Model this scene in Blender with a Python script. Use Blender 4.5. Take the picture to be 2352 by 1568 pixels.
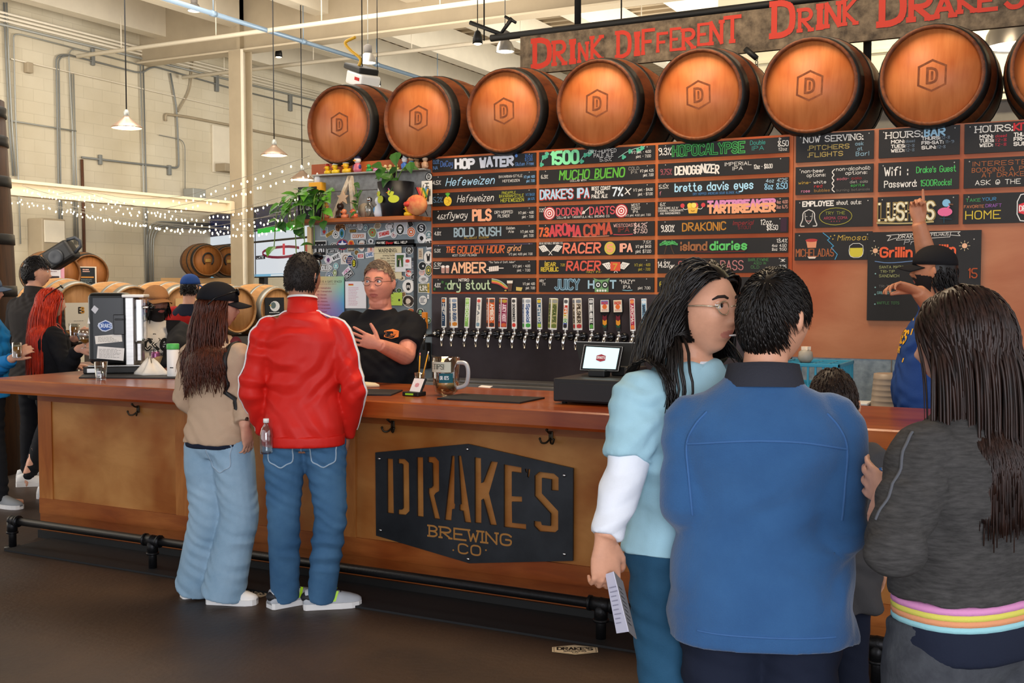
import bpy, bmesh, math, random
import numpy as np
from mathutils import Vector as V, Matrix, Quaternion
from mathutils.bvhtree import BVHTree
for o in list(bpy.data.objects): bpy.data.objects.remove(o)
S = bpy.context.scene
COL = S.collection
PI = math.pi
# ------------------------------------------------------------------ camera
CAM = V((0, 0, 1.63)); YAW, PITCH, FPX = math.radians(27.57), math.radians(-2.77), 2560.0
cam = bpy.data.cameras.new('camera'); cam.sensor_width = 36; cam.lens = FPX / 2352 * 36
cam.clip_start = .05; cam.clip_end = 200
co = bpy.data.objects.new('camera', cam); COL.objects.link(co); S.camera = co
co.location = CAM; co.rotation_euler = (PI / 2 + PITCH, 0, YAW)
# ------------------------------------------------------------------ world, lights, exposure
def hx(h):
    h = h.lstrip('#'); c = [int(h[i:i + 2], 16) / 255 for i in (0, 2, 4)]
    return [x / 12.92 if x <= .04045 else ((x + .055) / 1.055) ** 2.4 for x in c]
w = bpy.data.worlds.new('daylight'); S.world = w; w.use_nodes = True
bg = w.node_tree.nodes['Background']; bg.inputs[0].default_value = (*hx('f2f4f8'), 1); bg.inputs[1].default_value = .95
def lamp(name, typ, loc, energy, color, size=.3, aim=None, sy=None, spot=None, spread=None):
    l = bpy.data.lights.new(name, typ); l.energy = energy; l.color = hx(color)
    if typ == 'AREA':
        l.size = size
        if sy: l.shape = 'RECTANGLE'; l.size_y = sy
        if spread: l.spread = spread
    else: l.shadow_soft_size = size
    if spot: l.spot_size = math.radians(spot); l.spot_blend = .6
    o = bpy.data.objects.new(name, l); COL.objects.link(o); o.location = loc
    if aim is not None: o.rotation_euler = (V(aim) - V(loc)).to_track_quat('-Z', 'Y').to_euler()
    return o
# daylight through the big roll-up doors behind and to the right of the camera
lamp('door_daylight', 'AREA', (3.2, -5.0, 2.6), 360, 'f4f6ff', 5, (-2.5, 5, 1.0), 4.2)
lamp('left_wall_lamp', 'AREA', (-13.0, 4.0, 3.4), 370, 'fff8f0', 5, (-12, 15, 3.0), 5)  # unseen area lamp at the left, aimed along the left wall
# added area lamps that brighten roof and hall, then the bar high bay
lamp('added_roof_fill', 'AREA', (-9.5, 10.5, 5.9), 260, 'fff8ee', 5, (-10.5, 12.5, 0), 5)  # added fill from roof height, no skylight is built
lamp('added_roof_uplight', 'AREA', (-8.0, 11.5, 4.4), 160, 'fff2e2', 7, (-8.5, 12.5, 9), 6)  # added uplight standing in for bounce onto the ceiling
lamp('added_far_roof_fill', 'AREA', (-4.7, 18.5, 3.6), 380, 'fff8ec', 5, (-12, 18, 6.4), 4)  # added to brighten the beam sides beyond the girder
lamp('bar_high_bay', 'AREA', (-2.6, 5.6, 5.2), 125, 'ffe4c0', 2.4, (-2.6, 5.9, 0), 1.2)
S.view_settings.view_transform = 'Standard'; S.view_settings.look = 'None'
S.view_settings.gamma = 1; S.view_settings.use_curve_mapping = False
S.view_settings.exposure = 0.55
S.cycles.use_denoising = True; S.cycles.max_bounces = 6; S.cycles.diffuse_bounces = 3
S.cycles.glossy_bounces = 3; S.cycles.transmission_bounces = 5; S.cycles.transparent_max_bounces = 12
S.cycles.caustics_reflective = False; S.cycles.caustics_refractive = False
S.cycles.sample_clamp_indirect = 6
# ------------------------------------------------------------------ picking helpers (pixel of the photo -> a point on a real plane)
_f = V((-math.sin(YAW) * math.cos(PITCH), math.cos(YAW) * math.cos(PITCH), math.sin(PITCH)))
_r = V((math.cos(YAW), math.sin(YAW), 0)); _u = _r.cross(_f)
def ray(x, y): return _f + _r * ((x - 1176) / FPX) - _u * ((y - 784) / FPX)
def W(x, y, Y): d = ray(x, y); return CAM + d * (Y / d.y)
def F(x, y, z): d = ray(x, y); return CAM + d * ((z - CAM.z) / d.z)
def LX(x, y, X): d = ray(x, y); return CAM + d * (X / d.x)
def DP(x, y, dep): return CAM + ray(x, y) * dep
# ------------------------------------------------------------------ materials
MATS = {}
def mat(name, c, rough=.6, metal=0., noise=0., nscale=8., bump=0., bscale=60., c2=None, stretch=None, spec=.4, emit=None, estr=1., trans=0., ior=1.45, alpha=1., coat=0., sheen=0., aniso=None):
    if name in MATS: return MATS[name]
    m = bpy.data.materials.new(name); m.use_nodes = True; n = m.node_tree.nodes; L = m.node_tree.links
    b = n['Principled BSDF']; rgb = hx(c) if isinstance(c, str) else c
    b.inputs['Base Color'].default_value = (*rgb, 1); b.inputs['Roughness'].default_value = rough
    b.inputs['Metallic'].default_value = metal; b.inputs['Specular IOR Level'].default_value = spec
    if coat: b.inputs['Coat Weight'].default_value = coat; b.inputs['Coat Roughness'].default_value = .12
    if sheen: b.inputs['Sheen Weight'].default_value = sheen
    if trans: b.inputs['Transmission Weight'].default_value = trans; b.inputs['IOR'].default_value = ior
    if alpha < 1: b.inputs['Alpha'].default_value = alpha
    if emit: b.inputs['Emission Color'].default_value = (*hx(emit), 1); b.inputs['Emission Strength'].default_value = estr
    if noise or bump or c2:
        tc = n.new('ShaderNodeTexCoord'); mp = n.new('ShaderNodeMapping'); L.new(tc.outputs['Object'], mp.inputs[0])
        if stretch: mp.inputs['Scale'].default_value = stretch
        src = mp.outputs[0]
        if noise or c2:
            t = n.new('ShaderNodeTexNoise'); t.inputs['Scale'].default_value = nscale; t.inputs['Detail'].default_value = 6; t.inputs['Roughness'].default_value = .62
            L.new(src, t.inputs[0]); rp = n.new('ShaderNodeValToRGB'); L.new(t.outputs[0], rp.inputs[0])
            rp.color_ramp.elements[0].position = .32; rp.color_ramp.elements[1].position = .68
            q = hx(c2) if c2 else [x * (1 - noise) for x in rgb]
            rp.color_ramp.elements[0].color = (*q, 1); rp.color_ramp.elements[1].color = (*(rgb if c2 else [min(1, x * (1 + noise * .5)) for x in rgb]), 1)
            L.new(rp.outputs[0], b.inputs['Base Color'])
        if bump:
            t2 = n.new('ShaderNodeTexNoise'); t2.inputs['Scale'].default_value = bscale; t2.inputs['Detail'].default_value = 4
            L.new(src, t2.inputs[0]); bp = n.new('ShaderNodeBump'); bp.inputs['Strength'].default_value = bump; bp.inputs['Distance'].default_value = .01
            L.new(t2.outputs[0], bp.inputs['Height']); L.new(bp.outputs[0], b.inputs['Normal'])
    MATS[name] = m; return m
def glassy(name, tint, k=.12):
    m = bpy.data.materials.new(name); m.use_nodes = True; n = m.node_tree.nodes; L = m.node_tree.links; n.remove(n['Principled BSDF']); t = n.new('ShaderNodeBsdfTransparent'); t.inputs[0].default_value = (*hx(tint), 1); g = n.new('ShaderNodeBsdfGlossy'); g.inputs['Roughness'].default_value = .05
    f = n.new('ShaderNodeLayerWeight'); f.inputs[0].default_value = .35; a = n.new('ShaderNodeMath'); a.operation = 'MULTIPLY_ADD'; a.inputs[1].default_value = .6; a.inputs[2].default_value = k; L.new(f.outputs['Facing'], a.inputs[0]); x = n.new('ShaderNodeMixShader'); L.new(a.outputs[0], x.inputs[0]); L.new(t.outputs[0], x.inputs[1]); L.new(g.outputs[0], x.inputs[2]); L.new(x.outputs[0], n['Material Output'].inputs[0]); MATS[name] = m; return m
def paint(c, rough=.75): return mat('paint_' + c, c, rough, spec=.25)
def wood(name, c, c2, scale=3., stretch=(1, 8, 8), rough=.45, coat=0., c3=None, blotch=1.2, bump=.15):
    """grain stretched along one axis, plus large blotches"""
    if name in MATS: return MATS[name]
    m = bpy.data.materials.new(name); m.use_nodes = True; n = m.node_tree.nodes; L = m.node_tree.links; b = n['Principled BSDF']
    b.inputs['Roughness'].default_value = rough; b.inputs['Specular IOR Level'].default_value = .35
    if coat: b.inputs['Coat Weight'].default_value = coat; b.inputs['Coat Roughness'].default_value = .15
    tc = n.new('ShaderNodeTexCoord'); mp = n.new('ShaderNodeMapping'); L.new(tc.outputs['Object'], mp.inputs[0]); mp.inputs['Scale'].default_value = stretch
    t = n.new('ShaderNodeTexNoise'); t.inputs['Scale'].default_value = scale; t.inputs['Detail'].default_value = 8; t.inputs['Roughness'].default_value = .65; t.inputs['Distortion'].default_value = .6
    L.new(mp.outputs[0], t.inputs[0]); rp = n.new('ShaderNodeValToRGB'); L.new(t.outputs[0], rp.inputs[0])
    rp.color_ramp.elements[0].position = .3; rp.color_ramp.elements[0].color = (*hx(c2), 1); rp.color_ramp.elements[1].position = .62; rp.color_ramp.elements[1].color = (*hx(c), 1)
    t2 = n.new('ShaderNodeTexNoise'); t2.inputs['Scale'].default_value = blotch; t2.inputs['Detail'].default_value = 3; L.new(tc.outputs['Object'], t2.inputs[0])
    mx = n.new('ShaderNodeMix'); mx.data_type = 'RGBA'; mx.blend_type = 'MULTIPLY'; r2 = n.new('ShaderNodeValToRGB'); L.new(t2.outputs[0], r2.inputs[0])
    r2.color_ramp.elements[0].position = .35; r2.color_ramp.elements[0].color = (*(hx(c3) if c3 else (.72, .68, .62)), 1); r2.color_ramp.elements[1].position = .6; r2.color_ramp.elements[1].color = (1, 1, 1, 1)
    mx.inputs[0].default_value = 1; L.new(rp.outputs[0], mx.inputs[6]); L.new(r2.outputs[0], mx.inputs[7]); L.new(mx.outputs[2], b.inputs['Base Color'])
    bp = n.new('ShaderNodeBump'); bp.inputs['Strength'].default_value = bump; bp.inputs['Distance'].default_value = .004; L.new(t.outputs[0], bp.inputs['Height']); L.new(bp.outputs[0], b.inputs['Normal'])
    MATS[name] = m; return m
# ------------------------------------------------------------------ mesh builder
class MB:
    def __init__(s): s.v = []; s.f = []; s.m = []; s.mats = []; s.cur = 0; s.sm = []
    def use(s, m):
        if m not in s.mats: s.mats.append(m)
        s.cur = s.mats.index(m); return s
    def add(s, vs, fs, smooth=True):
        k = len(s.v); s.v += [tuple(p) for p in vs]
        for f in fs: s.f.append(tuple(i + k for i in f)); s.m.append(s.cur); s.sm.append(smooth)
        return s
    def box(s, lo, hi, M=None):
        x0, y0, z0 = lo; x1, y1, z1 = hi
        vs = [V(p) for p in ((x0, y0, z0), (x1, y0, z0), (x1, y1, z0), (x0, y1, z0), (x0, y0, z1), (x1, y0, z1), (x1, y1, z1), (x0, y1, z1))]
        if M: vs = [M @ p for p in vs]
        return s.add(vs, [(0, 3, 2, 1), (4, 5, 6, 7), (0, 1, 5, 4), (1, 2, 6, 5), (2, 3, 7, 6), (3, 0, 4, 7)], False)
    def bbox(s, lo, hi, r=.004, M=None, seg=2):
        """box with rounded edges"""
        bm = bmesh.new(); bmesh.ops.create_cube(bm, size=1)
        for q in bm.verts: q.co = V([lo[i] + (q.co[i] + .5) * (hi[i] - lo[i]) for i in range(3)])
        bmesh.ops.bevel(bm, geom=bm.edges[:], offset=min(r, .49 * min(hi[i] - lo[i] for i in range(3))), segments=seg, profile=.5, affect='EDGES')
        bm.verts.index_update()
        vs = [(M @ q.co if M else q.co.copy()) for q in bm.verts]; fs = [[q.index for q in f.verts] for f in bm.faces]; bm.free()
        return s.add(vs, fs, False)
    def rings(s, R, cap=True, closed=True, smooth=True):
        n = len(R[0]); vs = [p for r in R for p in r]; fs = []
        for i in range(len(R) - 1):
            for j in range(n if closed else n - 1):
                a = i * n + j; b2 = i * n + (j + 1) % n
                fs.append((a, b2, b2 + n, a + n))
        if cap and closed: fs.append(tuple(range(n - 1, -1, -1))); fs.append(tuple((len(R) - 1) * n + j for j in range(n)))
        return s.add(vs, fs, smooth)
    def tube(s, pts, rad, n=10, cap=True, sq=None, up=None):
        pts = [V(p) for p in pts]; N = len(pts)
        if not hasattr(rad, '__len__'): rad = [rad] * N
        if len(rad) != N:
            ro = rad; rad = []
            for i in range(N):
                f = i / (N - 1) * (len(ro) - 1); j = min(int(f), len(ro) - 2); a, b2 = ro[j], ro[j + 1]; g = f - j
                rad.append(tuple(x * (1 - g) + y * g for x, y in zip(a, b2)) if hasattr(a, '__len__') else a * (1 - g) + b2 * g)
        T = [(pts[min(i + 1, N - 1)] - pts[max(i - 1, 0)]).normalized() for i in range(N)]
        u = V(up) if up else (V((0, 0, 1)) if abs(T[0].z) < .9 else V((0, 1, 0)))
        u = (u - T[0] * u.dot(T[0])).normalized(); R = []
        for i in range(N):
            if i: u = (T[i - 1].rotation_difference(T[i]) @ u); u = (u - T[i] * u.dot(T[i])).normalized()
            w2 = T[i].cross(u); k = rad[i]; a, b2 = (k if hasattr(k, '__len__') else (k, k))
            R.append([pts[i] + u * (b2 * math.sin(2 * PI * j / n)) + w2 * (a * math.cos(2 * PI * j / n)) for j in range(n)])
        return s.rings(R, cap)
    def cyl(s, a, b2, r, n=16, r2=None): return s.tube([a, b2], [r, r if r2 is None else r2], n)
    def lathe(s, prof, n=24, M=None, cap=True):
        """profile of (radius, height) about z"""
        R = []
        for r, z in prof:
            q = [V((r * math.cos(2 * PI * j / n), r * math.sin(2 * PI * j / n), z)) for j in range(n)]
            R.append([M @ p for p in q] if M else q)
        return s.rings(R, cap)
    def prism(s, poly, h, M=None):
        """extrude a 2-D polygon (x,y) from z=0 to z=h"""
        n = len(poly); vs = [V((x, y, 0)) for x, y in poly] + [V((x, y, h)) for x, y in poly]
        if M: vs = [M @ p for p in vs]
        return s.add(vs, [tuple(range(n - 1, -1, -1)), tuple(range(n, 2 * n))] + [(i, (i + 1) % n, n + (i + 1) % n, n + i) for i in range(n)], False)
    def ball(s, c, r, n=12, M=None):
        r = r if hasattr(r, '__len__') else (r, r, r); R = []
        for i in range(n // 2 + 1):
            t = PI * (i / (n // 2)); t = min(max(t, .03), PI - .03)
            q = [V((c[0] + r[0] * math.sin(t) * math.cos(2 * PI * j / n), c[1] + r[1] * math.sin(t) * math.sin(2 * PI * j / n), c[2] - r[2] * math.cos(t))) for j in range(n)]
            R.append([M @ p for p in q] if M else q)
        return s.rings(R, True)
    def build(s, name, m=None, parent=None, world=False, label=None):
        me = bpy.data.meshes.new(name); off = V((0, 0, 0))
        if parent is not None and world: off = abs_loc(parent)
        vs = [tuple(V(p) - off) for p in s.v] if world and parent is not None else s.v
        me.from_pydata(vs, [], s.f)
        ms = s.mats if s.mats else [m]
        for q in ms: me.materials.append(q)
        if len(ms) > 1: me.polygons.foreach_set('material_index', s.m)
        me.polygons.foreach_set('use_smooth', s.sm)
        o = bpy.data.objects.new(name, me); COL.objects.link(o)
        if parent is not None: o.parent = parent
        if label: o['label'] = label
        return o
def abs_loc(o):
    l = o.location.copy()
    while o.parent: o = o.parent; l = l + o.location
    return l
def tag(o, label, cat, group=None, kind=None):
    if label: o['label'] = label
    if cat: o['category'] = cat
    if group: o['group'] = group
    if kind: o['kind'] = kind
    return o
def thing(name, loc, label, cat, group=None, rz=0):
    o = bpy.data.objects.new(name, None); COL.objects.link(o); o.location = loc; o.rotation_euler.z = rz; o.empty_display_size = .1
    return tag(o, label, cat, group)
def struct(mb, name, m=None): o = mb.build(name, m); o['kind'] = 'structure'; return o
def smooth_path(P, k=6):
    P = [V(p) for p in P]; out = []
    for i in range(len(P) - 1):
        a, b2, c, d = P[max(i - 1, 0)], P[i], P[i + 1], P[min(i + 2, len(P) - 1)]
        for j in range(k):
            t = j / k
            out.append(.5 * ((2 * b2) + (c - a) * t + (2 * a - 5 * b2 + 4 * c - d) * t * t + (3 * b2 - a - 3 * c + d) * t ** 3))
    return out + [P[-1]]
def bend_path(P, r=.12, k=5):
    """polyline with rounded corners (pipes)"""
    P = [V(p) for p in P]; out = [P[0]]
    for i in range(1, len(P) - 1):
        a = (P[i - 1] - P[i]); b2 = (P[i + 1] - P[i]); q = min(r, a.length * .45, b2.length * .45); a = P[i] + a.normalized() * q; b2 = P[i] + b2.normalized() * q
        for j in range(k + 1): t = j / k; out.append(a * (1 - t) ** 2 + P[i] * 2 * t * (1 - t) + b2 * t * t)
    return out + [P[-1]]
def copy_tree(o, parent=None):
    c = o.copy(); COL.objects.link(c); c.parent = parent if parent else o.parent
    if parent is None: c.parent = None
    for ch in list(o.children): copy_tree(ch, c)
    return c
# ------------------------------------------------------------------ marker lettering: single-stroke glyphs, x 0-4, baseline y=2, caps 8
GL = {'A': '02 28 42|14 34', 'B': '02 08|08 28 37 36 25 05|05 25 34 33 22 02', 'C': '47 38 18 07 03 12 32 43', 'D': '02 08|08 28 47 43 22 02', 'E': '48 08 02 42|05 35', 'F': '48 08 02|05 35',
      'G': '47 38 18 07 03 12 32 43 45 25', 'H': '02 08|42 48|05 45', 'I': '02 08', 'J': '38 33 22 12 03', 'K': '02 08|48 05 42', 'L': '08 02 42', 'M': '02 08 25 48 42', 'N': '02 08 42 48',
      'O': '28 18 07 03 12 32 43 47 38 28', 'P': '02 08|08 38 47 46 35 05', 'Q': '28 18 07 03 12 32 43 47 38 28|24 42', 'R': '02 08|08 38 47 46 35 05|15 42', 'S': '47 38 18 07 06 15 35 44 43 32 12 03',
      'T': '08 48|28 22', 'U': '08 03 12 32 43 48', 'V': '08 22 48', 'W': '08 12 26 32 48', 'X': '08 42|02 48', 'Y': '08 25 48|25 22', 'Z': '08 48 02 42',
      'a': '35 26 16 05 03 12 22 33|36 32', 'b': '08 02|04 16 26 35 33 22 12 03', 'c': '35 26 16 05 03 12 22 33', 'd': '38 32|35 26 16 05 03 12 22 33', 'e': '04 34 35 26 16 05 03 12 22 33', 'f': '38 28 17 12|06 26',
      'g': '36 31 20 10 01|35 26 16 05 03 12 22 33', 'h': '08 02|04 16 26 35 32', 'i': '05 02|07 08', 'j': '16 11 00|17 18', 'k': '08 02|36 04 32', 'l': '08 02', 'm': '06 02|05 16 25 22|25 36 45 42', 'n': '06 02|04 16 26 35 32',
      'o': '16 05 03 12 22 33 35 26 16', 'p': '06 00|05 16 26 35 33 22 12 03', 'q': '36 30|35 26 16 05 03 12 22 33', 'r': '06 02|04 16 26', 's': '35 26 16 05 14 24 33 22 12 03', 't': '18 13 22 32|06 26',
      'u': '06 03 12 22 33|36 32', 'v': '06 22 46', 'w': '06 12 25 32 46', 'x': '06 32|02 36', 'y': '06 13 33|36 31 20 00', 'z': '06 36 02 32',
      '0': '28 18 07 03 12 32 43 47 38 28', '1': '07 18 12', '2': '07 18 38 47 46 02 42', '3': '07 18 38 47 36 15|15 35 44 43 32 12 03', '4': '32 38 04 44', '5': '48 08 05 35 44 43 32 12 03', '6': '38 18 06 03 12 32 43 44 35 15 04',
      '7': '08 48 12', '8': '25 16 07 18 38 47 36 25 14 03 12 32 43 34 25', '9': '45 36 25 16 07 18 38 47 43 12', '.': '02 03', ',': '13 01', "'": '08 06', '"': '08 06|28 26', '!': '08 04|02 03', ':': '02 03|05 06', '-': '05 25', '%': '48 02|18 07 16 17|33 42 32 33',
      '$': '47 38 18 07 06 15 35 44 43 32 12 03|29 21', '/': '48 02', '@': '34 25 14 23 34 43 46 38 18 06 03 12 32', '&': '42 06 17 28 36 03 12 22 44', '(': '18 06 04 12', ')': '08 16 14 02', '+': '25 45|36 34', '*': '27 23|07 43|03 47', '?': '07 18 38 47 36 25 24|22 23', '=': '06 36|04 34', '#': '18 12|38 32|06 46|04 44'}
ROUND = set('BCDGJOPQRSUabcdefghjmnopqrstuy023568@&()%$?9')
def chaikin(P, k=2):
    for _ in range(k):
        cl = P[0] == P[-1]; Q = [] if cl else [P[0]]
        for a, b2 in zip(P, P[1:]): Q += [(a[0] * .75 + b2[0] * .25, a[1] * .75 + b2[1] * .25), (a[0] * .25 + b2[0] * .75, a[1] * .25 + b2[1] * .75)]
        P = Q + ([Q[0]] if cl else [P[-1]])
    return P
def glyph(ch):
    if ch not in GL: return [], 2.4
    st = [[(int(p[0]), int(p[1]) - 2) for p in s.split()] for s in GL[ch].split('|')]; wd = max(p[0] for s in st for p in s)
    if ch in ROUND: st = [chaikin(s, 2) if len(s) > 2 else s for s in st]
    return st, wd
def stroke_quads(P, w):
    out = []
    for a, b2 in zip(P, P[1:]):
        dx, dy = b2[0] - a[0], b2[1] - a[1]; l = math.hypot(dx, dy) or 1e-9; ux, uy = dx / l * w * .5, dy / l * w * .5
        out.append([(a[0] - ux * .8 + uy, a[1] - uy * .8 - ux), (b2[0] + ux * .8 + uy, b2[1] + uy * .8 - ux), (b2[0] + ux * .8 - uy, b2[1] + uy * .8 + ux), (a[0] - ux * .8 - uy, a[1] - uy * .8 + ux)])
    return out
def ink(text, x, y, h, w=None, wt=.13, shear=0., sp=1.5, serif=False, jit=0., align='l', strokes=False):
    """lettering as quads: baseline start (x,y), cap height h, optional fitted width w, stroke weight as part of h"""
    k = h / 6; px = 0; items = []; rnd = random.Random(text)
    for ch in text:
        st, wd = glyph(ch); dy = (rnd.random() - .5) * jit * 6
        for s in st: items.append([(px + p[0], p[1] + dy) for p in s])
        if serif:
            sl = .35 if ch == 'F' else .6
            for s in st:
                for e in (s[0], s[-1]):
                    if e[1] in (0, 6) and ch not in 'OCGQS': items.append([(px + e[0] - sl, e[1] + dy), (px + e[0] + sl, e[1] + dy)])
        px += wd + sp
    nar = serif and px - sp < .5; tot = 1.2 if nar else max(px - sp, .1); kx = (w / tot) if w else k; x0 = x + (.6 * kx if nar else 0) - (tot * kx / 2 if align == 'c' else tot * kx if align == 'r' else 0)
    P = [[(x0 + p[0] * kx + shear * p[1] * k, y + p[1] * k) for p in s] for s in items]
    if strokes: return P
    return [q for s in P for q in stroke_quads(s, wt * h)]
class Decal:
    """flat paint / print on a plane: origin + x*ux + y*uy, raised a little along n, later layers on top"""
    def __init__(s, org, ux=(1, 0, 0), uy=(0, 0, 1), step=.00025, base=.0006):
        s.o, s.x, s.y = V(org), V(ux), V(uy); s.n = s.x.cross(s.y).normalized(); s.mb = MB(); s.h = base; s.step = step
    def quads(s, Q, c, rough=.75):
        s.mb.use(c if not isinstance(c, str) else paint(c, rough))
        for j, q in enumerate(Q):
            o = s.o + s.n * (s.h + (j % 31) * 5e-6); s.mb.add([o + s.x * p[0] + s.y * p[1] for p in q], [tuple(range(len(q)))], False)
        s.h += max(s.step, 1.7e-4); return s
    def t(s, text, x, y, h, c, w=None, **k): return s.quads(ink(text, x, y, h, w, **k), c)
    def rect(s, x0, y0, x1, y1, c): return s.quads([[(x0, y0), (x1, y0), (x1, y1), (x0, y1)]], c)
    def poly(s, P, c): return s.quads([P], c)
    def disc(s, x, y, r, c, n=20, ry=None): return s.quads([[(x + r * math.cos(2 * PI * i / n), y + (ry or r) * math.sin(2 * PI * i / n)) for i in range(n)]], c)
    def line(s, P, w, c, rnd=0): return s.quads(stroke_quads(chaikin(P, rnd) if rnd else P, w), c)
    def hexa(s, x, y, w, h, c, fl=.72): return s.poly([(x - w / 2, y - h / 2 * fl), (x, y - h / 2), (x + w / 2, y - h / 2 * fl), (x + w / 2, y + h / 2 * fl), (x, y + h / 2), (x - w / 2, y + h / 2 * fl)], c)
    def scrib(s, x0, y0, x1, y1, n, c, seed=0, wt=.35):
        """n lines of small illegible print"""
        r = random.Random(seed); q = []; dy = (y1 - y0) / n
        for i in range(n):
            y = y1 - (i + .5) * dy; x = x0; e = x1 - (x1 - x0) * r.random() * .35
            while x < e:
                l = (x1 - x0) * (.05 + .12 * r.random()); q.append([(x, y - dy * wt / 2), (min(x + l, e), y - dy * wt / 2), (min(x + l, e), y + dy * wt / 2), (x, y + dy * wt / 2)]); x += l + (x1 - x0) * .025
        return s.quads(q, c)
    def build(s, name, parent=None, label=None): return s.mb.build(name, None, parent, True, label)
# ================================================================== THE SETTING
M_block = None
def block_mat():
    m = bpy.data.materials.new('painted_block'); m.use_nodes = True; n = m.node_tree.nodes; L = m.node_tree.links; b = n['Principled BSDF']; b.inputs['Roughness'].default_value = .8
    g = n.new('ShaderNodeNewGeometry'); sp = n.new('ShaderNodeSeparateXYZ'); cb = n.new('ShaderNodeCombineXYZ'); L.new(g.outputs['Position'], sp.inputs[0]); L.new(sp.outputs[1], cb.inputs[0]); L.new(sp.outputs[2], cb.inputs[1])
    br = n.new('ShaderNodeTexBrick'); br.inputs['Scale'].default_value = 1; br.inputs['Brick Width'].default_value = .4; br.inputs['Row Height'].default_value = .2; br.inputs['Mortar Size'].default_value = .006; br.inputs['Mortar Smooth'].default_value = .6
    br.inputs['Color1'].default_value = (*hx('d6ccb4'), 1); br.inputs['Color2'].default_value = (*hx('d0c6ae'), 1); br.inputs['Mortar'].default_value = (*hx('c6bca4'), 1); L.new(cb.outputs[0], br.inputs[0])
    t = n.new('ShaderNodeTexNoise'); t.inputs['Scale'].default_value = .8; t.inputs['Detail'].default_value = 5; L.new(g.outputs['Position'], t.inputs[0]); r = n.new('ShaderNodeValToRGB'); L.new(t.outputs[0], r.inputs[0])
    r.color_ramp.elements[0].position = .3; r.color_ramp.elements[0].color = (.86, .83, .77, 1); r.color_ramp.elements[1].position = .6; r.color_ramp.elements[1].color = (1, 1, 1, 1)
    mx = n.new('ShaderNodeMix'); mx.data_type = 'RGBA'; mx.blend_type = 'MULTIPLY'; mx.inputs[0].default_value = 1; L.new(br.outputs[0], mx.inputs[6]); L.new(r.outputs[0], mx.inputs[7]); L.new(mx.outputs[2], b.inputs[0])
    bp = n.new('ShaderNodeBump'); bp.inputs['Strength'].default_value = .25; bp.inputs['Distance'].default_value = .008; L.new(br.outputs['Fac'], bp.inputs['Height']); bp.invert = True; L.new(bp.outputs[0], b.inputs['Normal']); return m
M_block = block_mat()
M_floor = mat('dark_sealed_concrete', '362c26', .5, nscale=1.6, c2='4a392c', bump=.25, bscale=30, spec=.35)
M_white = mat('white_painted_steel', 'e4dac4', .55, noise=.06, nscale=3)
M_beige = mat('beige_painted_steel', 'a4957b', .6, noise=.1, nscale=2)
M_deck = mat('roof_deck_paint', 'a39278', .7, noise=.08, nscale=2)
M_cream = mat('cream_siding', 'efe6c8', .7, noise=.05, nscale=2)
M_steel = mat('galvanised_conduit', 'a3a49d', .45, .35)
M_dpipe = mat('dark_conduit', '80827e', .5, .3)
M_black = mat('matte_black', '141414', .55)
M_blackg = mat('gloss_black', '0e0e0f', .25)
M_iron = mat('black_iron_pipe', '1e1e20', .42, .6, bump=.15, bscale=80)
M_gray = mat('concrete_gray', '77716a', .85, noise=.15, nscale=3)
M_chrome = mat('chrome', 'd6d6d6', .14, 1.)
M_ss = mat('brushed_stainless', 'a9a7a4', .3, .9, noise=.12, nscale=6, stretch=(1, 1, 14))
M_plasw = mat('white_plastic', 'eeeeea', .35)
M_glass = glassy('clear_glass', 'f2f6f6')
M_skin = None
fl = MB(); fl.box((-15.3, -6, -.12), (9, 27, 0)); struct(fl, 'floor', M_floor)
wl = MB(); wl.box((-15.4, -1.5, 0), (-15.1, 27, 6.7)); struct(wl, 'wall_left', M_block)
wb = MB(); wb.box((-15.1, 26.8, 0), (9, 27, 6.7)); struct(wb, 'wall_far', M_block)
# inner back wall behind the barrels: grey block below, cream siding above
ib = MB(); ib.use(M_gray).box((-3.9, 12.6, 0), (9, 12.8, 3.55)); ib.use(M_cream).box((-3.9, 12.58, 3.8), (9, 12.8, 6.0))
for z in (4.15, 4.6, 5.05, 5.5): ib.box((-3.9, 12.55, z), (9, 12.58, z + .035))
struct(ib, 'wall_back')
tr = MB()
for z in (3.55, 3.63, 3.72): tr.box((-3.9, 12.5, z), (9, 12.6, z + .055))
struct(tr, 'trim_1', M_white)
# roof deck with ribs
dk = MB(); dk.box((-15.3, -6, 6.62), (9, 27, 6.72))
y = 6.0
while y < 26: dk.box((-15.1, y, 6.56), (6, y + .1, 6.62)); y += .3
struct(dk, 'ceiling', M_deck)
for i, x in enumerate((-14.6, -12.85, -11.1, -9.35, -7.6, -5.85, -4.1, -2.35)):
    b = MB(); b.box((x - .13, -3, 6.0), (x + .13, 26.5, 6.56)); o = struct(b, 'trim_%d' % (i + 2), M_white)
    o.name = 'roof_beam'; tag(o, None, None, None, 'structure')
g = MB(); g.use(M_beige).box((-15.1, 14.66, 5.6), (9, 14.74, 6.56)); g.use(mat('pale_beige_steel', 'c4b69c', .6)); g.box((-15.1, 14.55, 5.57), (9, 14.85, 5.6)); g.use(M_beige); g.box((-15.1, 14.55, 6.5), (9, 14.85, 6.55)); g.box((-12.79, 14.56, 5.6), (-12.72, 14.66, 6.5))
struct(g, 'roof_girder')
c = MB(); x, y = -12.75, 14.6
c.use(M_beige).box((x - .14, y - .13, 0), (x + .14, y - .1, 5.57)); c.box((x - .14, y + .1, 0), (x + .14, y + .13, 5.57)); c.use(M_white).box((x - .02, y - .1, 0), (x + .02, y + .1, 5.57)); c.box((x + .12, y - .132, 0), (x + .15, y - .098, 5.57))
struct(c, 'support_column')
b = MB()
for z0, z1, d in ((2.86, 2.9, .1), (2.9, 3.03, .03), (3.03, 3.07, .1)): b.box((-12.9 - d, 8.6, z0), (-12.9 + d, 14.46, z1))
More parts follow.
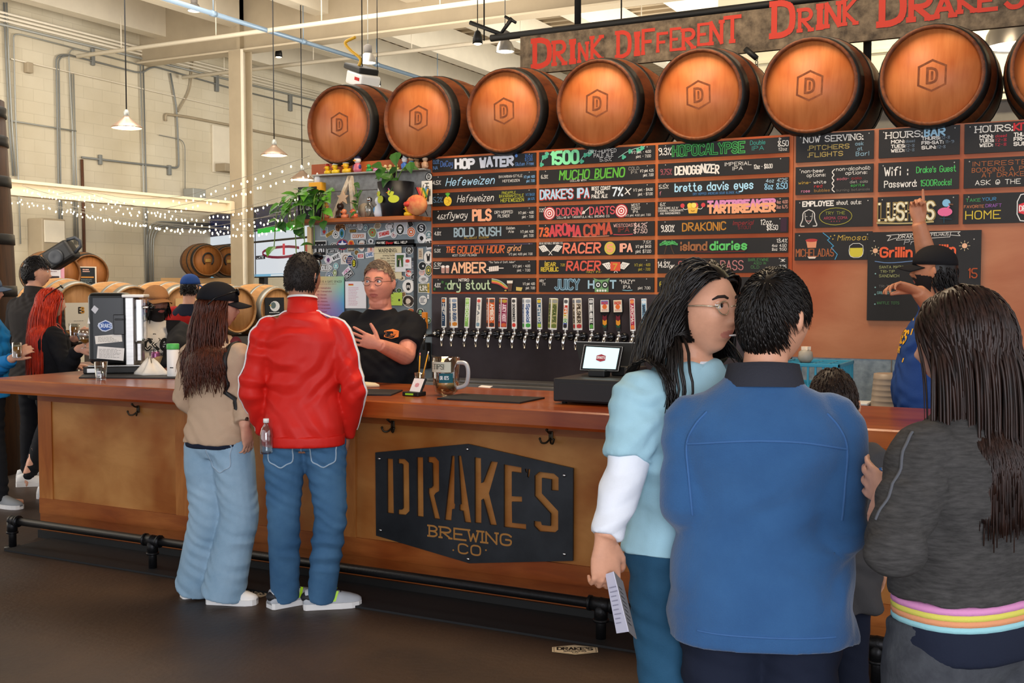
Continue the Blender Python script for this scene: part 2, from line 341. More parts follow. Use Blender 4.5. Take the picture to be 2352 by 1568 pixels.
b.box((-12.99, 14.36, 2.87), (-12.78, 14.46, 3.06))
lb = tag(b.build('lintel_beam', mat('warm_white_steel', 'efe0c0', .5)), 'long white steel beam across the left wall hung with fairy lights', 'beam')
lb['kind'] = 'structure'
# ------------------------------------------------------------------ pipes and conduits on the left wall
XW = -15.06
def conduit(P, r, m, label, cat='conduit', name='conduit', X=XW, br=.18, group=None):
    pts = bend_path([LX(a, b2, X) for a, b2 in P], br); mb = MB(); mb.tube(pts, r * .5, 8); return tag(mb.build(name, m), label, cat, group)
conduit([(138, 560), (134, 411), (129, 128), (154, 125), (314, 166), (328, 166), (352, 152), (536, 204), (720, 249)], .03, M_dpipe, 'dark conduit climbing the left wall then running right under the girder')
conduit([(145, 562), (139, 411), (135, 132), (158, 127)], .025, M_dpipe, 'short bend conduit just right of the dark one on left wall')
conduit([(171, 562), (166, 300), (157, 109), (305, 144)], .02, M_steel, 'thin conduit with top bend left in the upright trio')
conduit([(175, 562), (164, 170)], .022, M_steel, 'middle conduit of the upright trio on left wall')
conduit([(180, 562), (169, 170)], .022, M_steel, 'right conduit of the upright trio on left wall')
conduit([(30, 404), (21, 280), (14, 137), (9, 6)], .03, M_dpipe, 'upright conduit nearest the wooden tank on left wall')
conduit([(36, 404), (27, 280), (20, 137), (15, 6)], .03, M_steel, 'second upright conduit from the wooden tank')
conduit([(47, 560), (42, 400), (36, 275), (31, 79), (48, 79), (325, 150)], .025, M_steel, 'conduit turning right high on the left wall near the tank')
for i, (a, l) in enumerate(((27, 'top'), (36, 'second'), (45, 'third'), (55, 'lowest'))):
    p = LX(0, a, XW); q = MB(); q.tube([(XW, p.y - 1, p.z - .0), (XW, 23, p.z - .02)], .022, 6)
    tag(q.build('conduit', M_white if i < 3 else M_steel), '%s line of the conduit bundle running under the roof on left wall' % l, 'conduit')
conduit([(25, 135), (150, 163), (536, 252), (700, 288)], .02, M_white, 'thin white conduit sloping across the middle of the left wall')
conduit([(25, 277), (80, 286), (175, 301)], .025, M_steel, 'short horizontal conduit crossing the left verticals')
conduit([(195, 660), (192, 500), (188, 366)], .05, mat('rusty_pipe', '5c3a26', .7, noise=.3, nscale=9), 'thick rusty brown pipe standing on left wall', 'pipe', 'riser_pipe')
conduit([(188, 361), (300, 374), (411, 386), (408, 300), (405, 246), (391, 168)], .035, M_dpipe, 'grey pipe from the rusty pipe to the right then upward', 'pipe', 'riser_pipe', br=.1)
conduit([(409, 256), (437, 207), (443, 139)], .03, M_beige, 'slanted pipe branch under the girder', 'pipe', 'riser_pipe')
conduit([(381, 278), (380, 262), (428, 268), (536, 289), (598, 303), (722, 327)], .05, M_beige, 'beige pipe with hooked end behind the column', 'pipe', 'riser_pipe', br=.1)
conduit([(335, 655), (330, 440), (322, 143)], .028, M_steel, 'left conduit of the tall pair left of the column')
conduit([(341, 655), (336, 440), (329, 150)], .028, M_dpipe, 'right conduit of the tall pair left of the column')
for i, l in enumerate(('outer', 'second', 'third', 'inner')):
    k = i * 5; conduit([(337 + k, 655), (337 + k, 507 + k * .8), (485, 514 + k * .8)], .024, M_steel, '%s conduit of the four bending right near the TV wall' % l, br=.35)
conduit([(366, 310), (425, 322), (425, 436)], .014, M_dpipe, 'thin wire dropping to the floodlight on left wall', 'cable', 'hanging_cable')
def wallbox(x0, y0, x1, y1, d, m, name, label, cat):
    a = LX(x0, y1, -15.1); b2 = LX(x1, y0, -15.1); mb = MB(); mb.bbox((-15.1, a.y, min(a.z, b2.z)), (-15.1 + d, b2.y, max(a.z, b2.z)), .01); return tag(mb.build(name, m), label, cat)
wallbox(54, 146, 67, 167, .1, M_beige, 'junction_box', 'small beige box high on the left wall', 'junction box')
cab = thing('electrical_cabinet', LX(90, 603, -15.1), 'tall beige electrical cabinet on left wall beside the tank', 'cabinet')
a = LX(64, 600, -15.1); b2 = LX(116, 505, -15.1)
q = MB(); q.bbox((-15.1, a.y, a.z), (-14.75, b2.y, b2.z), .02); q.build('body', M_beige, cab, True); q = MB(); q.bbox((-14.75, a.y + .03, a.z + .3), (-14.735, b2.y - .03, b2.z - .03), .004); q.build('door', M_white, cab, True)
q = MB(); q.tube([(-14.72, b2.y - .1, b2.z - .55), (-14.72, b2.y - .1, b2.z - .7)], .012, 6); q.build('handle', M_steel, cab, True)
wallbox(486, 296, 536, 395, .05, M_white, 'wall_panel', 'white panel on the wall beside the column', 'panel')
wallbox(490, 382, 534, 394, .3, M_beige, 'wall_unit', 'slim beige vent unit below the white panel', 'vent')
wallbox(421, 436, 450, 456, .25, M_steel, 'floodlight', 'grey floodlight above the white beam', 'light')
for i, (a, b2) in enumerate(((210, 112), (495, 172), (664, 217))):
    wallbox(a - 3, b2, a + 3, b2 + 38, .06, M_dpipe, 'pipe_clamp', ('strut clamp left of the first pendant lamp', 'strut clamp just left of the column', 'strut clamp just right of the second pendant cable')[i], 'clamp')
for i, (a, b2) in enumerate(((227, 356), (386, 380))): wallbox(a - 3, b2, a + 3, b2 + 22, .06, M_dpipe, 'pipe_clamp', ('clamp near the elbow of the grey pipe', 'clamp at the right end of the grey pipe')[i], 'clamp')
for i, (y0, z, yl) in enumerate(((13.2, 5.45, 'in front of'), (15.6, 5.5, 'behind'))):
    mb = MB(); mb.tube([(-15, y0, z), (7, y0, z)], .035, 8)
    for x in range(-14, 7, 2): mb.tube([(x, y0, z), (x, y0, 6.0)], .008, 5)
    tag(mb.build('sprinkler_pipe', M_white), 'thin white sprinkler pipe %s the roof girder' % yl, 'pipe')
mb = MB(); mb.tube([(-11.0, 9, 5.45), (-11.0, 18.8, 5.45)], .034, 10)
for y in range(10, 19, 2): mb.cyl((-11.0, y, 5.45), (-11.0, y + .1, 5.45), .043, 10); mb.tube([(-11.0, y + .05, 5.45), (-11.0, y + .05, 6.02)], .008, 5)
tag(mb.build('roof_pipe', mat('blue_gray_pipe', '8399ad', .4, .3)), 'long blue grey pipe crossing under the roof', 'pipe')
# ------------------------------------------------------------------ pendant lamps
def pendant(x, y, Y, d, label):
    p = W(x, y, Y); t = thing('pendant_lamp', p, label, 'pendant lamp', 'barn pendant lamps over the bar hall')
    q = MB(); prof = [(d * .5, 0), (d * .49, .012), (d * .36, .05), (d * .2, .095), (d * .12, .12), (.035, .14)]; inn = [(max(r - .006, .02), z - .006) for r, z in reversed(prof)]
    q.lathe(prof + inn, 28, cap=False); q.build('lamp_shade', mat('brushed_aluminium', 'b9a08c', .35, .7), t)
    q = MB(); q.lathe([(.034, .13), (.034, .19), (.022, .21), (.012, .22)], 12); q.build('socket', M_steel, t)
    q = MB(); q.ball((0, 0, .03), (.11, .11, .045), 14); q.build('bulb', mat('lamp_glow', 'fff4de', .5, emit='fff0d4', estr=14), t)
    q = MB(); q.tube([(0, 0, .2), (0, 0, 6.622 - p.z)], .008, 6); q.build('cable', M_black, t)
    lamp('pendant_glow', 'POINT', p + V((0, 0, -.08)), 22, 'ffe2b8', .1)
pendant(291, 293, 10.0, .37, 'pendant lamp hanging left of the white column')
pendant(630, 356, 12.4, .37, 'pendant lamp hanging just right of the white column')
pendant(694, 412, 14.0, .37, 'lowest pendant lamp beside the left end of the plywood wall')
# ------------------------------------------------------------------ small spots, high bays, projector
def spot(x, y, Y, label, s=.1):
    p = W(x, y, Y); t = thing('spot_lamp', p, label, 'spot lamp')
    q = MB(); q.lathe([(s, -s), (s * .95, 0), (s * .6, s * 1.2), (s * .3, s * 1.5)], 14); q.build('housing', M_black, t)
    q = MB(); q.lathe([(s * .8, -s - .003), (s * .5, -s - .012)], 14); q.build('lens', mat('spot_glow', 'ffe9c8', .4, emit='ffe2b4', estr=9), t)
    q = MB(); q.tube([(0, 0, s * 1.5), (0, 0, 6.622 - p.z)], .005, 6); q.build('stem', M_black, t)
spot(1097, 88, 9.6, 'black spot lamp hung near the left end of the black pipe', .05)
spot(640, 122, 16.4, 'tiny lit spot lamp just right of the column top', .07)
spot(867, 188, 10.4, 'small black spot lamp right of the projector', .04)
def highbay(x, y, Y, label, s=.5):
    p = W(x, y, Y); t = thing('high_bay_lamp', p, label, 'high bay lamp')
    q = MB(); q.lathe([(.2 * s, -.1 * s), (.19 * s, -.02 * s), (.13 * s, .1 * s), (.08 * s, .14 * s)], 18, cap=False); q.build('reflector', mat('bay_metal', 'a5a29c', .3, .6), t)
    q = MB(); q.lathe([(.08 * s, .12 * s), (.1 * s, .16 * s), (.1 * s, .3 * s), (.03 * s, .34 * s)], 14); q.build('ballast_housing', M_gray, t)
    q = MB(); q.lathe([(.18 * s, -.09 * s), (.1 * s, -.1 * s)], 16); q.build('lens', mat('bay_glow', 'fff6e4', .4, emit='fff1da', estr=3), t)
    q = MB(); q.tube([(0, 0, .33 * s), (0, 0, 6.622 - p.z)], .005, 6); q.build('stem', M_steel, t)
highbay(446, 18, 12.5, 'large glass high bay lamp at the top left under the roof')
highbay(1160, 108, 10.2, 'grey high bay lamp left of the big wooden sign')
highbay(845, 135, 11.0, 'grey high bay lamp above the projector')
highbay(2342, 70, 9.0, 'dark high bay lamp at the top right above the last barrels', 1.2)
p = W(832, 182, 9.2); t = thing('projector', p, 'white and black projector with a yellow cable hung under the roof', 'projector')
R = Matrix.Rotation(math.radians(-25), 4, 'Z') @ Matrix.Rotation(math.radians(18), 4, 'Y')
q = MB(); q.bbox((-.16, -.1, -.07), (.16, .12, .06), .02, R); q.build('body', M_plasw, t); q = MB(); q.bbox((-.24, -.1, .06), (.1, .12, .12), .015, R); q.build('top_housing', M_black, t)
q = MB(); q.bbox((.03, -.105, -.01), (.12, -.101, .02), .001, R); q.build('logo', paint('c8201c'), t)
q = MB(); q.tube(smooth_path([(-.05, 0, .12), (-.02, 0, .2), (-.14, 0, .3), (-.2, 0, .38), (-.08, 0, .42)]), .016, 8); q.build('cable', mat('yellow_cable', 'd9a82c', .5), t)
q = MB(); q.tube([(0, 0, .1), (0, 0, 6.622 - p.z)], .006, 6); q.build('hanger', M_black, t)
# black pipe frame over the sign
mb = MB(); P0 = W(1128, 88, 8.05); mb.tube([P0, (1.5, 8.05, P0.z + .02)], .028, 10); tag(mb.build('hanging_pipe', M_black), 'long black pipe the wooden sign hangs from', 'pipe')
for x, l in ((1112, 'left end of the black pipe'), (1327, 'sign, thick left one'), (1427, 'middle of the word different'), (1993, 'seventh barrel, thick right one')):
    p = W(x, 60, 8.1); mb = MB(); r = .028 if x in (1327, 1993) else .006; mb.tube([(p.x, 8.1, 2.9 if x == 1993 else P0.z), (p.x, 8.1, 6.0)], r, 8); tag(mb.build('hanger_rod', M_black), 'black hanger rod by the ' + l, 'rod')
mb = MB(); mb.tube([W(1080, 52, 8.1), W(1150, 78, 8.1), W(1176, 42, 8.1)], .018, 8); mb.tube([W(1160, 38, 8.1), W(1185, 52, 8.1)], .012, 8); tag(mb.build('pipe_bracket', M_black), 'angled black bracket at the left end of the black pipe', 'bracket')
# the sign
p0 = W(1195, 85, 7.9); p1 = W(1195, 172, 7.9)
t = thing('hanging_sign', (p0.x, 7.9, p1.z), 'weathered wooden board sign with red words above the barrels', 'sign')
M_rust = mat('weathered_sign_board', '7a6a54', .75, nscale=11, c2='2e2419', bump=.3, bscale=25)
q = MB(); q.box((p0.x, 7.9, p1.z), (.6, 7.94, p0.z)); q.build('board', M_rust, t, True)
d = Decal((p0.x, 7.9, 0))
k2 = lambda x, y: (1180 + x / 3.794, y / 3.794); k3 = lambda x, y: (1700 + x / 3.607, y / 3.607)
SG = [('D', 165, 330, 335, 588), ('R', 340, 455, 355, 565), ('I', 480, 545, 350, 550), ('N', 560, 650, 370, 540), ('K', 670, 775, 315, 525), ('D', 895, 1025, 270, 500), ('I', 1045, 1105, 285, 480), ('F', 1115, 1225, 255, 470), ('F', 1245, 1340, 285, 450), ('E', 1360, 1450, 245, 440), ('R', 1465, 1580, 250, 430), ('E', 1600, 1695, 205, 395), ('N', 1705, 1825, 185, 385), ('T', 1840, 1970, 140, 370)]
SG2 = [('D', 260, 455, 10, 305), ('R', 480, 600, 70, 260), ('I', 625, 695, 40, 240), ('N', 700, 835, 20, 225), ('K', 850, 970, -15, 205), ('D', 1150, 1375, -90, 210), ('R', 1395, 1590, -60, 170), ('A', 1600, 1780, -50, 145), ('K', 1800, 1955, -110, 105), ('E', 1965, 2120, -90, 92), ("'", 2135, 2160, -150, -60), ('S', 2190, 2360, -150, 70)]
for kk, lst in ((k2, SG), (k3, SG2)):
    for ch, a, b2, u, v2 in lst:
        xm = (a + b2) / 2; A = W(*kk(a, v2), 7.9); B = W(*kk(b2, v2), 7.9); T = W(*kk(xm, u), 7.9); Bt = W(*kk(xm, v2), 7.9); h = T.z - Bt.z; wd = B.x - A.x; wt = min(.2 * h, .25 * wd) if ch not in "I'" else min(.24 * h, .8 * wd)
        d.quads(ink(ch, A.x - p0.x + wt * .45, Bt.z + wt * .3, h - wt * .6, max(wd - wt * .9, .004), wt / (h - wt * .6), serif=True), mat('sign_red', 'b22c18', .65))
d.build('lettering', t)
mb = MB(); a = W(1712, 112, 7.86); b2 = W(1738, 134, 7.86); mb.tube([a, b2], .02, 8); c2 = W(1737, 172, 7.86)
for i in range(5): z = b2.z + (c2.z - b2.z) * i / 4; mb.tube([(b2.x + .008 * math.cos(k), 7.86, z + .016 * math.sin(k)) for k in [j * PI / 4 for j in range(9)]], .003, 5)
tag(mb.build('sign_chain', M_black), 'short black arm and chain below the sign', 'chain')
# unseen strip lamps added to brighten the cream wall
for x in (-1.5, 2.0):
    t = thing('added_strip_light', (x, 11.2, 5.6), 'fluorescent strip light above the cream wall, %s one' % ('left' if x < 0 else 'right'), 'strip light')
    q = MB(); q.bbox((-1.2, -.06, 0), (1.2, .06, .06), .01); q.build('housing', M_white, t); q = MB(); q.tube([(-1.15, 0, -.02), (1.15, 0, -.02)], .02, 8); q.build('tube', mat('tube_glow', 'ffffff', .4, emit='fff6dc', estr=20), t)
    q = MB(); q.tube([(0, 0, .05), (0, 0, .4)], .01, 6); q.build('stem', M_steel, t)
lamp('added_wall_fill', 'AREA', (1, 11.0, 5.5), 160, 'fff2cc', 6, (1, 12.6, 4.6), .3)  # added area lamp washing the cream wall
# ------------------------------------------------------------------ fairy lights
STR = [([(50, 425), (120, 445), (200, 440), (300, 455), (420, 450), (500, 425), (600, 395), (712, 358)], 'top strand of fairy lights rising right to the plywood wall'),
       ([(25, 455), (100, 470), (200, 490), (330, 510), (450, 520), (560, 530), (620, 520), (690, 505)], 'lowest long strand of fairy lights across the TV wall'),
       ([(40, 450), (160, 480), (280, 500), (400, 515), (540, 525)], 'strand of fairy lights ending at the column'),
       ([(60, 430), (150, 455), (260, 475), (380, 490), (480, 505), (600, 500), (690, 480)], 'strand of fairy lights crossing the column at TV height'),
       ([(110, 430), (200, 455), (330, 480), (420, 470), (520, 445), (600, 420), (712, 385)], 'second strand of fairy lights from the top at the right'),
       ([(190, 440), (300, 470), (420, 490), (520, 485), (600, 465), (690, 440)], 'third strand of fairy lights from the top at the right'),
       ([(150, 470), (250, 495), (350, 512), (440, 522), (540, 512), (640, 490)], 'strand of fairy lights sagging in the middle below the white beam')]
M_fairy = mat('fairy_glow', 'fff2d0', .4, emit='ffe9b8', estr=6)
bulb = None
for k, (P, l) in enumerate(STR):
    r = random.Random(k); n = len(P); pts = smooth_path([DP(a, b2, 12.6 - 4.2 * (a / 700)) for a, b2 in P], 8)
    t = thing('string_lights', pts[0], l, 'fairy lights', 'fairy lights below the white beam')
    q = MB(); q.tube(pts, .002, 4); q.build('wire', mat('clear_wire', '9c9686', .5), t, True)
    N = 40
    for i in range(N):
        f = (i + .5 + r.uniform(-.3, .3)) / N * (len(pts) - 1); j = min(int(f), len(pts) - 2); p = pts[j].lerp(pts[j + 1], f - j) + V((0, 0, -.03 - .03 * r.random()))
        if bulb is None:
            q = MB(); q.ball((0, 0, 0), (.0065, .0065, .01), 8); o = bulb = q.build('bulb', M_fairy)
        else: o = bulb.copy(); COL.objects.link(o)
        o.parent = t; o.location = p - pts[0]
# ================================================================== MENU WALL
YW = 6.95
M_ply = wood('orange_plywood', 'c97038', 'bc622c', 2.2, (2.5, 1, 1), .5, c3='d8a878', bump=.06)
M_plyr = wood('daylit_pink_plywood', 'b87a54', 'aa6a45', 2.0, (1, 1, 2.5), .45, c3='dcaa84', bump=.06)  # pink tint of the cool daylight put into the plywood colour
M_oak = wood('oak_shelf', 'b0622c', '8a4519', 3, (1, 9, 9), .45)
M_board = mat('black_chalkboard', '191716', .6, noise=.25, nscale=4)
M_tapsteel = mat('dark_tap_steel', '4a4245', .42, .55, nscale=3, c2='3a3233')
M_panel = mat('cooler_door_steel', '7b8589', .45, .4, noise=.15, nscale=3)
M_cinder = mat('galvanised_sheet', 'b0afa9', .65, .1, nscale=22, c2='908f89', bump=.1, bscale=40)
M_galv = mat('blue_galvanised_sheet', '9fabb2', .45, .3, nscale=18, c2='75828b')
tb = 2.575
pl = MB(); pl.box((-4.29, YW, 1.585), (-1.668, YW + .03, tb)); struct(pl, 'wall_menu', M_ply)
pl = MB(); pl.box((-1.664, YW - .004, 1.2), (3.2, YW + .03, tb)); struct(pl, 'wall_menu_right', M_plyr)
pl = MB(); pl.box((-5.372, YW, 2.49), (-4.29, YW + .03, tb)); struct(pl, 'wall_menu_left', M_ply)
pl = MB(); pl.box((-4.29, YW, .93), (-1.66, YW + .03, 1.585)); struct(pl, 'wall_taps', M_tapsteel)
pl = MB(); pl.use(M_galv).box((-1.664, YW, .3), (3.2, YW + .03, 1.2)); pl.use(M_gray)
for x in (-1.07, .4, 1.9): pl.box((x, YW - .004, .3), (x + .006, YW, 1.2))
struct(pl, 'wall_galvanised')
# cap board along the top and the dark structure that carries the barrels
pl = MB(); pl.box((-5.372, YW + .03, tb - .08), (3.2, 7.9, tb - .06)); o = struct(pl, 'barrel_deck', mat('deck_dark_wood', '3a2412', .7))
# ------------------------------------------------------------------ lettered boards
WHT, GRY = 'dedad2', '8d8a86'
def board(x0, z0, x1, z1, label, items, group=None, th=.012, cat='chalkboard', lean=0):
    t = thing('chalkboard', (x0, YW - th, z0), label, cat, group); w2, h2 = x1 - x0, z1 - z0
    q = MB(); q.box((0, 0, 0), (w2, th - .002, h2)); q.build('panel', M_board, t)
    d = Decal((x0, YW - th, z0), step=.00012)
    for it in items:
        if callable(it): it(d, w2, h2); continue
        tx, u, v, h, c, wd = it[:6]; kw = it[6] if len(it) > 6 else {}
        d.t(tx, u * w2, v * h2, h * h2, c, wd * w2 if wd else None, **kw)
    for sx in (.06, .94): d.disc(sx * w2, h2 * .9, .0035, 'b8b4ac', 8)
    d.build('lettering', t); return t
def price(a='1/2 pint - 4.00', b2='pint - 7.00', u=.84, c=WHT, wd=.14, v=.5): return [(a, u, v, .17, c, wd), (b2, u + wd * .25, v - .3, .17, c, wd * .75)]
def P_(f): return f
def fruit(d, w, h):
    d.disc(w * .155, h * .36, h * .34, 'f0c83a', 18, h * .36); [d.line([(w * .155 + h * .28 * math.cos(a), h * .36 + h * .3 * math.sin(a)), (w * .155 - h * .28 * math.cos(a + .6), h * .36 - h * .3 * math.sin(a + .6))], h * .02, 'b8901e') for a in (.2, .9, 1.6, 2.4)]
    for a in (-.6, -.3, 0, .3, .6): d.line([(w * .155, h * .68), (w * .155 + h * .3 * math.sin(a), h * .68 + h * .28 * math.cos(a))], h * .07, '5fae3c')
def vine(u0, u1, v0, v1):
    def f(d, w, h):
        d.line([(w * u0, h * v0), (w * (u0 * .6 + u1 * .4), h * (v0 * .3 + v1 * .7)), (w * u1, h * v1)], h * .045, '9fbfb0', 2)
        for k, (a, b2) in enumerate(((.2, .2), (.45, .75), (.75, .8), (.9, 1))):
            x = w * (u0 + (u1 - u0) * a); y = h * (v0 + (v1 - v0) * b2) - h * .12
            for a2 in (0, 2.1, 4.2): d.disc(x + h * .08 * math.cos(a2), y + h * .08 * math.sin(a2), h * .1, '4fae8c', 8)
    return f
def target(u):
    def f(d, w, h):
        for r, c in ((.5, 'b83a40'), (.42, 'e8dcd6'), (.34, 'b83a40'), (.25, 'e8dcd6'), (.16, 'b83a40'), (.07, 'f4ece8')): d.disc(w * u, h * .47, h * r * .94, c, 24)
    return f
def flags(u, s=1., c='e6e2da'):
    def f(d, w, h):
        x, y = w * u, h * .18
        for sg in (-1, 1):
            d.line([(x - sg * h * .12, y - h * .1), (x + sg * h * .45 * s, y + h * .55)], h * .05, 'e6e2da'); a = [(x + sg * h * .2, y + h * .2), (x + sg * h * .62, y + h * .1), (x + sg * h * .95 * s, y + h * .5), (x + sg * h * .5, y + h * .62)]
            d.poly(a if sg < 0 else a[::-1], c)
            for i in range(9): d.disc(x + sg * h * (.34 + .14 * (i % 3) + .07 * (i // 3)), y + h * (.22 + .12 * (i // 3)), h * .03, '2a2826', 6)
    return f
def mugs(d, w, h):
    for sx in (0, 1):
        x = w * (.09 + .045 * sx); d.poly([(x, h * .12), (x + h * .26, h * .1), (x + h * .3, h * .52), (x - h * .02, h * .55)], 'c89a8c'); d.disc(x + h * .14, h * .6, h * .17, 'eee2da', 12, h * .1); d.line([(x + h * .08, h * .2), (x + h * .08, h * .45)], h * .03, '7a5348'); d.line([(x + h * .2, h * .2), (x + h * .2, h * .45)], h * .03, '7a5348')
def keg(d, w, h):
    x = w * .56; d.poly([(x, h * .2), (x + h * .8, h * .26), (x + h * .8, h * .62), (x, h * .55)], 'e8dcd0'); [d.line([(x + h * k, h * .22), (x + h * k, h * .58)], h * .03, '8a7468') for k in (.15, .32, .5, .66)]; d.line([(x + h * .8, h * .45), (x + h * 1.2, h * .45)], h * .06, 'e8dcd0'); d.line([(x - h * .15, h * .36), (x, h * .36)], h * .06, 'e8dcd0')
def rainbow(d, w, h):
    for k, c in enumerate(('b0b8b4', '6f9a5a', 'd8b040', 'd87a50', 'c04848')): d.line([(w * .59, h * (.95 - k * .07)), (w * .66, h * (.85 - k * .07)), (w * .72, h * (.5 - k * .07)), (w * .745, h * .25)], h * .07, c, 2)
    x = w * .735; d.poly([(x + h * .08, h * .05), (x + h * .36, h * .05), (x + h * .45, h * .75), (x, h * .75)], '5a4438'); d.poly([(x, h * .62), (x + h * .45, h * .62), (x + h * .47, h * .82), (x - h * .02, h * .82)], 'e4dccc')
    d.poly([(w * .82, h * .1), (w * .87, h * .06), (w * .88, h * .32), (w * .82, h * .36)], 'cbb468'); d.disc(w * .72, h * .1, h * .09, 'c8a860', 10, h * .05)
def clover(d, w, h):
    for u, v in ((.1, .72), (.13, .25), (.02, .2), (.14, .6)):
        for a in (.5, 2.1, 3.7, 5.2): d.disc(w * u + h * .06 * math.cos(a), h * v + h * .06 * math.sin(a), h * .06, '3f6a3a', 8)
def owl(d, w, h):
    x = w * .558; d.poly([(x - h * .52, 0), (x + h * .52, 0), (x + h * .5, h * .75), (x + h * .62, h * .98), (x + h * .25, h * .86), (x - h * .25, h * .86), (x - h * .62, h * .98), (x - h * .5, h * .75)], '6f9a6a')
    for sx in (-1, 1): d.disc(x + sx * h * .26, h * .5, h * .25, '2c3530', 18); d.disc(x + sx * h * .26, h * .5, h * .15, 'dfe4e4', 16); d.disc(x + sx * h * .26, h * .5, h * .08, '222222', 12)
    for k in (-.3, -.1, .1, .3): d.disc(x + h * k, h * .1, h * .08, 'e0e6e0', 8)
def palms(d, w, h):
    for sx in (0, 1):
        x = w * (.065 + .05 * sx); d.line([(x + (.02 if sx else -.01) * w, 0), (x, h * .35), (x + (-.01 if sx else .012) * w, h * .7)], h * .07, '4a3a30', 1)
        for a in (.2, .8, 1.5, 2.3, 2.9, -.3, 3.5): d.line([(x, h * .7), (x + h * .2 * math.cos(a), h * .74 + h * .22 * math.sin(a)), (x + h * .42 * math.cos(a), h * .66 + h * .12 * math.sin(a))], h * .06, '4fa85c', 1)
def tart(d, w, h):
    x = w * .28; d.poly([(x - h * .38, h * .6), (x - h * .28, h * .15), (x + h * .28, h * .15), (x + h * .38, h * .6)], 'e0b048')
    for k, c in ((-.22, 'e8c850'), (0, 'd8c03c'), (.2, 'c84a50'), (.08, 'e8d468')): d.disc(x + h * k, h * .68, h * .17, c, 12)
    for sx in (-1, 1): d.line([(x + sx * h * .36, h * .45), (x + sx * h * .6, h * .4), (x + sx * h * .7, h * .6)], h * .04, 'd0ccc4', 1); d.disc(x + sx * h * .72, h * .68, h * .15, 'c84448', 12)
    d.line([(x - h * .12, h * .34), (x, h * .28), (x + h * .12, h * .34)], h * .03, '6a4a1c', 1)
def coins(u, c='c8b450'): return lambda d, w, h: d.disc(w * u, h * .48, h * .42, c, 24, h * .45)
def dart(d, w, h): d.line([(w * .385, h * .35), (w * .45, h * .8)], h * .06, 'd8d4cc'); d.disc(w * .4, h * .45, h * .12, 'd8c8c0', 8)
def badge(d, w, h): d.poly([(w * .635, h * .2), (w * .72, h * .17), (w * .72, h * .8), (w * .635, h * .82)], 'd0563c')
def under(u0, u1, v, c): return lambda d, w, h: d.line([(w * u0, h * v), (w * (u0 + u1) / 2, h * (v - .04)), (w * u1, h * v)], h * .05, c, 1)
fat = dict(wt=.25); sl = dict(shear=.25); fs = dict(wt=.22, shear=.18); jt = dict(wt=.24, jit=.25)
C1 = [
 ('hop water', [('0.0%', .01, .62, .25, '5f86b8', .06), ('NA', .01, .2, .25, '5f86b8', .045), ('DeCoy', .085, .38, .4, '4a6aa8', .12), ('HOP WATER', .235, .2, .6, 'dde0e6', .55, dict(wt=.32, jit=.12)), ('Gluten Free', .81, .13, .24, '5f86b8', .17), ('16oz', .9, .72, .2, '4a78b8', .07), ('$7.00', .9, .45, .2, '4a78b8', .07), lambda d, w, h: d.disc(w * .82, h * .85, h * .12, '5a86c8', 10)]),
 ('first hefeweizen with blue script', [('4.5%', .005, .35, .28, WHT, .08), ('Hefeweizen', .135, .22, .55, 'a6cfe8', .47, dict(wt=.12, shear=.3)), ('BAVARIAN-STYLE', .655, .6, .17, WHT, .22), ('HEFEWEIZEN', .69, .28, .17, WHT, .16)] + price('1/2 pint 4.00', 'pint 7.00', .89, '7fb0d8', .1)),
 ('pineapple hefeweizen', [('5.2%', .01, .3, .38, '5a7a94', .09), fruit, ('Hefeweizen', .25, .25, .5, WHT, .35, dict(wt=.1, shear=.25)), ('PINEAPPLE', .685, .7, .17, 'b0b23a', .13), ('BAVARIAN-STYLE', .66, .45, .2, 'b0b23a', .23), ('HEFEWEIZEN', .675, .13, .24, 'c0c240', .215)] + price('1/2 $4.50', 'pint 8.75', .91, '4a7fb0', .08)),
 ('flyway pils', [('4.6%', .045, .3, .34, WHT, .085, sl), ('flyway', .14, .34, .46, WHT, .2, dict(shear=.3, wt=.12)), ('PILS', .405, .15, .72, 'f0ab84', .17, fat), ('DRY-HOPPED', .615, .58, .2, WHT, .17), ('PILSNER', .645, .3, .2, WHT, .11)] + price()),
 ('bold rush', [('4.8%', .02, .4, .26, WHT, .065), ('BOLD RUSH', .22, .28, .58, '93a8b2', .45, dict(wt=.2)), ('*Liquid Gold*', .315, .08, .17, 'b89638', .24, sl), ('Golden', .725, .7, .18, WHT, .08), ('Ale', .745, .45, .18, WHT, .05)] + price('1/2 pint 4.00', 'pint 7.00', .86, WHT, .12, .42)),
 ('the golden hour grind', [('5.3%', .02, .4, .24, WHT, .06), ('THE', .135, .38, .4, 'd0683a', .085, fs), ('GOLDEN HOUR', .25, .3, .52, 'd0683a', .45, dict(wt=.16, shear=.15)), ('grind', .735, .42, .4, 'e0a070', .12, sl), ('WEST COAST PILSNER', .2, .08, .14, WHT, .24), ('1/2 pint 4.00 pint 7.00', .75, .1, .15, WHT, .22), under(.02, .97, .9, '5a4a66')]),
 ('amber', [('5.9%', .012, .62, .28, WHT, .07, sl), under(.01, .07, .5, WHT), mugs, ('AMBER', .195, .15, .7, 'f2b890', .33, dict(wt=.19)), keg, ('"The Taste of Craft Amber"', .56, .82, .13, WHT, .25)] + price('1/2 pint - 4.00', 'pint - 7.00', .79, WHT, .16)),
 ('nitro dry stout', [('4.8%', .02, .34, .3, WHT, .06), clover, ('NITRO', .265, .78, .18, WHT, .1, fat), ('dry stout', .155, .2, .62, 'b7cba4', .42, dict(wt=.17)), rainbow] + price('1/2 pint 4.00', 'pint 7.00', .885, WHT, .11)),
]
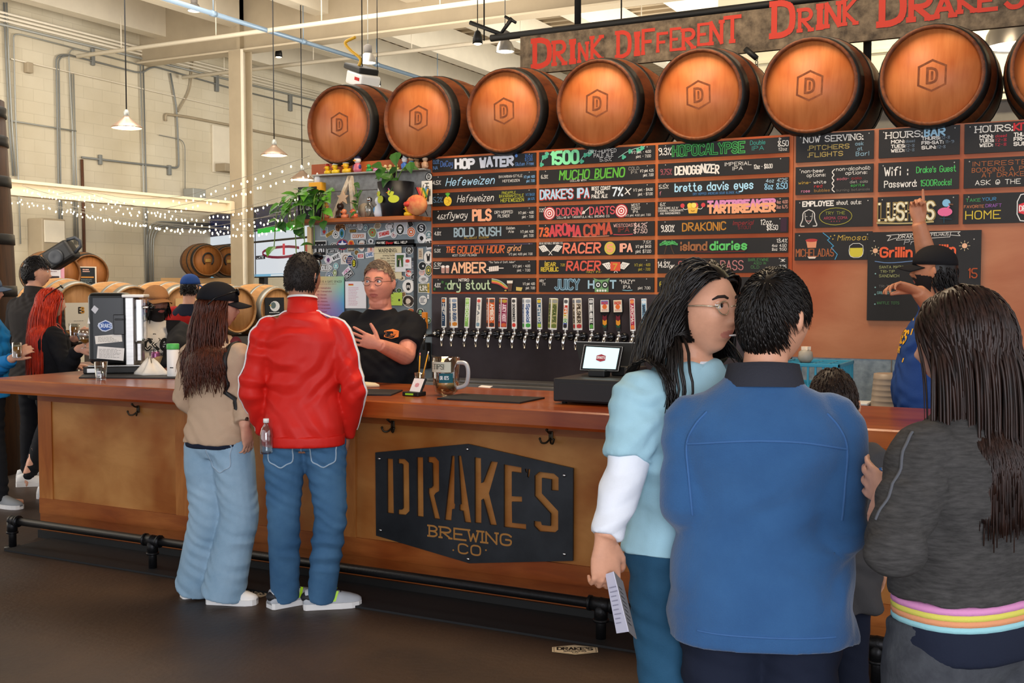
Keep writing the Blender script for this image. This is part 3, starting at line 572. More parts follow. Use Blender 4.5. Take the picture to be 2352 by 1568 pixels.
C2 = [
 ('green 1500 pale ale', [vine(.01, .08, .05, .95), ('1500', .115, .12, .8, '86e2a6', .235, dict(wt=.26)), vine(.36, .48, .15, .9), ('DRY-HOPPED', .445, .68, .24, WHT, .235), ('PALE ALE', .49, .4, .24, WHT, .165), ('5.5%', .54, .1, .24, WHT, .1), vine(.7, .92, .3, .95)] + price('1/2 pint - 4.00', 'pint - 7.00', .81, WHT, .16)),
 ('mucho bueno', [('6.3%', .02, .4, .24, WHT, .06), ('MUCHO BUENO', .185, .26, .6, '5fae3e', .56, dict(wt=.17, shear=.1)), ('COLLAB WITH', .28, .08, .13, WHT, .14), under(.45, .56, .18, '5fae3e'), ('COLD', .785, .68, .2, '9a968e', .085), ('IPA', .805, .42, .2, '9a968e', .05)] + price('1/2 pint 4.25', 'pint 7.00', .88, WHT, .11)),
 ("Drake's IPA", [("DRAKE'S IPA", .015, .2, .62, 'c04a44', .43, dict(wt=.28)), ("DRAKE'S IPA", .012, .24, .6, 'a9cfe4', .43, dict(wt=.18)), ('BEST COAST', .47, .7, .22, WHT, .16, dict(wt=.2)), ('INDIA', .5, .44, .2, WHT, .075, dict(wt=.2)), ('PALE ALE', .47, .15, .22, WHT, .135, dict(wt=.2)), ('7%', .65, .25, .55, 'cfdbe4', .085, dict(wt=.2)), lambda d, w, h: (d.line([(w * .755, h * .35), (w * .805, h * .7)], h * .07, WHT), d.line([(w * .76, h * .72), (w * .795, h * .3)], h * .07, WHT))] + price('1/2 pint - $4.00', 'pint - $7.00', .825, WHT, .16)),
 ("dodgin' darts with red targets", [('7.25%', .003, .6, .22, WHT, .055), target(.095), ("DODGIN'", .16, .3, .5, 'c8525a', .23, dict(wt=.16)), dart, ('DARTS', .455, .3, .5, 'c8525a', .21, dict(wt=.16)), target(.725), ('WEST', .81, .75, .17, WHT, .07), ('COAST', .81, .52, .17, WHT, .075), ('IPA', .825, .3, .17, WHT, .04), ('COLLAB W/ TARANTULA HILL BREWING CO.', .165, .08, .14, WHT, .46), ('1/2 pint 4.50 pint 7.50', .76, .08, .13, WHT, .21)]),
 ('aroma coma', [('7.3', .005, .15, .55, 'd8663a', .08, fat), ('AROMA', .1, .15, .7, 'c8484e', .27, jt), ('COMA', .405, .15, .7, 'b8503c', .235, jt), ('WESTCOAST', .66, .66, .2, 'd8a8a0', .18), ('IPA', .7, .3, .32, '8a3a34', .09), ('$4.25', .835, .58, .28, 'e6c8c0', .1), ('$7.50', .83, .2, .28, 'e6c8c0', .11), under(.66, .82, .14, 'c8484e'), under(.3, .62, .06, 'c88a70')]),
 ('racer 5 IPA with gold disc', [('BEAR REPUBLIC BREWING CO.', .005, .84, .13, WHT, .21), flags(.105), ('RACER', .22, .2, .65, 'e27c62', .32, dict(wt=.2, shear=.12)), coins(.63), ('5', .61, .26, .45, 'e89878', .04, fat), ('IPA', .72, .24, .5, 'e8a890', .095, fat), ('7.5%', .91, .76, .18, WHT, .065), ('1/2 pint $4.50', .85, .47, .18, WHT, .125), ('pint $7.00', .85, .13, .2, WHT, .125)]),
 ('racer 7 hazy IPA', [('BEAR', .055, .56, .25, 'c0a83a', .095, fat), ('REPUBLIC', .02, .2, .26, 'c0a83a', .155, fat), ('7.0%', .195, .55, .17, 'c0a83a', .04), ('RACER', .25, .26, .6, 'd25a4a', .29, dict(wt=.2, shear=.12)), ('-HAZY IPA-', .42, .06, .14, 'c0a83a', .135), flags(.68, 1.1), badge, ('7', .66, .3, .36, 'c89a3a', .03, fat)] + price('1/2 pint - 4.00', 'pint - 7.00', .84, 'a89a3a', .13)),
 ('juicy hoot with a green owl', [('ABV', .005, .72, .17, WHT, .04), ('7%', .03, .48, .17, WHT, .03), ('JUICY', .15, .2, .66, '86a8bc', .21, dict(wt=.26)), ('JUICY', .15, .22, .62, '3a5664', .21, dict(wt=.12)), ('H', .445, .28, .5, '9abccc', .045, fat), owl, ('T', .635, .28, .5, '9abccc', .045, fat), ('"HAZY"', .715, .58, .26, WHT, .125), ('IPA', .745, .24, .22, WHT, .06), under(.74, .82, .14, '7fb0c0'), ('pint 7.00', .87, .2, .17, WHT, .1)]),
]
C3 = [
 ('hopocalypse', [('9.3%', .005, .3, .45, WHT, .1), ('HOPOCALYPSE', .12, .2, .62, '4aa856', .55, dict(wt=.28)), ('HOPOCALYPSE', .12, .2, .62, '1d2a1e', .55, dict(wt=.1)), ('Double', .715, .62, .26, '3a8a80', .11), ('IPA', .73, .26, .26, '3a8a80', .085), ('$', .925, .84, .12, WHT, .012), ('8.50', .92, .42, .34, WHT, .075), ('12oz', .925, .14, .18, WHT, .06)]),
 ('denogginizer', [('9.75%', .02, .25, .36, '9a5058', .09), ('DENOGGINIZER', .138, .22, .52, 'e4ded2', .34, dict(wt=.19, jit=.3)), ('IMPERIAL', .525, .62, .22, WHT, .2), ('IPA', .585, .32, .22, WHT, .075), ('12oz - $8.00', .745, .34, .26, WHT, .135)]),
 ('brette davis eyes', [('5.5%', .01, .6, .24, WHT, .075), ('f', .015, .16, .24, 'c88090', .012), ('brette davis eyes', .138, .36, .5, 'a6d4ea', .6, dict(wt=.16)), ('DRY HOPPED AMERICAN SOUR BLONDE ALE', .28, .08, .14, '4a78a8', .36), ('4oz 4.25', .835, .7, .22, 'a6c4d4', .155), ('8oz 8.50', .825, .26, .36, '8fc4e2', .165)]),
 ('tartbreaker with a boxing tart', [('6%', .02, .7, .22, WHT, .04), ('SOUR BLONDE ALE W/', .005, .5, .12, WHT, .16), ('CHERRIES, POMEGRANATE', .005, .32, .12, WHT, .2), ('AND MARIONBERRIES', .02, .14, .12, WHT, .16), tart, ('TARTBREAKER', .4, .5, .38, 'cf86b2', .5, dict(wt=.4)), ('TARTBREAKER', .4, .14, .46, 'e2a078', .5, dict(wt=.36)), ('4oz 4.00', .915, .6, .2, 'c89080', .08), ('8oz 6.75', .915, .28, .2, 'c89080', .08)]),
 ('drakonic', [('9.80%', .028, .25, .42, WHT, .105), ('DRAKONIC', .2, .28, .5, 'b27a30', .335, dict(wt=.17, jit=.1)), ('Imperial', .59, .58, .26, '8a2e30', .15, sl), ('STOUT', .63, .3, .2, '7a2a2e', .1), ('12oz.', .8, .55, .32, WHT, .085), ('$8.50', .845, .2, .3, WHT, .08), lambda d, w, h: d.poly([(w * .945, h * .06), (w * .99, h * .06), (w * .99, h * .95), (w * .945, h * .95)], '3a2634')]),
 ('island diaries with palm trees', [palms, ('island', .19, .26, .52, '93603e', .2, dict(wt=.22)), ('diaries', .42, .26, .52, '5cbc64', .275, dict(wt=.22)), under(.3, .68, .14, '6a2e2a'), ('13.4%', .92, .66, .22, WHT, .075), ('4oz 4.50', .885, .38, .17, WHT, .105), ('8oz 9.50', .885, .14, .17, WHT, .105)]),
 ('brown barleywine by the long-haired man\'s head', [('14.8%', .005, .4, .38, WHT, .095), ('*', .1, .22, .4, WHT, .035), ('S', .17, .2, .6, 'a85a58', .03, dict(wt=.1)), ('PASS', .5, .2, .6, 'b87876', .17, dict(wt=.1)), ('BARLEYWINE', .71, .76, .17, '4a7a4a', .15), ('AGED IN', .75, .54, .15, '4a7a4a', .09), ('OLD', .73, .28, .18, '4a7a4a', .06), ('*', .95, .66, .25, WHT, .03), ('7.25', .94, .3, .18, WHT, .05)]),
 ('yellow 6.9 percent', [('6.9%', .02, .4, .3, 'c8b83a', .055), ('Ra', .575, .42, .4, 'b0b03a', .05, fat)]),
]
ZT, PIT, BH = 2.56, .1234, .0965
cols = [(-4.274, -3.437, C1, 'left'), (-3.412, -2.569, C2, 'middle'), (-2.546, -1.692, C3, 'right')]
for x0, x1, lst, side in cols:
    for i, (nm, items) in enumerate(lst):
        z1 = ZT - PIT * i
        board(x0, z1 - BH, x1, z1, 'black menu board reading %s, %s column of beers' % (nm.replace("Drake's", 'house'), side), items, 'beer menu boards')
def bx(x0, y0, x1, y1): a = W(x0, y1, YW); b2 = W(x1, y0, YW); return a.x, a.z, b2.x, b2.z
ra = [W(1830, y, YW).z for y in (310.5, 374, 384.5, 448, 460, 524, 535, 598)]
xa = (-1.649, -1.187); xb = (-1.158, -.708); xc = (-.683, -.2)
def squig(d, w, h): d.line([(w * (.49 + .02 * (-1) ** i), h * (.06 + i * .8 / 8)) for i in range(9)], h * .03, WHT, 2)
def face(d, w, h):
    x, y = w * .18, h * .4
    for s in (-1, 1): d.line([(x, y + h * .25), (x + s * w * .08, y + h * .15), (x + s * w * .075, y - h * .1), (x + s * w * .12, y - h * .34), (x + s * w * .06, y - h * .34)], h * .035, 'c4c0ba', 2); d.line([(x + s * w * .02, y), (x + s * w * .05, y + h * .01)], h * .02, 'a09c96'); d.line([(x + s * w * .05, y + h * .12), (x + s * w * .045, y - h * .12), (x, y - h * .26)], h * .02, 'c4c0ba', 2)
    d.line([(x - w * .03, y - h * .14), (x, y - h * .17), (x + w * .03, y - h * .14)], h * .025, 'b08080', 1)
def oval(d, w, h): d.line([(w * .53 + w * .21 * math.cos(a * .3142), h * .38 + h * .3 * math.sin(a * .3142)) for a in range(21)], h * .018, 'a8a040')
def cup(d, w, h): d.poly([(w * .17, h * .45), (w * .28, h * .45), (w * .29, h * .7), (w * .15, h * .7)], 'd08a68'); d.disc(w * .22, h * .72, w * .08, 'a83a38', 14, h * .06); d.poly([(w * .19, h * .06), (w * .27, h * .06), (w * .29, h * .14), (w * .17, h * .14)], 'd8c8b8')
def bolt(d, w, h): d.line([(w * .37, h * .98), (w * .46, h * .78), (w * .43, h * .72), (w * .51, h * .5), (w * .48, h * .44), (w * .56, h * .2), (w * .53, h * .02)], h * .025, '4a96c0')
def glass(d, w, h): x = w * .8; d.poly([(x - w * .085, h * .2), (x - w * .06, h * .1), (x + w * .06, h * .1), (x + w * .085, h * .2), (x + w * .08, h * .42), (x - w * .08, h * .42)], 'c8bc40'); d.line([(x - w * .08, h * .58), (x - w * .095, h * .25), (x - w * .06, h * .08), (x + w * .06, h * .08), (x + w * .095, h * .25), (x + w * .08, h * .58), (x - w * .08, h * .58)], h * .02, 'd0d0c8', 1)
def flam(d, w, h): d.disc(w * .84, h * .42, w * .09, 'd86a94', 16, h * .15); d.disc(w * .855, h * .72, w * .05, '7fb4d4', 12, h * .13); d.line([(w * .89, h * .6), (w * .86, h * .52), (w * .8, h * .5)], h * .05, 'd86a94', 1); d.line([(w * .89, h * .68), (w * .93, h * .66)], h * .05, '6a4a3a'); d.line([(w * .83, h * .28), (w * .83, h * .06)], h * .025, '2a4a58'); d.line([(w * .78, h * .2), (w * .92, h * .17)], h * .02, '2a4a58')
def bulbs(d, w, h):
    for s in ink('LUSHIES', .02 * w, .2 * h, .56 * h, .68 * w, strokes=True):
        for p in s[::2] if len(s) > 4 else s: d.disc(p[0], p[1], h * .045, 'e0d8b8', 8)
def can(d, w, h): x = w * .73; d.line([(x - w * .14, h * .08), (x - w * .14, h * .9), (x, h * .97), (x + w * .14, h * .9), (x + w * .14, h * .08), (x, h * .03), (x - w * .14, h * .08)], h * .03, 'dcdcd8', 1); d.hexa(x, h * .46, w * .25, h * .5, 'd8404a', .55); d.t("DRAKE'S", x - w * .115, h * .38, h * .17, 'f0e4e0', w * .23, wt=.16)
RB = [(xa, 0, 'now serving pitchers and flights', [('NOW SERVING:', .1, .7, .2, 'd6d2ca', .76, dict(wt=.16, serif=True)), ('.PITCHERS', .16, .42, .15, 'b49c5a', .53, dict(wt=.17)), ('.FLIGHTS', .16, .17, .15, 'b49c5a', .45, dict(wt=.17)), ('ask', .77, .5, .12, '86a8b8', .1), ('at', .8, .32, .12, '86a8b8', .06), ('Bar!', .78, .13, .14, '86a8b8', .16)]),
 (xa, 1, 'non-beer and non-alcoholic options', [('non-beer', .08, .78, .12, WHT, .29), ('options:', .15, .63, .12, WHT, .24), squig, ('non-alcoholic', .53, .8, .12, WHT, .43), ('options:', .65, .65, .12, WHT, .27), ('wine-', .04, .38, .1, 'b8963a', .16), ('white', .24, .38, .1, WHT, .16), ('red', .25, .24, .1, 'c83a3a', .1), ('rose', .08, .08, .1, 'd080a0', .11), ('bubbles', .25, .08, .1, '9a7440', .2), ('soda-', .54, .47, .09, 'd0707a', .15), ('cola', .73, .47, .09, 'a02a2a', .12), ('diet cola', .71, .34, .09, 'a09c94', .22), ('sprite', .72, .22, .09, '3fa84a', .17), ('burning botanicals', .54, .07, .08, '6a6660', .42)]),
 (xa, 2, 'employee shout outs with a drawn face', [('EMPLOYEE', .1, .77, .16, WHT, .4, fat), ('shout outs:', .54, .79, .14, WHT, .31), face, oval, ('TRY THE', .4, .45, .1, '8a9040', .25), ('AROMA COMA', .38, .28, .09, 'a84a58', .3), ('* * * *', .47, .18, .05, 'a84a58', .12)]),
 (xa, 3, 'micheladas and mimosas', [cup, ('MICHELADAS', .02, .14, .26, 'a05c38', .49, dict(wt=.12)), bolt, ('Mimosas', .56, .7, .18, 'b89a48', .42, dict(wt=.13, shear=.2)), glass, lambda d, w, h: [d.disc(w * u, h * v, h * .025, 'b89a48', 8) for u, v in ((.47, .85), (.5, .75), (.52, .88))]]),
 (xb, 0, 'hours of the bar', [('HOURS:', .09, .68, .2, 'd6d2ca', .45, dict(wt=.16, serif=True)), ('BAR', .575, .68, .24, '8fb6cc', .24, fat)] + [(s, .16, v, .1, WHT, wd, fat) for s, v, wd in (('MON:', .5, .16), ('TUES:', .34, .17), ('WED:', .19, .16))] + [(s, .34, v, .09, '6a7a88', .11) for s, v in (('closed', .5), ('12-8', .34), ('12-8', .19))] + [(s, .54, v, .1, WHT, wd, fat) for s, v, wd in (('THURS:', .55, .22), ('FRI-SAT:', .4, .26), ('SUN:', .24, .17))] + [(s, u, v, .09, '7a8a98', .1) for s, u, v in (('12-8', .78, .55), ('11-9', .83, .4), ('12-8', .73, .24))]),
 (xb, 1, 'wifi name and password', [('Wifi :', .08, .55, .28, WHT, .29), ("Drake's Guest", .48, .6, .2, '4ab05a', .48), ('Password:', .08, .14, .22, WHT, .4), ('1500Rocks!', .535, .14, .2, '4ab05a', .37)]),
 (xb, 2, 'marquee letters and a pink flamingo', [('LUSHIES', .02, .2, .56, '9a8450', .68, dict(wt=.24)), ('LUSHIES', .02, .2, .56, '2c2622', .68, dict(wt=.13)), bulbs, flam, under(.0, .7, .1, 'b0a070')]),
 (xc, 0, 'hours of the kitchen', [('HOURS:', .12, .7, .2, 'd6d2ca', .4, dict(wt=.16, serif=True)), ('KITCHEN', .54, .7, .22, 'b83038', .44, fat)] + [(s, .17, v, .1, WHT, wd, fat) for s, v, wd in (('MON:', .5, .14), ('TUES:', .36, .15), ('WED:', .21, .14))] + [(s, .34, v, .09, 'b83040', .12) for s, v in (('closed', .5), ('12-8', .36), ('12-8', .21))] + [(s, .54, v, .11, WHT, wd, fat) for s, v, wd in (('THURS:', .5, .2), ('FRI-SAT:', .35, .24), ('SUN:', .19, .15))]),
 (xc, 1, 'interest in booking a party', [('INTERESTED IN', .1, .74, .14, 'a4603a', .8), ('BOOKING A PARTY', .09, .53, .14, 'a4603a', .8), ("AT DRAKE'S?", .2, .35, .14, 'a4603a', .6), ('ASK @ THE BAR', .13, .1, .15, WHT, .7)]),
 (xc, 2, 'taking draft home in a can', [('TAKE', .03, .74, .1, '4aa05a', .16), ('YOUR', .21, .76, .1, '4a90c0', .15), ('FAVORITE', .01, .53, .09, 'c87a50', .22), ('DRAFT', .25, .54, .1, '9a60b0', .17), ('HOME', .03, .16, .26, 'c8b040', .38, dict(wt=.13)), can, ('C', .94, .4, .25, '4ab05a', .05)])]
for (x0, x1), r, nm, items in RB:
    board(x0, ra[2 * r + 1], x1, ra[2 * r], 'black chalk board about %s, right part of the wall' % nm, items, 'notice boards', .014)
x0, z0, x1, z1 = bx(1992, 528, 2255, 735)
def banner(d, w, h):
    d.line([(w * .26, h * .91), (w * .3, h * .97), (w * .74, h * .985), (w * .73, h * .93), (w * .26, h * .905)], h * .006, 'd0ccc4'); d.line([(w * .26, h * .93), (w * .18, h * .9), (w * .21, h * .95), (w * .17, h * .96), (w * .28, h * .97)], h * .006, 'd0ccc4'); d.line([(w * .74, h * .95), (w * .82, h * .94), (w * .8, h * .97), (w * .82, h * .985), (w * .7, h * .985)], h * .006, 'd0ccc4')
    for u, v in ((.07, .79), (.86, .83)):
        d.disc(w * u, h * v, h * .028, 'e0b08c', 16); [d.line([(w * u + h * .038 * math.cos(a), h * v + h * .038 * math.sin(a)), (w * u + h * .055 * math.cos(a), h * v + h * .055 * math.sin(a))], h * .005, 'd8c8a0') for a in [i * PI / 4 for i in range(8)]]
    d.line([(w * .07, h * .67), (w * .2, h * .645), (w * .5, h * .68)], h * .008, '6a8ab8', 2)
    for v in (.53, .375, .295, .185): d.disc(w * .075, h * v, h * .008, '8ab8b8', 8)
board(x0, z0, x1, z1, 'big black food menu board with orange grillin heading behind the pointing man', [banner, ('DRAK', .28, .925, .04, WHT, .13), ('FFELHAUS', .55, .945, .03, WHT, .17), ('Pr', .33, .855, .05, 'a8a8a8', .08, sl), ('Grillin', .12, .72, .1, 'e0623e', .28, dict(wt=.22)), ('Chillin', .5, .75, .09, 'e0623e', .28, dict(wt=.22)), ('SANTA MARIA', .11, .59, .028, 'a0a470', .22), ('TRI-TIP', .12, .54, .028, 'a0a470', .13), ('SANDWICH', .11, .49, .03, 'a0a470', .18), ('TRI-TIP TACOS', .11, .375, .026, '6a6a6a', .25), ('GRILLED ELOTE', .095, .3, .028, '7aa8a8', .21), ('WAFFLE TOTS', .095, .185, .028, '4a7a50', .2), ('15', .9, .48, .1, 'a04a2a', .07)], None, .02)
# ------------------------------------------------------------------ barrels on the wall
M_head = wood('barrel_head_oak', 'd08048', 'bd6c38', 2.4, (9, 9, 1.2), .5, c3='ecd4bc', blotch=3, bump=.1)
M_stave = wood('barrel_stave_oak', '8a4c22', '5c3016', 3, (9, 1, 9), .6, c3='b8a088', bump=.2)
M_hoop = mat('dark_hoop_iron', '2e2c2a', .5, .6, noise=.2, nscale=8)
M_burn = mat('burnt_brand', '6a361a', .8, nscale=30, c2='8a4c28')
def make_barrel(label, mhead=M_head, mstave=M_stave, mhoop=M_hoop, L_=.88, r0=.285, r1=.345, mark=True):
    """lying along y, front head at y=0 facing -y, axis at z=0"""
    t = thing('oak_barrel', (0, 0, 0), label, 'barrel'); rr = lambda y: r0 + (r1 - r0) * (1 - (2 * y / L_ - 1) ** 2)
    A = Matrix.Rotation(-PI / 2, 4, 'X')          # lathe z -> y
    q = MB(); pr = [(r0 - .02, .03), (r0 - .016, .0), (r0, 0)] + [(rr(i * L_ / 16), i * L_ / 16) for i in range(1, 16)] + [(r0, L_), (r0 - .02, L_), (r0 - .02, L_ - .03)]
    q.lathe(pr, 36, A, False); q.build('staves', mstave, t)
    for k, nm in ((.03, 'front'), (L_ - .03, 'back')):
        q = MB(); q.lathe([(r0 - .019, k - .006), (r0 - .019, k + .006)], 36, A); q.build('head', mhead, t)
    for a, b2 in ((.01, .095), (.235, .28), (L_ - .28, L_ - .235), (L_ - .095, L_ - .01)):
        q = MB(); q.lathe([(rr(a) - .004, a), (rr(a) + .004, a), (rr(b2) + .004, b2), (rr(b2) - .004, b2)], 36, A, False); q.build('hoop', mhoop, t)
    if mark:
        d = Decal((0, .0235, 0)); hw, hh = .074, .088
        hexl = [(-hw, -hh * .6), (0, -hh), (hw, -hh * .6), (hw, hh * .6), (0, hh), (-hw, hh * .6), (-hw, -hh * .6)]
        d.quads(stroke_quads(hexl, .011), M_burn); d.quads(ink('D', -.026, -.042, .084, .052, .16) + stroke_quads([(0, -.02), (0, .02)], .012), M_burn); d.build('brand_mark', t)
    return t
bar0 = make_barrel('')
NTH = ['leftmost oak barrel above the wall, over the ducks', 'second oak barrel from left, above the left end of the menu boards', 'third oak barrel from left above the hop water board', 'fourth oak barrel from left, under the word drink', 'fifth oak barrel from left, above the hopocalypse board', 'sixth oak barrel from left, above the now serving board', 'seventh oak barrel from left, above the hours of the bar board', 'rightmost oak barrel above the wall, cut by the picture edge']
for i in range(8):
    t = bar0 if i == 0 else copy_tree(bar0); t.location = (-5.06 + .7 * i, 6.865, 2.853); tag(t, NTH[i], 'barrel', 'oak barrels on top of the menu wall'); t.rotation_euler.y = (0, .03, -.02, .02, -.03, .04, .02, 0)[i]
o = MB(); o.bbox((-.69, 7.35, 2.52), (-.6, 7.4, 2.66), .01); tag(o.build('wedge_block', mat('orange_plastic', 'd8801e', .5)), 'orange wedge block beside the seventh barrel', 'wedge')
# cradle rails that carry the barrels
for y, l in ((7.05, 'front'), (7.55, 'back')):
    o = MB(); o.box((-5.35, y, 2.515), (1.2, y + .08, 2.53 if y < 7.2 else 2.515 + .006)); tag(o.build('cradle_rail', mat('deck_dark_wood', '3a2412', .7)), 'dark %s rail under the row of barrels' % l, 'rail')
# ------------------------------------------------------------------ beer taps
M_knob = mat('black_collar', '17171a', .2, spec=.6)
def make_handle_label(d, w, h, tx, bg, fg, top, bot, vert=True, style=0):
    d.rect(.004, .012, w - .004, h - .004, bg)
    if style == 1:   # rainbow
        for k, c in enumerate(('c03a2a', 'd87a2a', 'c8b43a', '4a9a4a', '5a5ab0')): d.rect(.004, h * (.78 - .14 * (k + 1)), w - .004, h * (.78 - .14 * k), c)
    if top: d.hexa(w / 2, h * .9, w * .7, h * .12, top, .6)
    if bot: d.hexa(w / 2, h * .13, w * .7, h * .14, bot, .6)
    Lt = h * .56; wd = w * .46
    Q = ink(tx, 0, 0, wd, Lt * min(1, .22 + .14 * len(tx)), .24); y1 = h * .8
    d.quads([[(w * .27 + p[1], y1 - p[0]) for p in q] for q in Q], fg)
    if len(tx) < 6: d.scrib(w * .3, h * .22, w * .62, h * .4, 3, fg, 3)
TAPS = [(310, 'HEF', '1f3a58', 'e8e4da', 'd07a3a', '2a3a50', 0), (400, 'BOLD RUSH', 'd8d0c4', '2a4a70', '8a9ab0', 'c07a2a', 1), (520, '1500', '8fc060', 'f0f4e6', 'b8d890', '7fae5a', 0), (625, 'IPA', 'e6e2d8', '1f3448', 'd05a50', '7a98a8', 0), (740, 'AMBER', 'd0602c', 'f0e2d0', '5a5450', '3a3434', 1), (850, 'JUICY HOOT', '8a2a4a', 'e8c8d0', 'b89a3a', 'c8603a', 1), (960, 'DENOGGINIZER', 'ece8e0', '1c1c1c', '4a4a4a', 'c83a30', 0), (1075, 'Special', 'dfe2e6', '27508a', 'a0a8b0', '4aa04a', 1), (1195, 'LIMITED', '40607a', 'f0f0ea', 'd0b43a', '9ab83a', 0), (1310, 'HOPOCALYPSE', 'b8b078', '4a5a2a', '9a9a92', '6a7a3a', 1), (1430, 'LIMITED', 'f0ece4', 'f4f0e8', '5a5a5a', '2a2a2a', 2), (1545, 'PILSNER', 'cfc2ac', '3a2e20', '7a8088', 'b03a3a', 1), (1675, 'BARREL-AGED ALE', '2a2a2c', 'e8e8e4', 'c0c0c0', '58a048', 0), (1800, '', '', '', '5a7ab8', '', 3), (1925, '', '', '', 'd8b890', '', 3), (2055, 'AROMA', 'a8304a', 'f0dcd4', 'e08a50', 'e07a40', 0), (2160, 'BARREL-AGED', '88b4d0', '26303c', 'd8e0e4', '6aa84a', 0), (2320, 'DRAKONIC', 'd6cfc6', '6a2024', '8a2a2a', '8a2a2a', 1)]
TL = ['dark blue HEF', 'tan and blue BOLD RUSH', 'green 1500', 'white and navy IPA', 'orange AMBER', 'purple red JUICY HOOT', 'white DENOGGINIZER', 'white and blue SPECIAL', 'slate LIMITED', 'khaki HOPOCALYPSE', 'rainbow LIMITED', 'tan PILSNER', 'black BARREL-AGED ALE', 'blue paddle with striped stem', 'cream paddle with striped stem', 'red AROMA', 'light blue BARREL-AGED', 'dark red DRAKONIC']
for (px, tx, bg, fg, top, bot, st), nm in zip(TAPS, TL):
    p = W(960 + px / 4.055, 660 + (452 + (px - 310) * .009) / 4.055, YW); X, Z = p.x, 1.298
    t = thing('beer_tap', (X, YW, Z), 'beer tap with %s handle on dark steel tap wall' % nm, 'beer tap', 'beer taps along the tap wall')
    A = Matrix.Rotation(PI / 2, 4, 'X')
    q = MB(); q.lathe([(.032, 0), (.032, .012), (.026, .03), (.018, .034)], 18, A); q.build('collar', M_knob, t)
    q = MB(); q.tube([(0, -.03, 0), (0, -.1, 0), (0, -.125, -.012), (0, -.135, -.04), (0, -.138, -.085)], [.012, .013, .014, .011, .009], 12); q.tube([(0, -.1, 0), (0, -.1, .035)], [.011, .008], 10); q.ball((0, -.1, .012), .017, 10); q.tube([(0, -.1, .03), (0, -.1, .045)], .01, 10); q.build('faucet', M_chrome, t)
    hw, hd, hh = .036, .024, .215; z0 = .045; tilt = math.radians(random.Random(px).uniform(-3, 3)); M = Matrix.Translation((0, -.1, z0)) @ Matrix.Rotation(tilt, 4, 'Y') @ Matrix.Rotation(PI / 4 if st == 1 else math.radians(10), 4, 'Z')
    if st == 3:
        q = MB(); q.use(M_blackg).bbox((-.034, -.018, .12), (.034, .018, .21), .006, M); q.rings([[M @ V((a * sx, b2 * sy, z)) for sx, sy in ((-1, -1), (1, -1), (1, 1), (-1, 1))] for a, b2, z in ((.014, .012, 0), (.016, .013, .09), (.03, .016, .12))], True, True, False)
        q.build('handle', None, t)
        d = Decal(abs_loc(t) + M @ V((-.028, -.0185, .125)), M.to_3x3() @ V((1, 0, 0)), M.to_3x3() @ V((0, 0, 1))); d.rect(0, 0, .056, .08, 'e2d6c2'); d.rect(.004, .05, .052, .076, top); d.disc(.028, .035, .016, 'd86a30', 12); d.t('RACER', .008, .052, .016, 'c03a3a', .04, wt=.2); d.scrib(.008, .006, .05, .02, 2, 'b84a3a', 1)
        for k, c in enumerate(('6a1e2a', '6a1e2a', 'd8902a', 'd8902a', '1f4a36', '2a2a2a')): d.poly([(.014, -.02 - .015 * k), (.028, -.03 - .015 * k), (.042, -.02 - .015 * k), (.042, -.035 - .015 * k), (.028, -.045 - .015 * k), (.014, -.035 - .015 * k)], c)
        d.build('label_print', t)
    else:
        s = .026 if st == 1 else hw / 2; dd = .026 if st == 1 else hd / 2; q = MB()
        q.bbox((-s * .95, -dd * .95, 0), (s * .95, dd * .95, hh), .004, M); q.build('handle', M_plasw, t)
        for k in ((0, 1) if st == 1 else (0,)):
            R3 = M.to_3x3() @ Matrix.Rotation(-PI / 2 * k, 3, 'Z'); ux = R3 @ V((1, 0, 0)); n = R3 @ V((0, -1, 0)); ww = s * 2 if k == 0 else dd * 2
            org = abs_loc(t) + M @ V((0, 0, 0)) - ux * (s * .95) + n * (dd * .95); d = Decal(org, ux, M.to_3x3() @ V((0, 0, 1)))
            make_handle_label(d, s * 1.9, hh, tx, bg, fg, top, bot, style=1 if st == 2 else 0); d.build('label_print', t)
        q = MB(); q.tube([M @ V((0, 0, -.002)), M @ V((0, 0, .006))], .012, 10); q.build('ferrule', M_chrome, t)
p = W(960 + 190 / 4.055, 770, YW); q = MB(); A = Matrix.Rotation(PI / 2, 4, 'X'); t = thing('tap_collar', (p.x, YW, 1.298), 'lone black tap collar without handle at the left end', 'tap collar')
q.lathe([(.032, 0), (.032, .012), (.026, .03), (.015, .034)], 18, A); q.build('collar', M_knob, t); q = MB(); q.tube([(0, -.03, 0), (0, -.06, 0)], .012, 10); q.build('shank', M_chrome, t)
t = thing('nitro_tap', W(990, 770, 6.93), 'nitro tap with orange and black handle beside the sticker wall', 'beer tap'); q = MB(); q.tube([(0, .03, 0), (0, -.09, 0), (0, -.1, -.03)], .012, 10); q.tube([(0, -.08, 0), (0, -.08, .05)], .009, 8); q.build('faucet', M_chrome, t); q = MB(); q.tube([(0, -.1, -.02), (0, -.1, -.1)], [.012, .007], 8); q.build('spout', M_black, t)
q = MB(); q.bbox((-.018, -.1, .05), (.018, -.07, .17), .004); q.build('handle', mat('orange_plastic', 'd8801e', .5), t); d = Decal(abs_loc(t) + V((-.018, -.1, .05))); d.rect(.003, .004, .033, .08, '1c1a1a'); d.quads([[(.01 + p[1], .075 - p[0]) for p in qq] for qq in ink('NITRO', 0, 0, .014, .066, .24)], 'e8e4dc'); d.build('label_print', t)
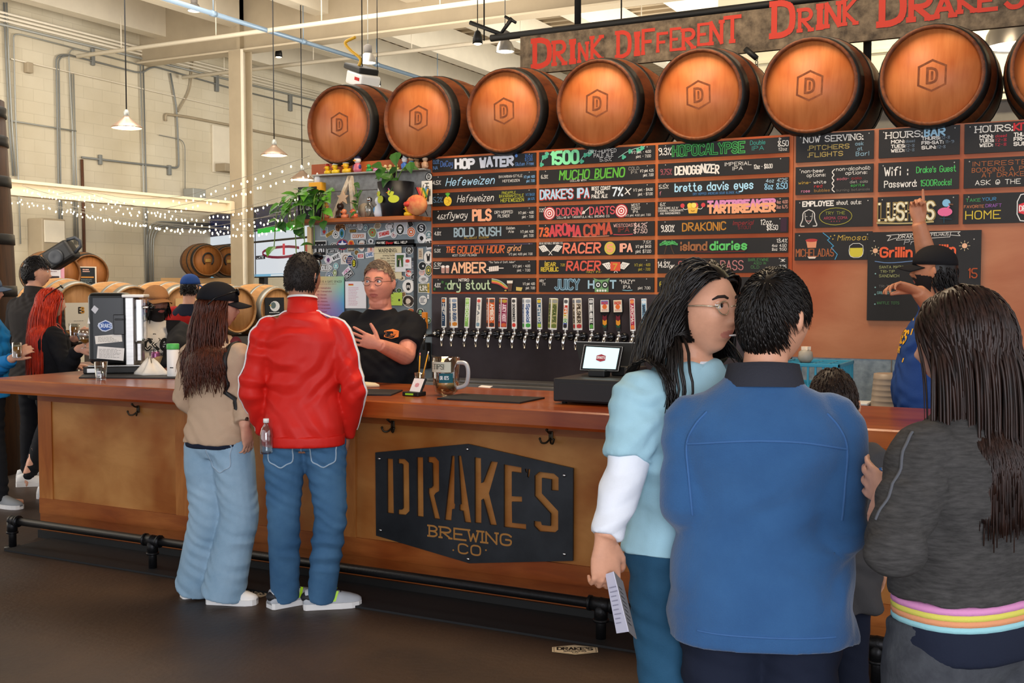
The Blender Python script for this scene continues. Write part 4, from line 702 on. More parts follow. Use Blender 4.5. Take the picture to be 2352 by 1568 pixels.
# stainless back counter under the taps and beyond
q = MB(); q.bbox((-5.9, 6.4, .84), (3.2, 6.944, .9), .006); q.bbox((-4.29, 6.72, .9), (-1.7, 6.944, .965), .01); t = tag(q.build('back_counter', M_ss), 'stainless steel back counter under the tap wall', 'counter')
q = MB(); q.box((-5.9, 6.5, .0), (3.2, 6.94, .84)); q.build('cabinet_body', M_gray, t); q = MB(); q.bbox((-4.2, 6.74, .966), (-1.75, 6.9, .985), .004); q.build('drip_tray', M_ss, t)
# ================================================================== COOLER WALL WITH STICKERS, SHELF
z_ = lambda x, y: (700 + x / 7.127, 500 + y / 7.127)
YC = 6.97
t = thing('walk_in_cooler', (-4.86, YC, 0), 'grey steel cooler wall covered with stickers behind the bartender', 'cooler')
q = MB(); q.box((-5.42, YC, 0), (-4.30, 7.9, 2.13)); q.build('body', M_panel, t, True)
q = MB(); q.box((-5.42, YC - .012, 1.93), (-4.3, YC, 1.955)); q.box((-4.452, YC - .012, .9), (-4.43, YC, 1.955)); q.build('gasket', mat('rubber_gasket', '2c2e30', .6), t, True)
q = MB(); q.box((-5.42, YC - .02, .9), (-5.38, YC, 2.1)); q.build('edge_trim', mat('raw_pine', 'd8bc8c', .6), t, True)
def blob(x, y, w, h, n=14, seed=0): r = random.Random(seed); return [(x + w / 2 * (.78 + .24 * r.random()) * math.cos(2 * PI * i / n), y + h / 2 * (.78 + .24 * r.random()) * math.sin(2 * PI * i / n)) for i in range(n)]
ST = [('r', 318, 225, 120, 150, '8fa8b8', 'b03030'), ('r', 415, 260, 160, 62, 'c09a3a', '3a2a1a', 25, 'GOLD'), ('o', 510, 272, 115, 140, 'e8e8e4', '2a2a2a'), ('b', 590, 165, 190, 160, 'b07a48', '5a3a20', 0, 'MINER'), ('o', 612, 255, 90, 170, '4a8ab0', '2a5a3a'), ('r', 780, 125, 170, 80, '3a3f44', 'c8ccd0', 0, 'OUTLAND'), ('r', 885, 300, 250, 100, 'd8d8d8', 'c87840', 0, 'COOPER'), ('b', 915, 140, 90, 140, 'dcdcdc', '3a3a3a'), ('o', 1003, 165, 80, 100, '5a7a80', 'a8c0c0'), ('r', 790, 215, 130, 60, '3a3630', 'c8a030', 0, 'OAK'), ('b', 1110, 240, 140, 170, '7aa86a', 'c83a2a'), ('b', 1195, 135, 120, 120, 'b8a888', '6a5a48'), ('o', 1390, 145, 140, 120, '222222', 'dedede', 0, 'CENTRAL'), ('r', 1305, 260, 220, 110, 'e8e8e8', 'c83a30', 10, 'STANDARD'), ('o', 1463, 280, 100, 110, 'e0dcd8', 'a04040'), ('r', 1580, 165, 220, 210, 'c8ccd0', '9aa0a4'), ('o', 1570, 190, 140, 190, '2a2e28', 'eeeeea', 0, 'skull'), ('r', 1740, 100, 80, 100, '1e1e1e', '3a3a3a', 25), ('o', 1742, 232, 140, 165, 'e06a30', 'f0ece4'), ('o', 1910, 170, 160, 170, '2e3032', 'e4e4e4', 0, 'S'), ('o', 1915, 335, 140, 180, 'e8e8e8', '222222'), ('o', 2035, 280, 110, 130, '5a7a80', 'c0ccd0'),
      ('r', 2045, 430, 110, 170, 'e4e4e4', '2a2a2a', 8, 'OLD'), ('r', 1905, 590, 80, 180, 'c8b8a0', '6a4a30'), ('o', 2030, 650, 150, 210, 'e0dcd4', '2a2a2a', 0, 'W'), ('o', 1935, 790, 140, 150, '26282a', 'dedede', 0, '+'), ('o', 2035, 860, 120, 200, '4a5a48', 'd8c060'), ('b', 1920, 890, 100, 130, 'e0a090', 'a8c8d0'), ('b', 1945, 1005, 180, 130, 'cfcfcf', '8a8a8a'), ('r', 1945, 1150, 170, 150, '6a6a4a', 'e8e4d8', 0, 'tilt'), ('r', 2028, 1150, 34, 170, 'c8a030', '4a3a10'), ('o', 1940, 1350, 130, 150, 'd4d4d0', '1a2a4a'), ('r', 2026, 1290, 30, 70, 'e8e8e8', 'a0a0a0'), ('o', 1900, 1540, 120, 120, '3a3c3e', '7fae7a'),
      ('r', 265, 500, 200, 250, '1a1a1c', 'e8e8e8', 0, 'I NY'), ('o', 45, 490, 90, 150, 'b84a34', 'd88a78'), ('o', 105, 625, 110, 160, 'e4e0d8', '2a2a2a', 0, 'H'), ('o', 205, 690, 90, 130, 'd0ccc4', '6a8a4a', 0, 'C'), ('b', 490, 455, 140, 110, '2a2a2a', 'e8e8e0'), ('s', 620, 440, 180, 170, '2a3a7a', 'e8e8f0'), ('b', 765, 415, 110, 110, 'e07a28', 'c83020'), ('r', 765, 500, 120, 110, '4a4038', 'c8b898', 0, 'STOUT'), ('r', 945, 400, 150, 70, '1c1c20', 'c8c8c8'), ('b', 940, 460, 110, 180, 'e4dcd0', 'a8602c'), ('b', 1092, 385, 90, 90, 'd8d8d8', '2a2a2a'), ('r', 1085, 500, 120, 150, 'e8c8bc', 'd06a50', 0, 'V'), ('o', 850, 570, 80, 90, '5a6a3a', 'b05a30'), ('r', 510, 545, 280, 66, '2e3234', 'dcdcdc', 0, 'JAM FIELD'), ('b', 390, 690, 130, 160, 'e0d8dc', '6a3a6a'), ('r', 520, 640, 150, 110, 'e6e6e6', '333333', 20, 'WAVE'), ('r', 680, 665, 170, 190, 'dcd4cc', '8a6a50'), ('b', 755, 700, 150, 190, '24406a', 'd8a090'), ('o', 815, 745, 90, 160, '1c1c1c', 'd8d030', 0, 'B'), ('r', 925, 625, 110, 90, 'e8e4e0', 'c83030', 0, 'BEER'), ('r', 1060, 600, 140, 100, 'e8e8e8', '3a6aa0', 8, 'CARE'), ('o', 330, 820, 250, 120, '8a8680', 'e8e8e8', 0, 'FIDLER'), ('r', 170, 830, 70, 120, 'b03a30', '3a1a1a'), ('o', 515, 790, 90, 110, '7ab0b0', 'd8e8e8'), ('r', 690, 880, 150, 90, 'e8e0e8', 'c86a9a', 40), ('r', 725, 930, 150, 100, '2a2a2e', 'd8d8d8', 35, 'BOW'), ('o', 500, 900, 70, 110, '8a9a60', 'd8e0c0'), ('o', 190, 945, 80, 80, '8a9aa0', 'd8e0e4'), ('b', 410, 945, 130, 130, '5a6a80', 'd0d8e0'),
      ('o', 1712, 530, 130, 140, '4a4640', 'e8e4d8', 0, 'R'), ('o', 1697, 910, 110, 120, 'd83a30', 'f0e8e0', 0, 'Pale'), ('o', 1788, 975, 100, 140, '222426', 'c8c8c8'), ('o', 1700, 1120, 200, 225, 'f0ece6', '222222', 0, 'face'), ('o', 1625, 1255, 76, 96, 'b0906a', '4a3020'), ('b', 1700, 1365, 190, 220, '3a302a', 'd8c8b8'), ('o', 1370, 1050, 90, 100, 'e4e4e4', '3a3a4a'), ('r', 1460, 1110, 60, 180, '3a7ab0', 'e8e8e8', -20), ('o', 1355, 1165, 90, 90, '5a2a5a', 'd8a030'), ('b', 1585, 990, 120, 90, 'e8d8b8', '3a2a20'), ('o', 1545, 1190, 90, 80, '2a3a28', '6a8a5a'), ('r', 1770, 790, 60, 160, '8a9098', 'e0e0e0'), ('b', 1740, 1530, 130, 90, 'c85a30', '3a8a4a'), ('o', 2030, 1680, 90, 100, '2e5a3a', 'c8d8c8')]
for i, s in enumerate(ST):
    k, x, y, w2, h2, c, c2 = s[:7]; rot = s[7] if len(s) > 7 else 0; tx = s[8] if len(s) > 8 else None
    p = W(*z_(x, y), YC); e = W(*z_(x + w2 / 2, y), YC); b2 = W(*z_(x, y - h2 / 2), YC); ww = 2 * (e.x - p.x); hh = 2 * (b2.z - p.z); a = math.radians(rot)
    d = Decal(p, (math.cos(a), 0, math.sin(a)), (-math.sin(a), 0, math.cos(a)), base=.0008 + (i % 9) * .0009, step=.0002); edge = 'e6e4de'
    if k == 'r': d.rect(-ww / 2, -hh / 2, ww / 2, hh / 2, edge); d.rect(-ww * .45, -hh * .45, ww * .45, hh * .45, c)
    elif k == 'o': d.disc(0, 0, ww / 2, edge, 22, hh / 2); d.disc(0, 0, ww * .44, c, 22, hh * .44)
    elif k == 'b': d.poly(blob(0, 0, ww * 1.1, hh * 1.1, 14, i), edge); d.poly(blob(0, 0, ww * .98, hh * .98, 14, i), c)
    else:
        d.disc(0, 0, ww / 2, c, 22, hh / 2); d.line([(ww * .47 * math.cos(j * .3142), hh * .47 * math.sin(j * .3142)) for j in range(21)], ww * .07, 'b03040'); d.poly([(ww * (.46 if j % 2 == 0 else .19) * math.sin(j * PI / 5), hh * (.46 if j % 2 == 0 else .19) * math.cos(j * PI / 5)) for j in range(10)], c2)
    if tx == 'skull':
        d.disc(0, hh * .04, ww * .27, c2, 16, hh * .25); d.rect(-ww * .13, -hh * .3, ww * .13, -hh * .12, c2); [d.disc(sx * ww * .11, hh * .03, ww * .075, c, 10) for sx in (-1, 1)]
    elif tx == 'face':
        d.disc(0, -hh * .02, ww * .2, '2a2a2a', 16, hh * .3); d.disc(0, -hh * .05, ww * .15, 'd8d0c8', 16, hh * .2); d.disc(0, hh * .17, ww * .18, '222222', 14, hh * .1); d.disc(0, -hh * .17, ww * .1, '222222', 10, hh * .08); d.rect(-ww * .1, -hh * .06, ww * .1, -hh * .035, '222222')
    elif tx: tw = ww * (.3 if len(tx) == 1 else .74); th2 = min(hh * .5, .05); d.t(tx, -tw / 2, -th2 / 2, th2, c2, tw, wt=.2)
    elif k != 's':
        r = random.Random(i * 7); j = i % 4
        if j == 0: d.poly(blob(0, 0, ww * .5, hh * .5, 9, i + 50), c2); d.scrib(-ww * .3, -hh * .4, ww * .3, -hh * .22, 2, c2, i)
        elif j == 1: d.disc(0, hh * .08, ww * .2, c2, 12, hh * .18); d.rect(-ww * .28, -hh * .26, ww * .28, -hh * .14, c2)
        elif j == 2: d.line([(ww * .3 * math.cos(n * .52), hh * .3 * math.sin(n * .52)) for n in range(13)], ww * .06, c2); d.poly(blob(0, 0, ww * .3, hh * .3, 7, i), c2)
        else: d.scrib(-ww * .33, -hh * .3, ww * .33, hh * .3, 4, c2, i, .5)
    d.build('sticker', t)
def poster(x0, y0, x1, y1, label, fn, c='efe2bc', th=.004, name='poster', cat='poster', Y=YC - .012, m=None, zz=z_):
    a = W(*zz(x0, y1), Y); b2 = W(*zz(x1, y0), Y); tt = thing(name, a, label, cat); w2, h2 = b2.x - a.x, b2.z - a.z
    q = MB(); q.box((0, 0, 0), (w2, th, h2)); q.build('sheet', m or paint(c), tt); d = Decal(a, base=.0008); fn(d, w2, h2); d.build('print', tt); return tt
poster(1157, 352, 1785, 455, 'black bumper sign saying maybe beer will help above the warning sign', lambda d, w, h: (d.t('MAYBE', w * .04, h * .3, h * .38, 'eee8da', w * .21, wt=.24), d.t('Beer', w * .28, h * .25, h * .42, 'd83030', w * .19, wt=.24, shear=.1), d.t('WILL HELP', w * .5, h * .3, h * .38, 'eee8da', w * .33, wt=.24)), '171717', name='sign', cat='sign')
WARN = ('Drinking Distilled', 'Spirits, Beer, Coolers,', 'Wine and Other', 'Alcoholic Beverages', 'May Increase', 'Cancer Risk, and,', 'During Pregnancy,', 'Can Cause', 'Birth Defects.')
poster(1140, 465, 1582, 1000, 'cream paper warning notice about drinking pinned to the cooler', lambda d, w, h: [d.t('WARNING:', w * .5, h * .83, h * .1, '2e2a22', w * .66, wt=.15, serif=True, align='c'), d.rect(0, h * .79, w, h * .796, '4a4436')] + [d.t(s, w * .55, h * (.7 - .082 * i), h * .045, '3a352c', None, wt=.13, align='c') for i, s in enumerate(WARN)], 'ead9ae', name='warning_notice', cat='notice')
poster(1478, 576, 1650, 884, 'white framed wedding photo with green background over the warning notice', lambda d, w, h: (d.rect(w * .16, h * .26, w * .84, h * .9, '4a6a3a'), d.poly([(w * .4, h * .28), (w * .62, h * .28), (w * .56, h * .62), (w * .46, h * .62)], 'e8e4dc'), d.rect(w * .3, h * .28, w * .42, h * .62, '2a2a28'), d.disc(w * .36, h * .67, w * .06, 'c89878', 10), d.disc(w * .51, h * .67, w * .06, 'c89878', 10)), 'f0eeea', name='photo_print', cat='photo', Y=YC - .018)
poster(1612, 648, 1740, 832, 'small white card with a red hexagon beside the wedding photo', lambda d, w, h: (d.hexa(w * .55, h * .68, w * .5, h * .32, 'd0504a'), d.scrib(w * .2, h * .2, w * .8, h * .4, 2, 'd0a0a0', 2)), 'f2f0ee', name='card', cat='card', Y=YC - .024)
def rainbow_mat():
    m = bpy.data.materials.new('rainbow_print'); m.use_nodes = True; n = m.node_tree.nodes; L = m.node_tree.links; b = n['Principled BSDF']; b.inputs['Roughness'].default_value = .35
    tc = n.new('ShaderNodeTexCoord'); mp = n.new('ShaderNodeMapping'); mp.inputs['Rotation'].default_value = (0, 0, 0); L.new(tc.outputs['Generated'], mp.inputs[0]); s = n.new('ShaderNodeSeparateXYZ'); L.new(mp.outputs[0], s.inputs[0])
    r1 = n.new('ShaderNodeValToRGB'); r2 = n.new('ShaderNodeValToRGB')
    for r, cs in ((r1, ('a060a8', 'd86a78', 'e8a070', 'e8b468')), (r2, ('6878c0', '4a9ad0', '6ac0c0', '9ad0a0'))):
        e = r.color_ramp.elements; e[0].position = 0; e[0].color = (*hx(cs[0]), 1); e[1].position = 1; e[1].color = (*hx(cs[3]), 1)
        for k in (1, 2): x = e.new(k / 3); x.color = (*hx(cs[k]), 1)
        L.new(s.outputs[2], r.inputs[0])
    mx = n.new('ShaderNodeMix'); mx.data_type = 'RGBA'; L.new(s.outputs[0], mx.inputs[0]); L.new(r1.outputs[0], mx.inputs[6]); L.new(r2.outputs[0], mx.inputs[7]); L.new(mx.outputs[2], b.inputs[0]); return m
SAFE = ('NO Homophobia', 'NO Transphobia', 'NO Sexism', 'NO Racism', 'NO Ableism', 'NO Fatphobia', 'NO Harassment', 'NO Hatred')
poster(168, 958, 640, 1620, 'rainbow poster listing safe space rules beside the red jacket man', lambda d, w, h: [d.t('THIS IS A SAFE SPACE!!', w * .08, h * .85, h * .045, '5a4a4a', w * .84, wt=.13), d.scrib(w * .1, h * .8, w * .8, h * .825, 1, '8a6a5a', 4)] + [d.t(s, w * .08, h * (.7 - .083 * i), h * .034, '9a4a5a', w * .036 * len(s), wt=.14) for i, s in enumerate(SAFE)], m=rainbow_mat(), Y=YC - .02)
poster(664, 1040, 1000, 1480, 'white paper list with red and yellow header behind the bartender', lambda d, w, h: (d.rect(w * .16, h * .87, w * .4, h * .91, 'd8352a'), d.rect(w * .16, h * .84, w * .4, h * .87, 'e0b83a'), d.scrib(w * .16, h * .1, w * .7, h * .8, 12, 'd8a8b8', 3, .3)), 'eeecf0', name='paper_list', cat='paper', Y=YC - .018)
poster(1310, 1222, 1592, 1432, 'lime green paper note behind the bartender', lambda d, w, h: (d.scrib(w * .1, h * .3, w * .5, h * .75, 4, '7a9a3a', 5), d.disc(w * .84, h * .42, h * .09, '222222', 14)), 'b6d058', name='paper_note', cat='note', Y=YC - .02)
poster(1830, 1600, 1900, 1640, 'small white tag low on the cooler edge', lambda d, w, h: d.scrib(w * .1, h * .2, w * .9, h * .8, 2, '8a8a8a', 5), 'd8d8d4', name='paper_tag', cat='tag', Y=YC - .02)
# black box and skull coaster hung low on the cooler edge
a = W(960, 845, 6.94); q = MB(); q.bbox((a.x, 6.9, a.z), (a.x + .1, 6.965, a.z + .19), .008); tag(q.build('switch_box', M_black), 'black box on the cooler edge below the nitro tap', 'box')
d = Decal(W(976, 822, 6.93)); d.poly(blob(0, 0, .085, .1, 12, 5), 'd8c8b8'); d.scrib(-.025, -.02, .025, .02, 3, 'c06a5a', 2); tag(d.build('paper_coaster'), 'cream paper coaster with red print hung beside the pencils', 'coaster')
a = W(967, 745, 6.93); q = MB(); q.ball(a, (.05, .03, .05), 14); tag(q.build('black_ball', M_blackg), 'glossy black ball beside the nitro tap', 'ball')
# concrete band above the shelf
q = MB(); q.use(M_cinder).box((-5.37, YC, 2.13), (-4.3, 7.86, 2.488)); q.use(M_gray).box((-5.37, YC - .004, 2.36), (-4.72, YC, 2.366)); q.box((-4.72, YC - .004, 2.36), (-4.712, YC, 2.488)); struct(q, 'trim_20')
# shelf
sa = W(690, 510, 6.76); q = MB(); q.bbox((sa.x - .06, 6.72, 2.112), (-4.3, 6.968, 2.142), .004); tag(q.build('wall_shelf', M_oak), 'orange brown wooden shelf above the sticker wall', 'shelf')
SZ, SY = 2.1425, 6.8
def onshelf(px): return V((W(px, 500, SY).x, SY, SZ))
M_leaf = mat('pothos_leaf', '5c9a2e', .4, nscale=5, c2='3c7420'); M_leafd = mat('dark_pothos_leaf', '3a6a2a', .4, nscale=6, c2='2a5020'); M_stem = mat('green_stem', '6a8a3a', .5)
def leaf(mb, c, d, n, L_):
    d = V(d).normalized(); s = d.cross(V(n)).normalized(); n = s.cross(d); P = []
    prof = [(0, 0), (.18, .3), (.4, .38), (.7, .24), (1, 0)]
    vs = [V(c)]; 
    for a, w2 in prof[1:-1]: vs += [V(c) + d * a * L_ + s * w2 * L_ + n * L_ * (.06 - .25 * a * a), V(c) + d * a * L_ + n * L_ * (.0 - .25 * a * a), V(c) + d * a * L_ - s * w2 * L_ + n * L_ * (.06 - .25 * a * a)]
    vs.append(V(c) + d * L_ - n * L_ * .3)
    mb.add(vs, [(0, 1, 2), (0, 2, 3), (1, 4, 5, 2), (2, 5, 6, 3), (4, 7, 8, 5), (5, 8, 9, 6), (7, 10, 8), (8, 10, 9)], False)
def plant(t, stems, L_, seed, m=None, world_off=None):
    r = random.Random(seed); st = MB()
    for path, k in stems:
        pts = smooth_path(path, 5); st.tube(pts, .004, 5)
        for i in range(k):
            p = pts[int((i + 1) / k * (len(pts) - 1))]; a = r.uniform(-PI * .95, .1); q = MB(); leaf(q, p, (math.cos(a) * .9, -abs(math.sin(a)) * .8, r.uniform(-.9, .5)), (0, -.6, .8), L_ * r.uniform(.7, 1.15)); q.build('leaf', m or (M_leaf if r.random() < .6 else M_leafd), t)
    st.build('stem', M_stem, t)
p = onshelf(727); t = thing('trailing_plant', p, 'bushy trailing pothos at the left end of the shelf', 'potted plant')
q = MB(); q.lathe([(.05, 0), (.075, .1), (.07, .1), (.045, .02)], 16); q.build('pot', mat('dark_pot', '1d1d1c', .6), t)
stems = []
r = random.Random(11)
for i in range(12):
    a = -PI + i * .3; sp_ = r.uniform(.1, .24); dr = r.choice((-.35, -.1, .03, -.2, -.02))
    stems.append(([(0, 0, .1), (math.cos(a) * sp_ * .5, -abs(math.sin(a)) * .1, .2), (math.cos(a) * sp_ - .04, -.1 - abs(math.sin(a)) * .08, .12), (math.cos(a) * sp_ * 1.1 - .07, -.13, dr)], 7))
plant(t, stems, .1, 4)
p = onshelf(721); t = thing('slate_sign', p + V((-.09, -.075, .0)), 'small black slate with white chalk words half hidden by the trailing plant', 'sign'); q = MB(); q.box((0, 0, 0), (.17, .01, .24)); q.build('slate', M_board, t); d = Decal(abs_loc(t)); d.t("Drake's", .03, .17, .04, WHT, .12, wt=.14); d.t('says', .04, .13, .022, WHT, .06); d.t('Drakk', .02, .07, .05, WHT, .13, wt=.13); d.t('it s', .05, .03, .03, WHT, .06); d.build('lettering', t)
# yellow tissue box with a white tissue
p = V((W(729, 440, 6.9).x, 6.9, 2.36)); t = thing('tissue_box', p, 'yellow box with white tissue sticking up above the trailing plant', 'box'); q = MB(); q.bbox((-.06, -.03, 0), (.06, .03, .07), .004); q.build('box', mat('yellow_card', 'e0a020', .6), t); q = MB(); q.rings([[V((.03 * math.cos(k) * s2, .015 * math.sin(k) * s2, z)) for k in [j * PI / 4 for j in range(8)]] for s2, z in ((1, .07), (.9, .1), (.6, .12), (.15, .145))]); q.build('tissue', paint('eceae6'), t); q = MB(); q.box((-.02, -.02, -.218), (.02, .02, 0)); q.build('stand', M_black, t)
# white wooden letter A with a star
p = onshelf(795); t = thing('letter_stand', p, 'tall whitewashed wooden letter A leaning on the shelf', 'ornament'); q = MB(); zt = W(795, 402, SY).z - SZ
for x0 in (-.12, .075): q.rings([[V((x0 * (1 - k) + sx * .016, .06 * k + sy * .014, zt * k)) for sx, sy in ((-1, -1), (1, -1), (1, 1), (-1, 1))] for k in (0, 1)], True, True, False)
q.build('frame', mat('whitewashed_wood', 'd8ccb8', .7, nscale=14, c2='b09a7a'), t)
q = MB(); A = Matrix.Translation((.0, -.03, .15)) @ Matrix.Rotation(PI / 2, 4, 'X'); q.prism([((.055 if j % 2 == 0 else .025) * math.sin(j * PI / 5), (.055 if j % 2 == 0 else .025) * math.cos(j * PI / 5)) for j in range(10)], .012, A); q.build('star', mat('wood_star', 'c8a888', .6), t)
# green sprig in a bottle, cream round, metal skull jar
p = onshelf(820); t = thing('bottled_sprig', p, 'pothos cutting in a small clear bottle in the middle of the shelf', 'plant'); q = MB(); q.lathe([(.02, 0), (.022, .06), (.01, .09), (.01, .12)], 14); q.build('bottle', M_glass, t); plant(t, [([(0, 0, .05), (0, 0, .16), (-.02, 0, .26)], 3), ([(0, 0, .05), (.02, -.01, .14), (.06, -.02, .2)], 3), ([(0, 0, .1), (.0, -.05, .1), (.05, -.08, .04)], 2)], .06, 8, M_leafd)
p = onshelf(833); q = MB(); A = Matrix.Translation(p + V((0, .03, .055))) @ Matrix.Rotation(PI / 2, 4, 'X'); q.lathe([(.055, -.01), (.055, .01)], 20, A); tag(q.build('round_plaque', mat('cream_plaque', 'cbb99c', .7, nscale=12, c2='a8927a')), 'round cream plaque leaning behind the small bottles', 'plaque')
p = onshelf(849); t = thing('glass_jar', p, 'small glass jar with metal lid right of the round plaque', 'jar'); q = MB(); q.lathe([(.035, 0), (.036, .08), (.02, .1), (.018, .12)], 16); q.build('jar', M_glass, t); q = MB(); q.lathe([(.02, .12), (.02, .14), (.008, .15)], 12); q.build('lid', M_chrome, t)
def figure(px, z, y, h, c1, c2, c3, label, cat='toy figure', hat=None, beak=None, name='toy_figure'):
    p = V((W(px, 500, y).x, y, z)); t = thing(name, p, label, cat); q = MB(); q.use(mat('toy_' + c1, c1, .35)).lathe([(h * .2, 0), (h * .26, h * .15), (h * .2, h * .45), (h * .1, h * .55)], 14); q.build('body', None, t)
    q = MB(); q.ball((0, 0, h * .7), h * .21, 12); q.build('head', mat('toy_' + c2, c2, .35), t)
    if beak: q = MB(); q.ball((-h * .05, -h * .22, h * .66), (h * .1, h * .1, h * .05), 8); q.build('beak', mat('toy_' + beak, beak, .35), t)
    q = MB(); q.ball((h * .2, -h * .05, h * .3), (h * .07, h * .12, h * .16), 8); q.ball((-h * .2, -h * .05, h * .3), (h * .07, h * .12, h * .16), 8); q.build('arms', mat('toy_' + c3, c3, .35), t)
    if hat: q = MB(); q.lathe([(h * .24, h * .8), (h * .24, h * .84), (h * .15, h * .86), (h * .13, h * 1.0), (h * .02, h * 1.03)], 12); q.build('hat', mat('toy_' + hat, hat, .4), t)
    return t
def duck(px, z, y, s, c, label, hat=None, beak='e8741e', group=None):
    p = V((W(px, 500, y).x, y, z)); t = thing('rubber_duck', p, label, 'rubber duck', group); q = MB(); q.lathe([(.5 * s, 0), (.62 * s, .2 * s), (.55 * s, .45 * s), (.2 * s, .6 * s)], 14); q.ball((.45 * s, 0, .45 * s), (.25 * s, .2 * s, .15 * s), 8); q.build('body', mat('duck_' + c, c, .35), t)
    q = MB(); q.ball((-.1 * s, -.05 * s, .95 * s), .42 * s, 12); q.build('head', mat('duck_' + c, c, .35), t); q = MB(); q.ball((-.28 * s, -.45 * s, .88 * s), (.18 * s, .2 * s, .08 * s), 8); q.build('beak', mat('duck_' + beak, beak, .35), t)
    if hat: q = MB(); q.lathe([(.45 * s, 1.2 * s), (.46 * s, 1.25 * s), (.3 * s, 1.32 * s), (.26 * s, 1.55 * s), (.05 * s, 1.6 * s)], 12, Matrix.Translation((-.1 * s, 0, 0))); q.build('hat', mat('duck_' + hat, hat, .5), t)
    return t
TZ = 2.489; TYd = 6.9
q = MB(); q.bbox((-5.3, 6.86, 2.476), (-4.3, 6.969, 2.488), .002); tag(q.build('ledge', M_cinder), 'narrow grey ledge carrying the rubber ducks', 'ledge')
duck(754, TZ, TYd, .05, 'e0b81e', 'leftmost rubber duck on the ledge, in a dark jacket', 'c83a2a'); duck(772, TZ, TYd, .055, 'e8c42a', 'rubber duck with white hat second on the ledge', 'ece8e0'); duck(797, TZ, TYd, .06, 'e8b82a', 'larger rubber duck with white hat behind the letter A', 'ece8e0')
figure(822, TZ, TYd, .13, 'c8687a', 'e8e0d8', '3a3a7a', 'big duck figure with wide dark hat and purple coat on ledge', 'toy figure', '2a2a48', 'e8a02a', 'duck_figure')
duck(849, TZ, TYd, .042, '3a9a4a', 'green rubber duck on the ledge'); duck(864, TZ, TYd, .036, 'c88ab8', 'lilac rubber duck on the ledge')
for i, px in enumerate((876, 887, 898, 912)): duck(px, TZ, TYd, .033, ('d8b090', 'd0b488', 'c8b878', 'b8b870')[i], ('pale pink', 'tan', 'straw yellow', 'olive yellow')[i] + ' tiny rubber duck in the middle of the ledge', None, 'd89a5a')
figure(930, TZ, TYd, .1, '3a6ab8', 'e8e4e0', '3a6ab8', 'blue and white toy figure right on the ledge', hat='e8e8e8'); figure(946, TZ, TYd, .115, '4a7a9a', 'c8986a', '8a5a3a', 'blue coated rabbit-eared toy figure on the ledge'); figure(958, TZ, TYd, .11, '8a6a48', '8a6a48', '7a5a3a', 'brown toy figure on the ledge'); figure(977, TZ, TYd, .1, 'b89070', 'c8a888', 'a88060', 'tan toy figure at the right end of the ledge')
duck(756 + 36, SZ, SY - .03, .05, 'd8825a', 'orange rubber duck front left on the shelf beside the letter A'); duck(813, SZ, SY - .03, .05, 'e0704a', 'coral rubber duck on the shelf right of the letter A')
figure(748, SZ, SY - .02, .12, 'b06a4a', 'c8784a', '8a3a2a', 'copper toy figure left of the letter A', hat='c8a040'); figure(782, SZ, SY, .13, '3a261c', '3a261c', '2a1c14', 'dark brown bear figure beside the letter A')
figure(872, SZ, SY, .17, 'e4e6e8', 'e8eaec', '5a9ac8', 'white furry toy figure with blue face left of the black pot'); duck(938, SZ, SY - .04, .055, 'e8b81e', 'yellow rubber duck in dark suit by the black pot', 'f0ece4')
p = onshelf(906) + V((0, .02, 0)); t = thing('duck_pot_plant', p, 'black pot painted with two yellow ducks holding a pothos', 'potted plant'); q = MB(); q.lathe([(.1, 0), (.135, .25), (.125, .25), (.09, .02)], 24); q.build('pot', mat('black_pot', '17171a', .5), t)
for sx, ang in ((-.055, -.45), (.055, .45)):
    o = p + V((.128 * math.sin(ang), -.128 * math.cos(ang), .09)); d = Decal(o, (math.cos(ang), math.sin(ang), 0), (0, .12, 1), base=.004); d.disc(0, .03, .04, 'b8c03a', 16, .028); d.disc(-.03 if sx < 0 else -.025, .075, .024, 'b8c03a', 12); d.poly([(-.06, .075), (-.045, .07), (-.045, .082)], 'd8782a'); d.disc(-.03, .105, .016, 'e0dcd4' if sx < 0 else 'c86a9a', 8); d.build('painted_duck', t)
plant(t, [([(0, 0, .22), (-.05, -.05, .34), (-.14, -.08, .38)], 3), ([(0, 0, .22), (.02, -.02, .36), (.03, -.04, .46)], 2), ([(0, 0, .22), (.08, -.05, .32), (.17, -.07, .38)], 3), ([(0, 0, .22), (.03, -.1, .3), (.06, -.15, .26)], 3)], .115, 21, M_leafd)
q = MB(); p = onshelf(880); q.tube(smooth_path([p + V((0, .1, .05)), p + V((-.02, .1, .2)), p + V((.02, .12, .33))]), [.02, .03, .012], 8); tag(q.build('drift_branch', mat('dark_branch', '3a2318', .5)), 'dark wooden branch leaning behind the black pot', 'branch')
t = thing('toy_duck', onshelf(962) + V((0, -.03, 0)), 'big orange and red plush duck head at the right end of shelf', 'soft toy'); q = MB(); q.ball((0, 0, .075), (.085, .06, .075), 16); q.build('body', mat('plush', 'dca060', .8, nscale=12, c2='c8503a'), t); q = MB(); q.ball((-.05, -.05, .08), (.03, .02, .02), 8); q.build('face', mat('toy_c83a2a', 'c83a2a', .5), t)
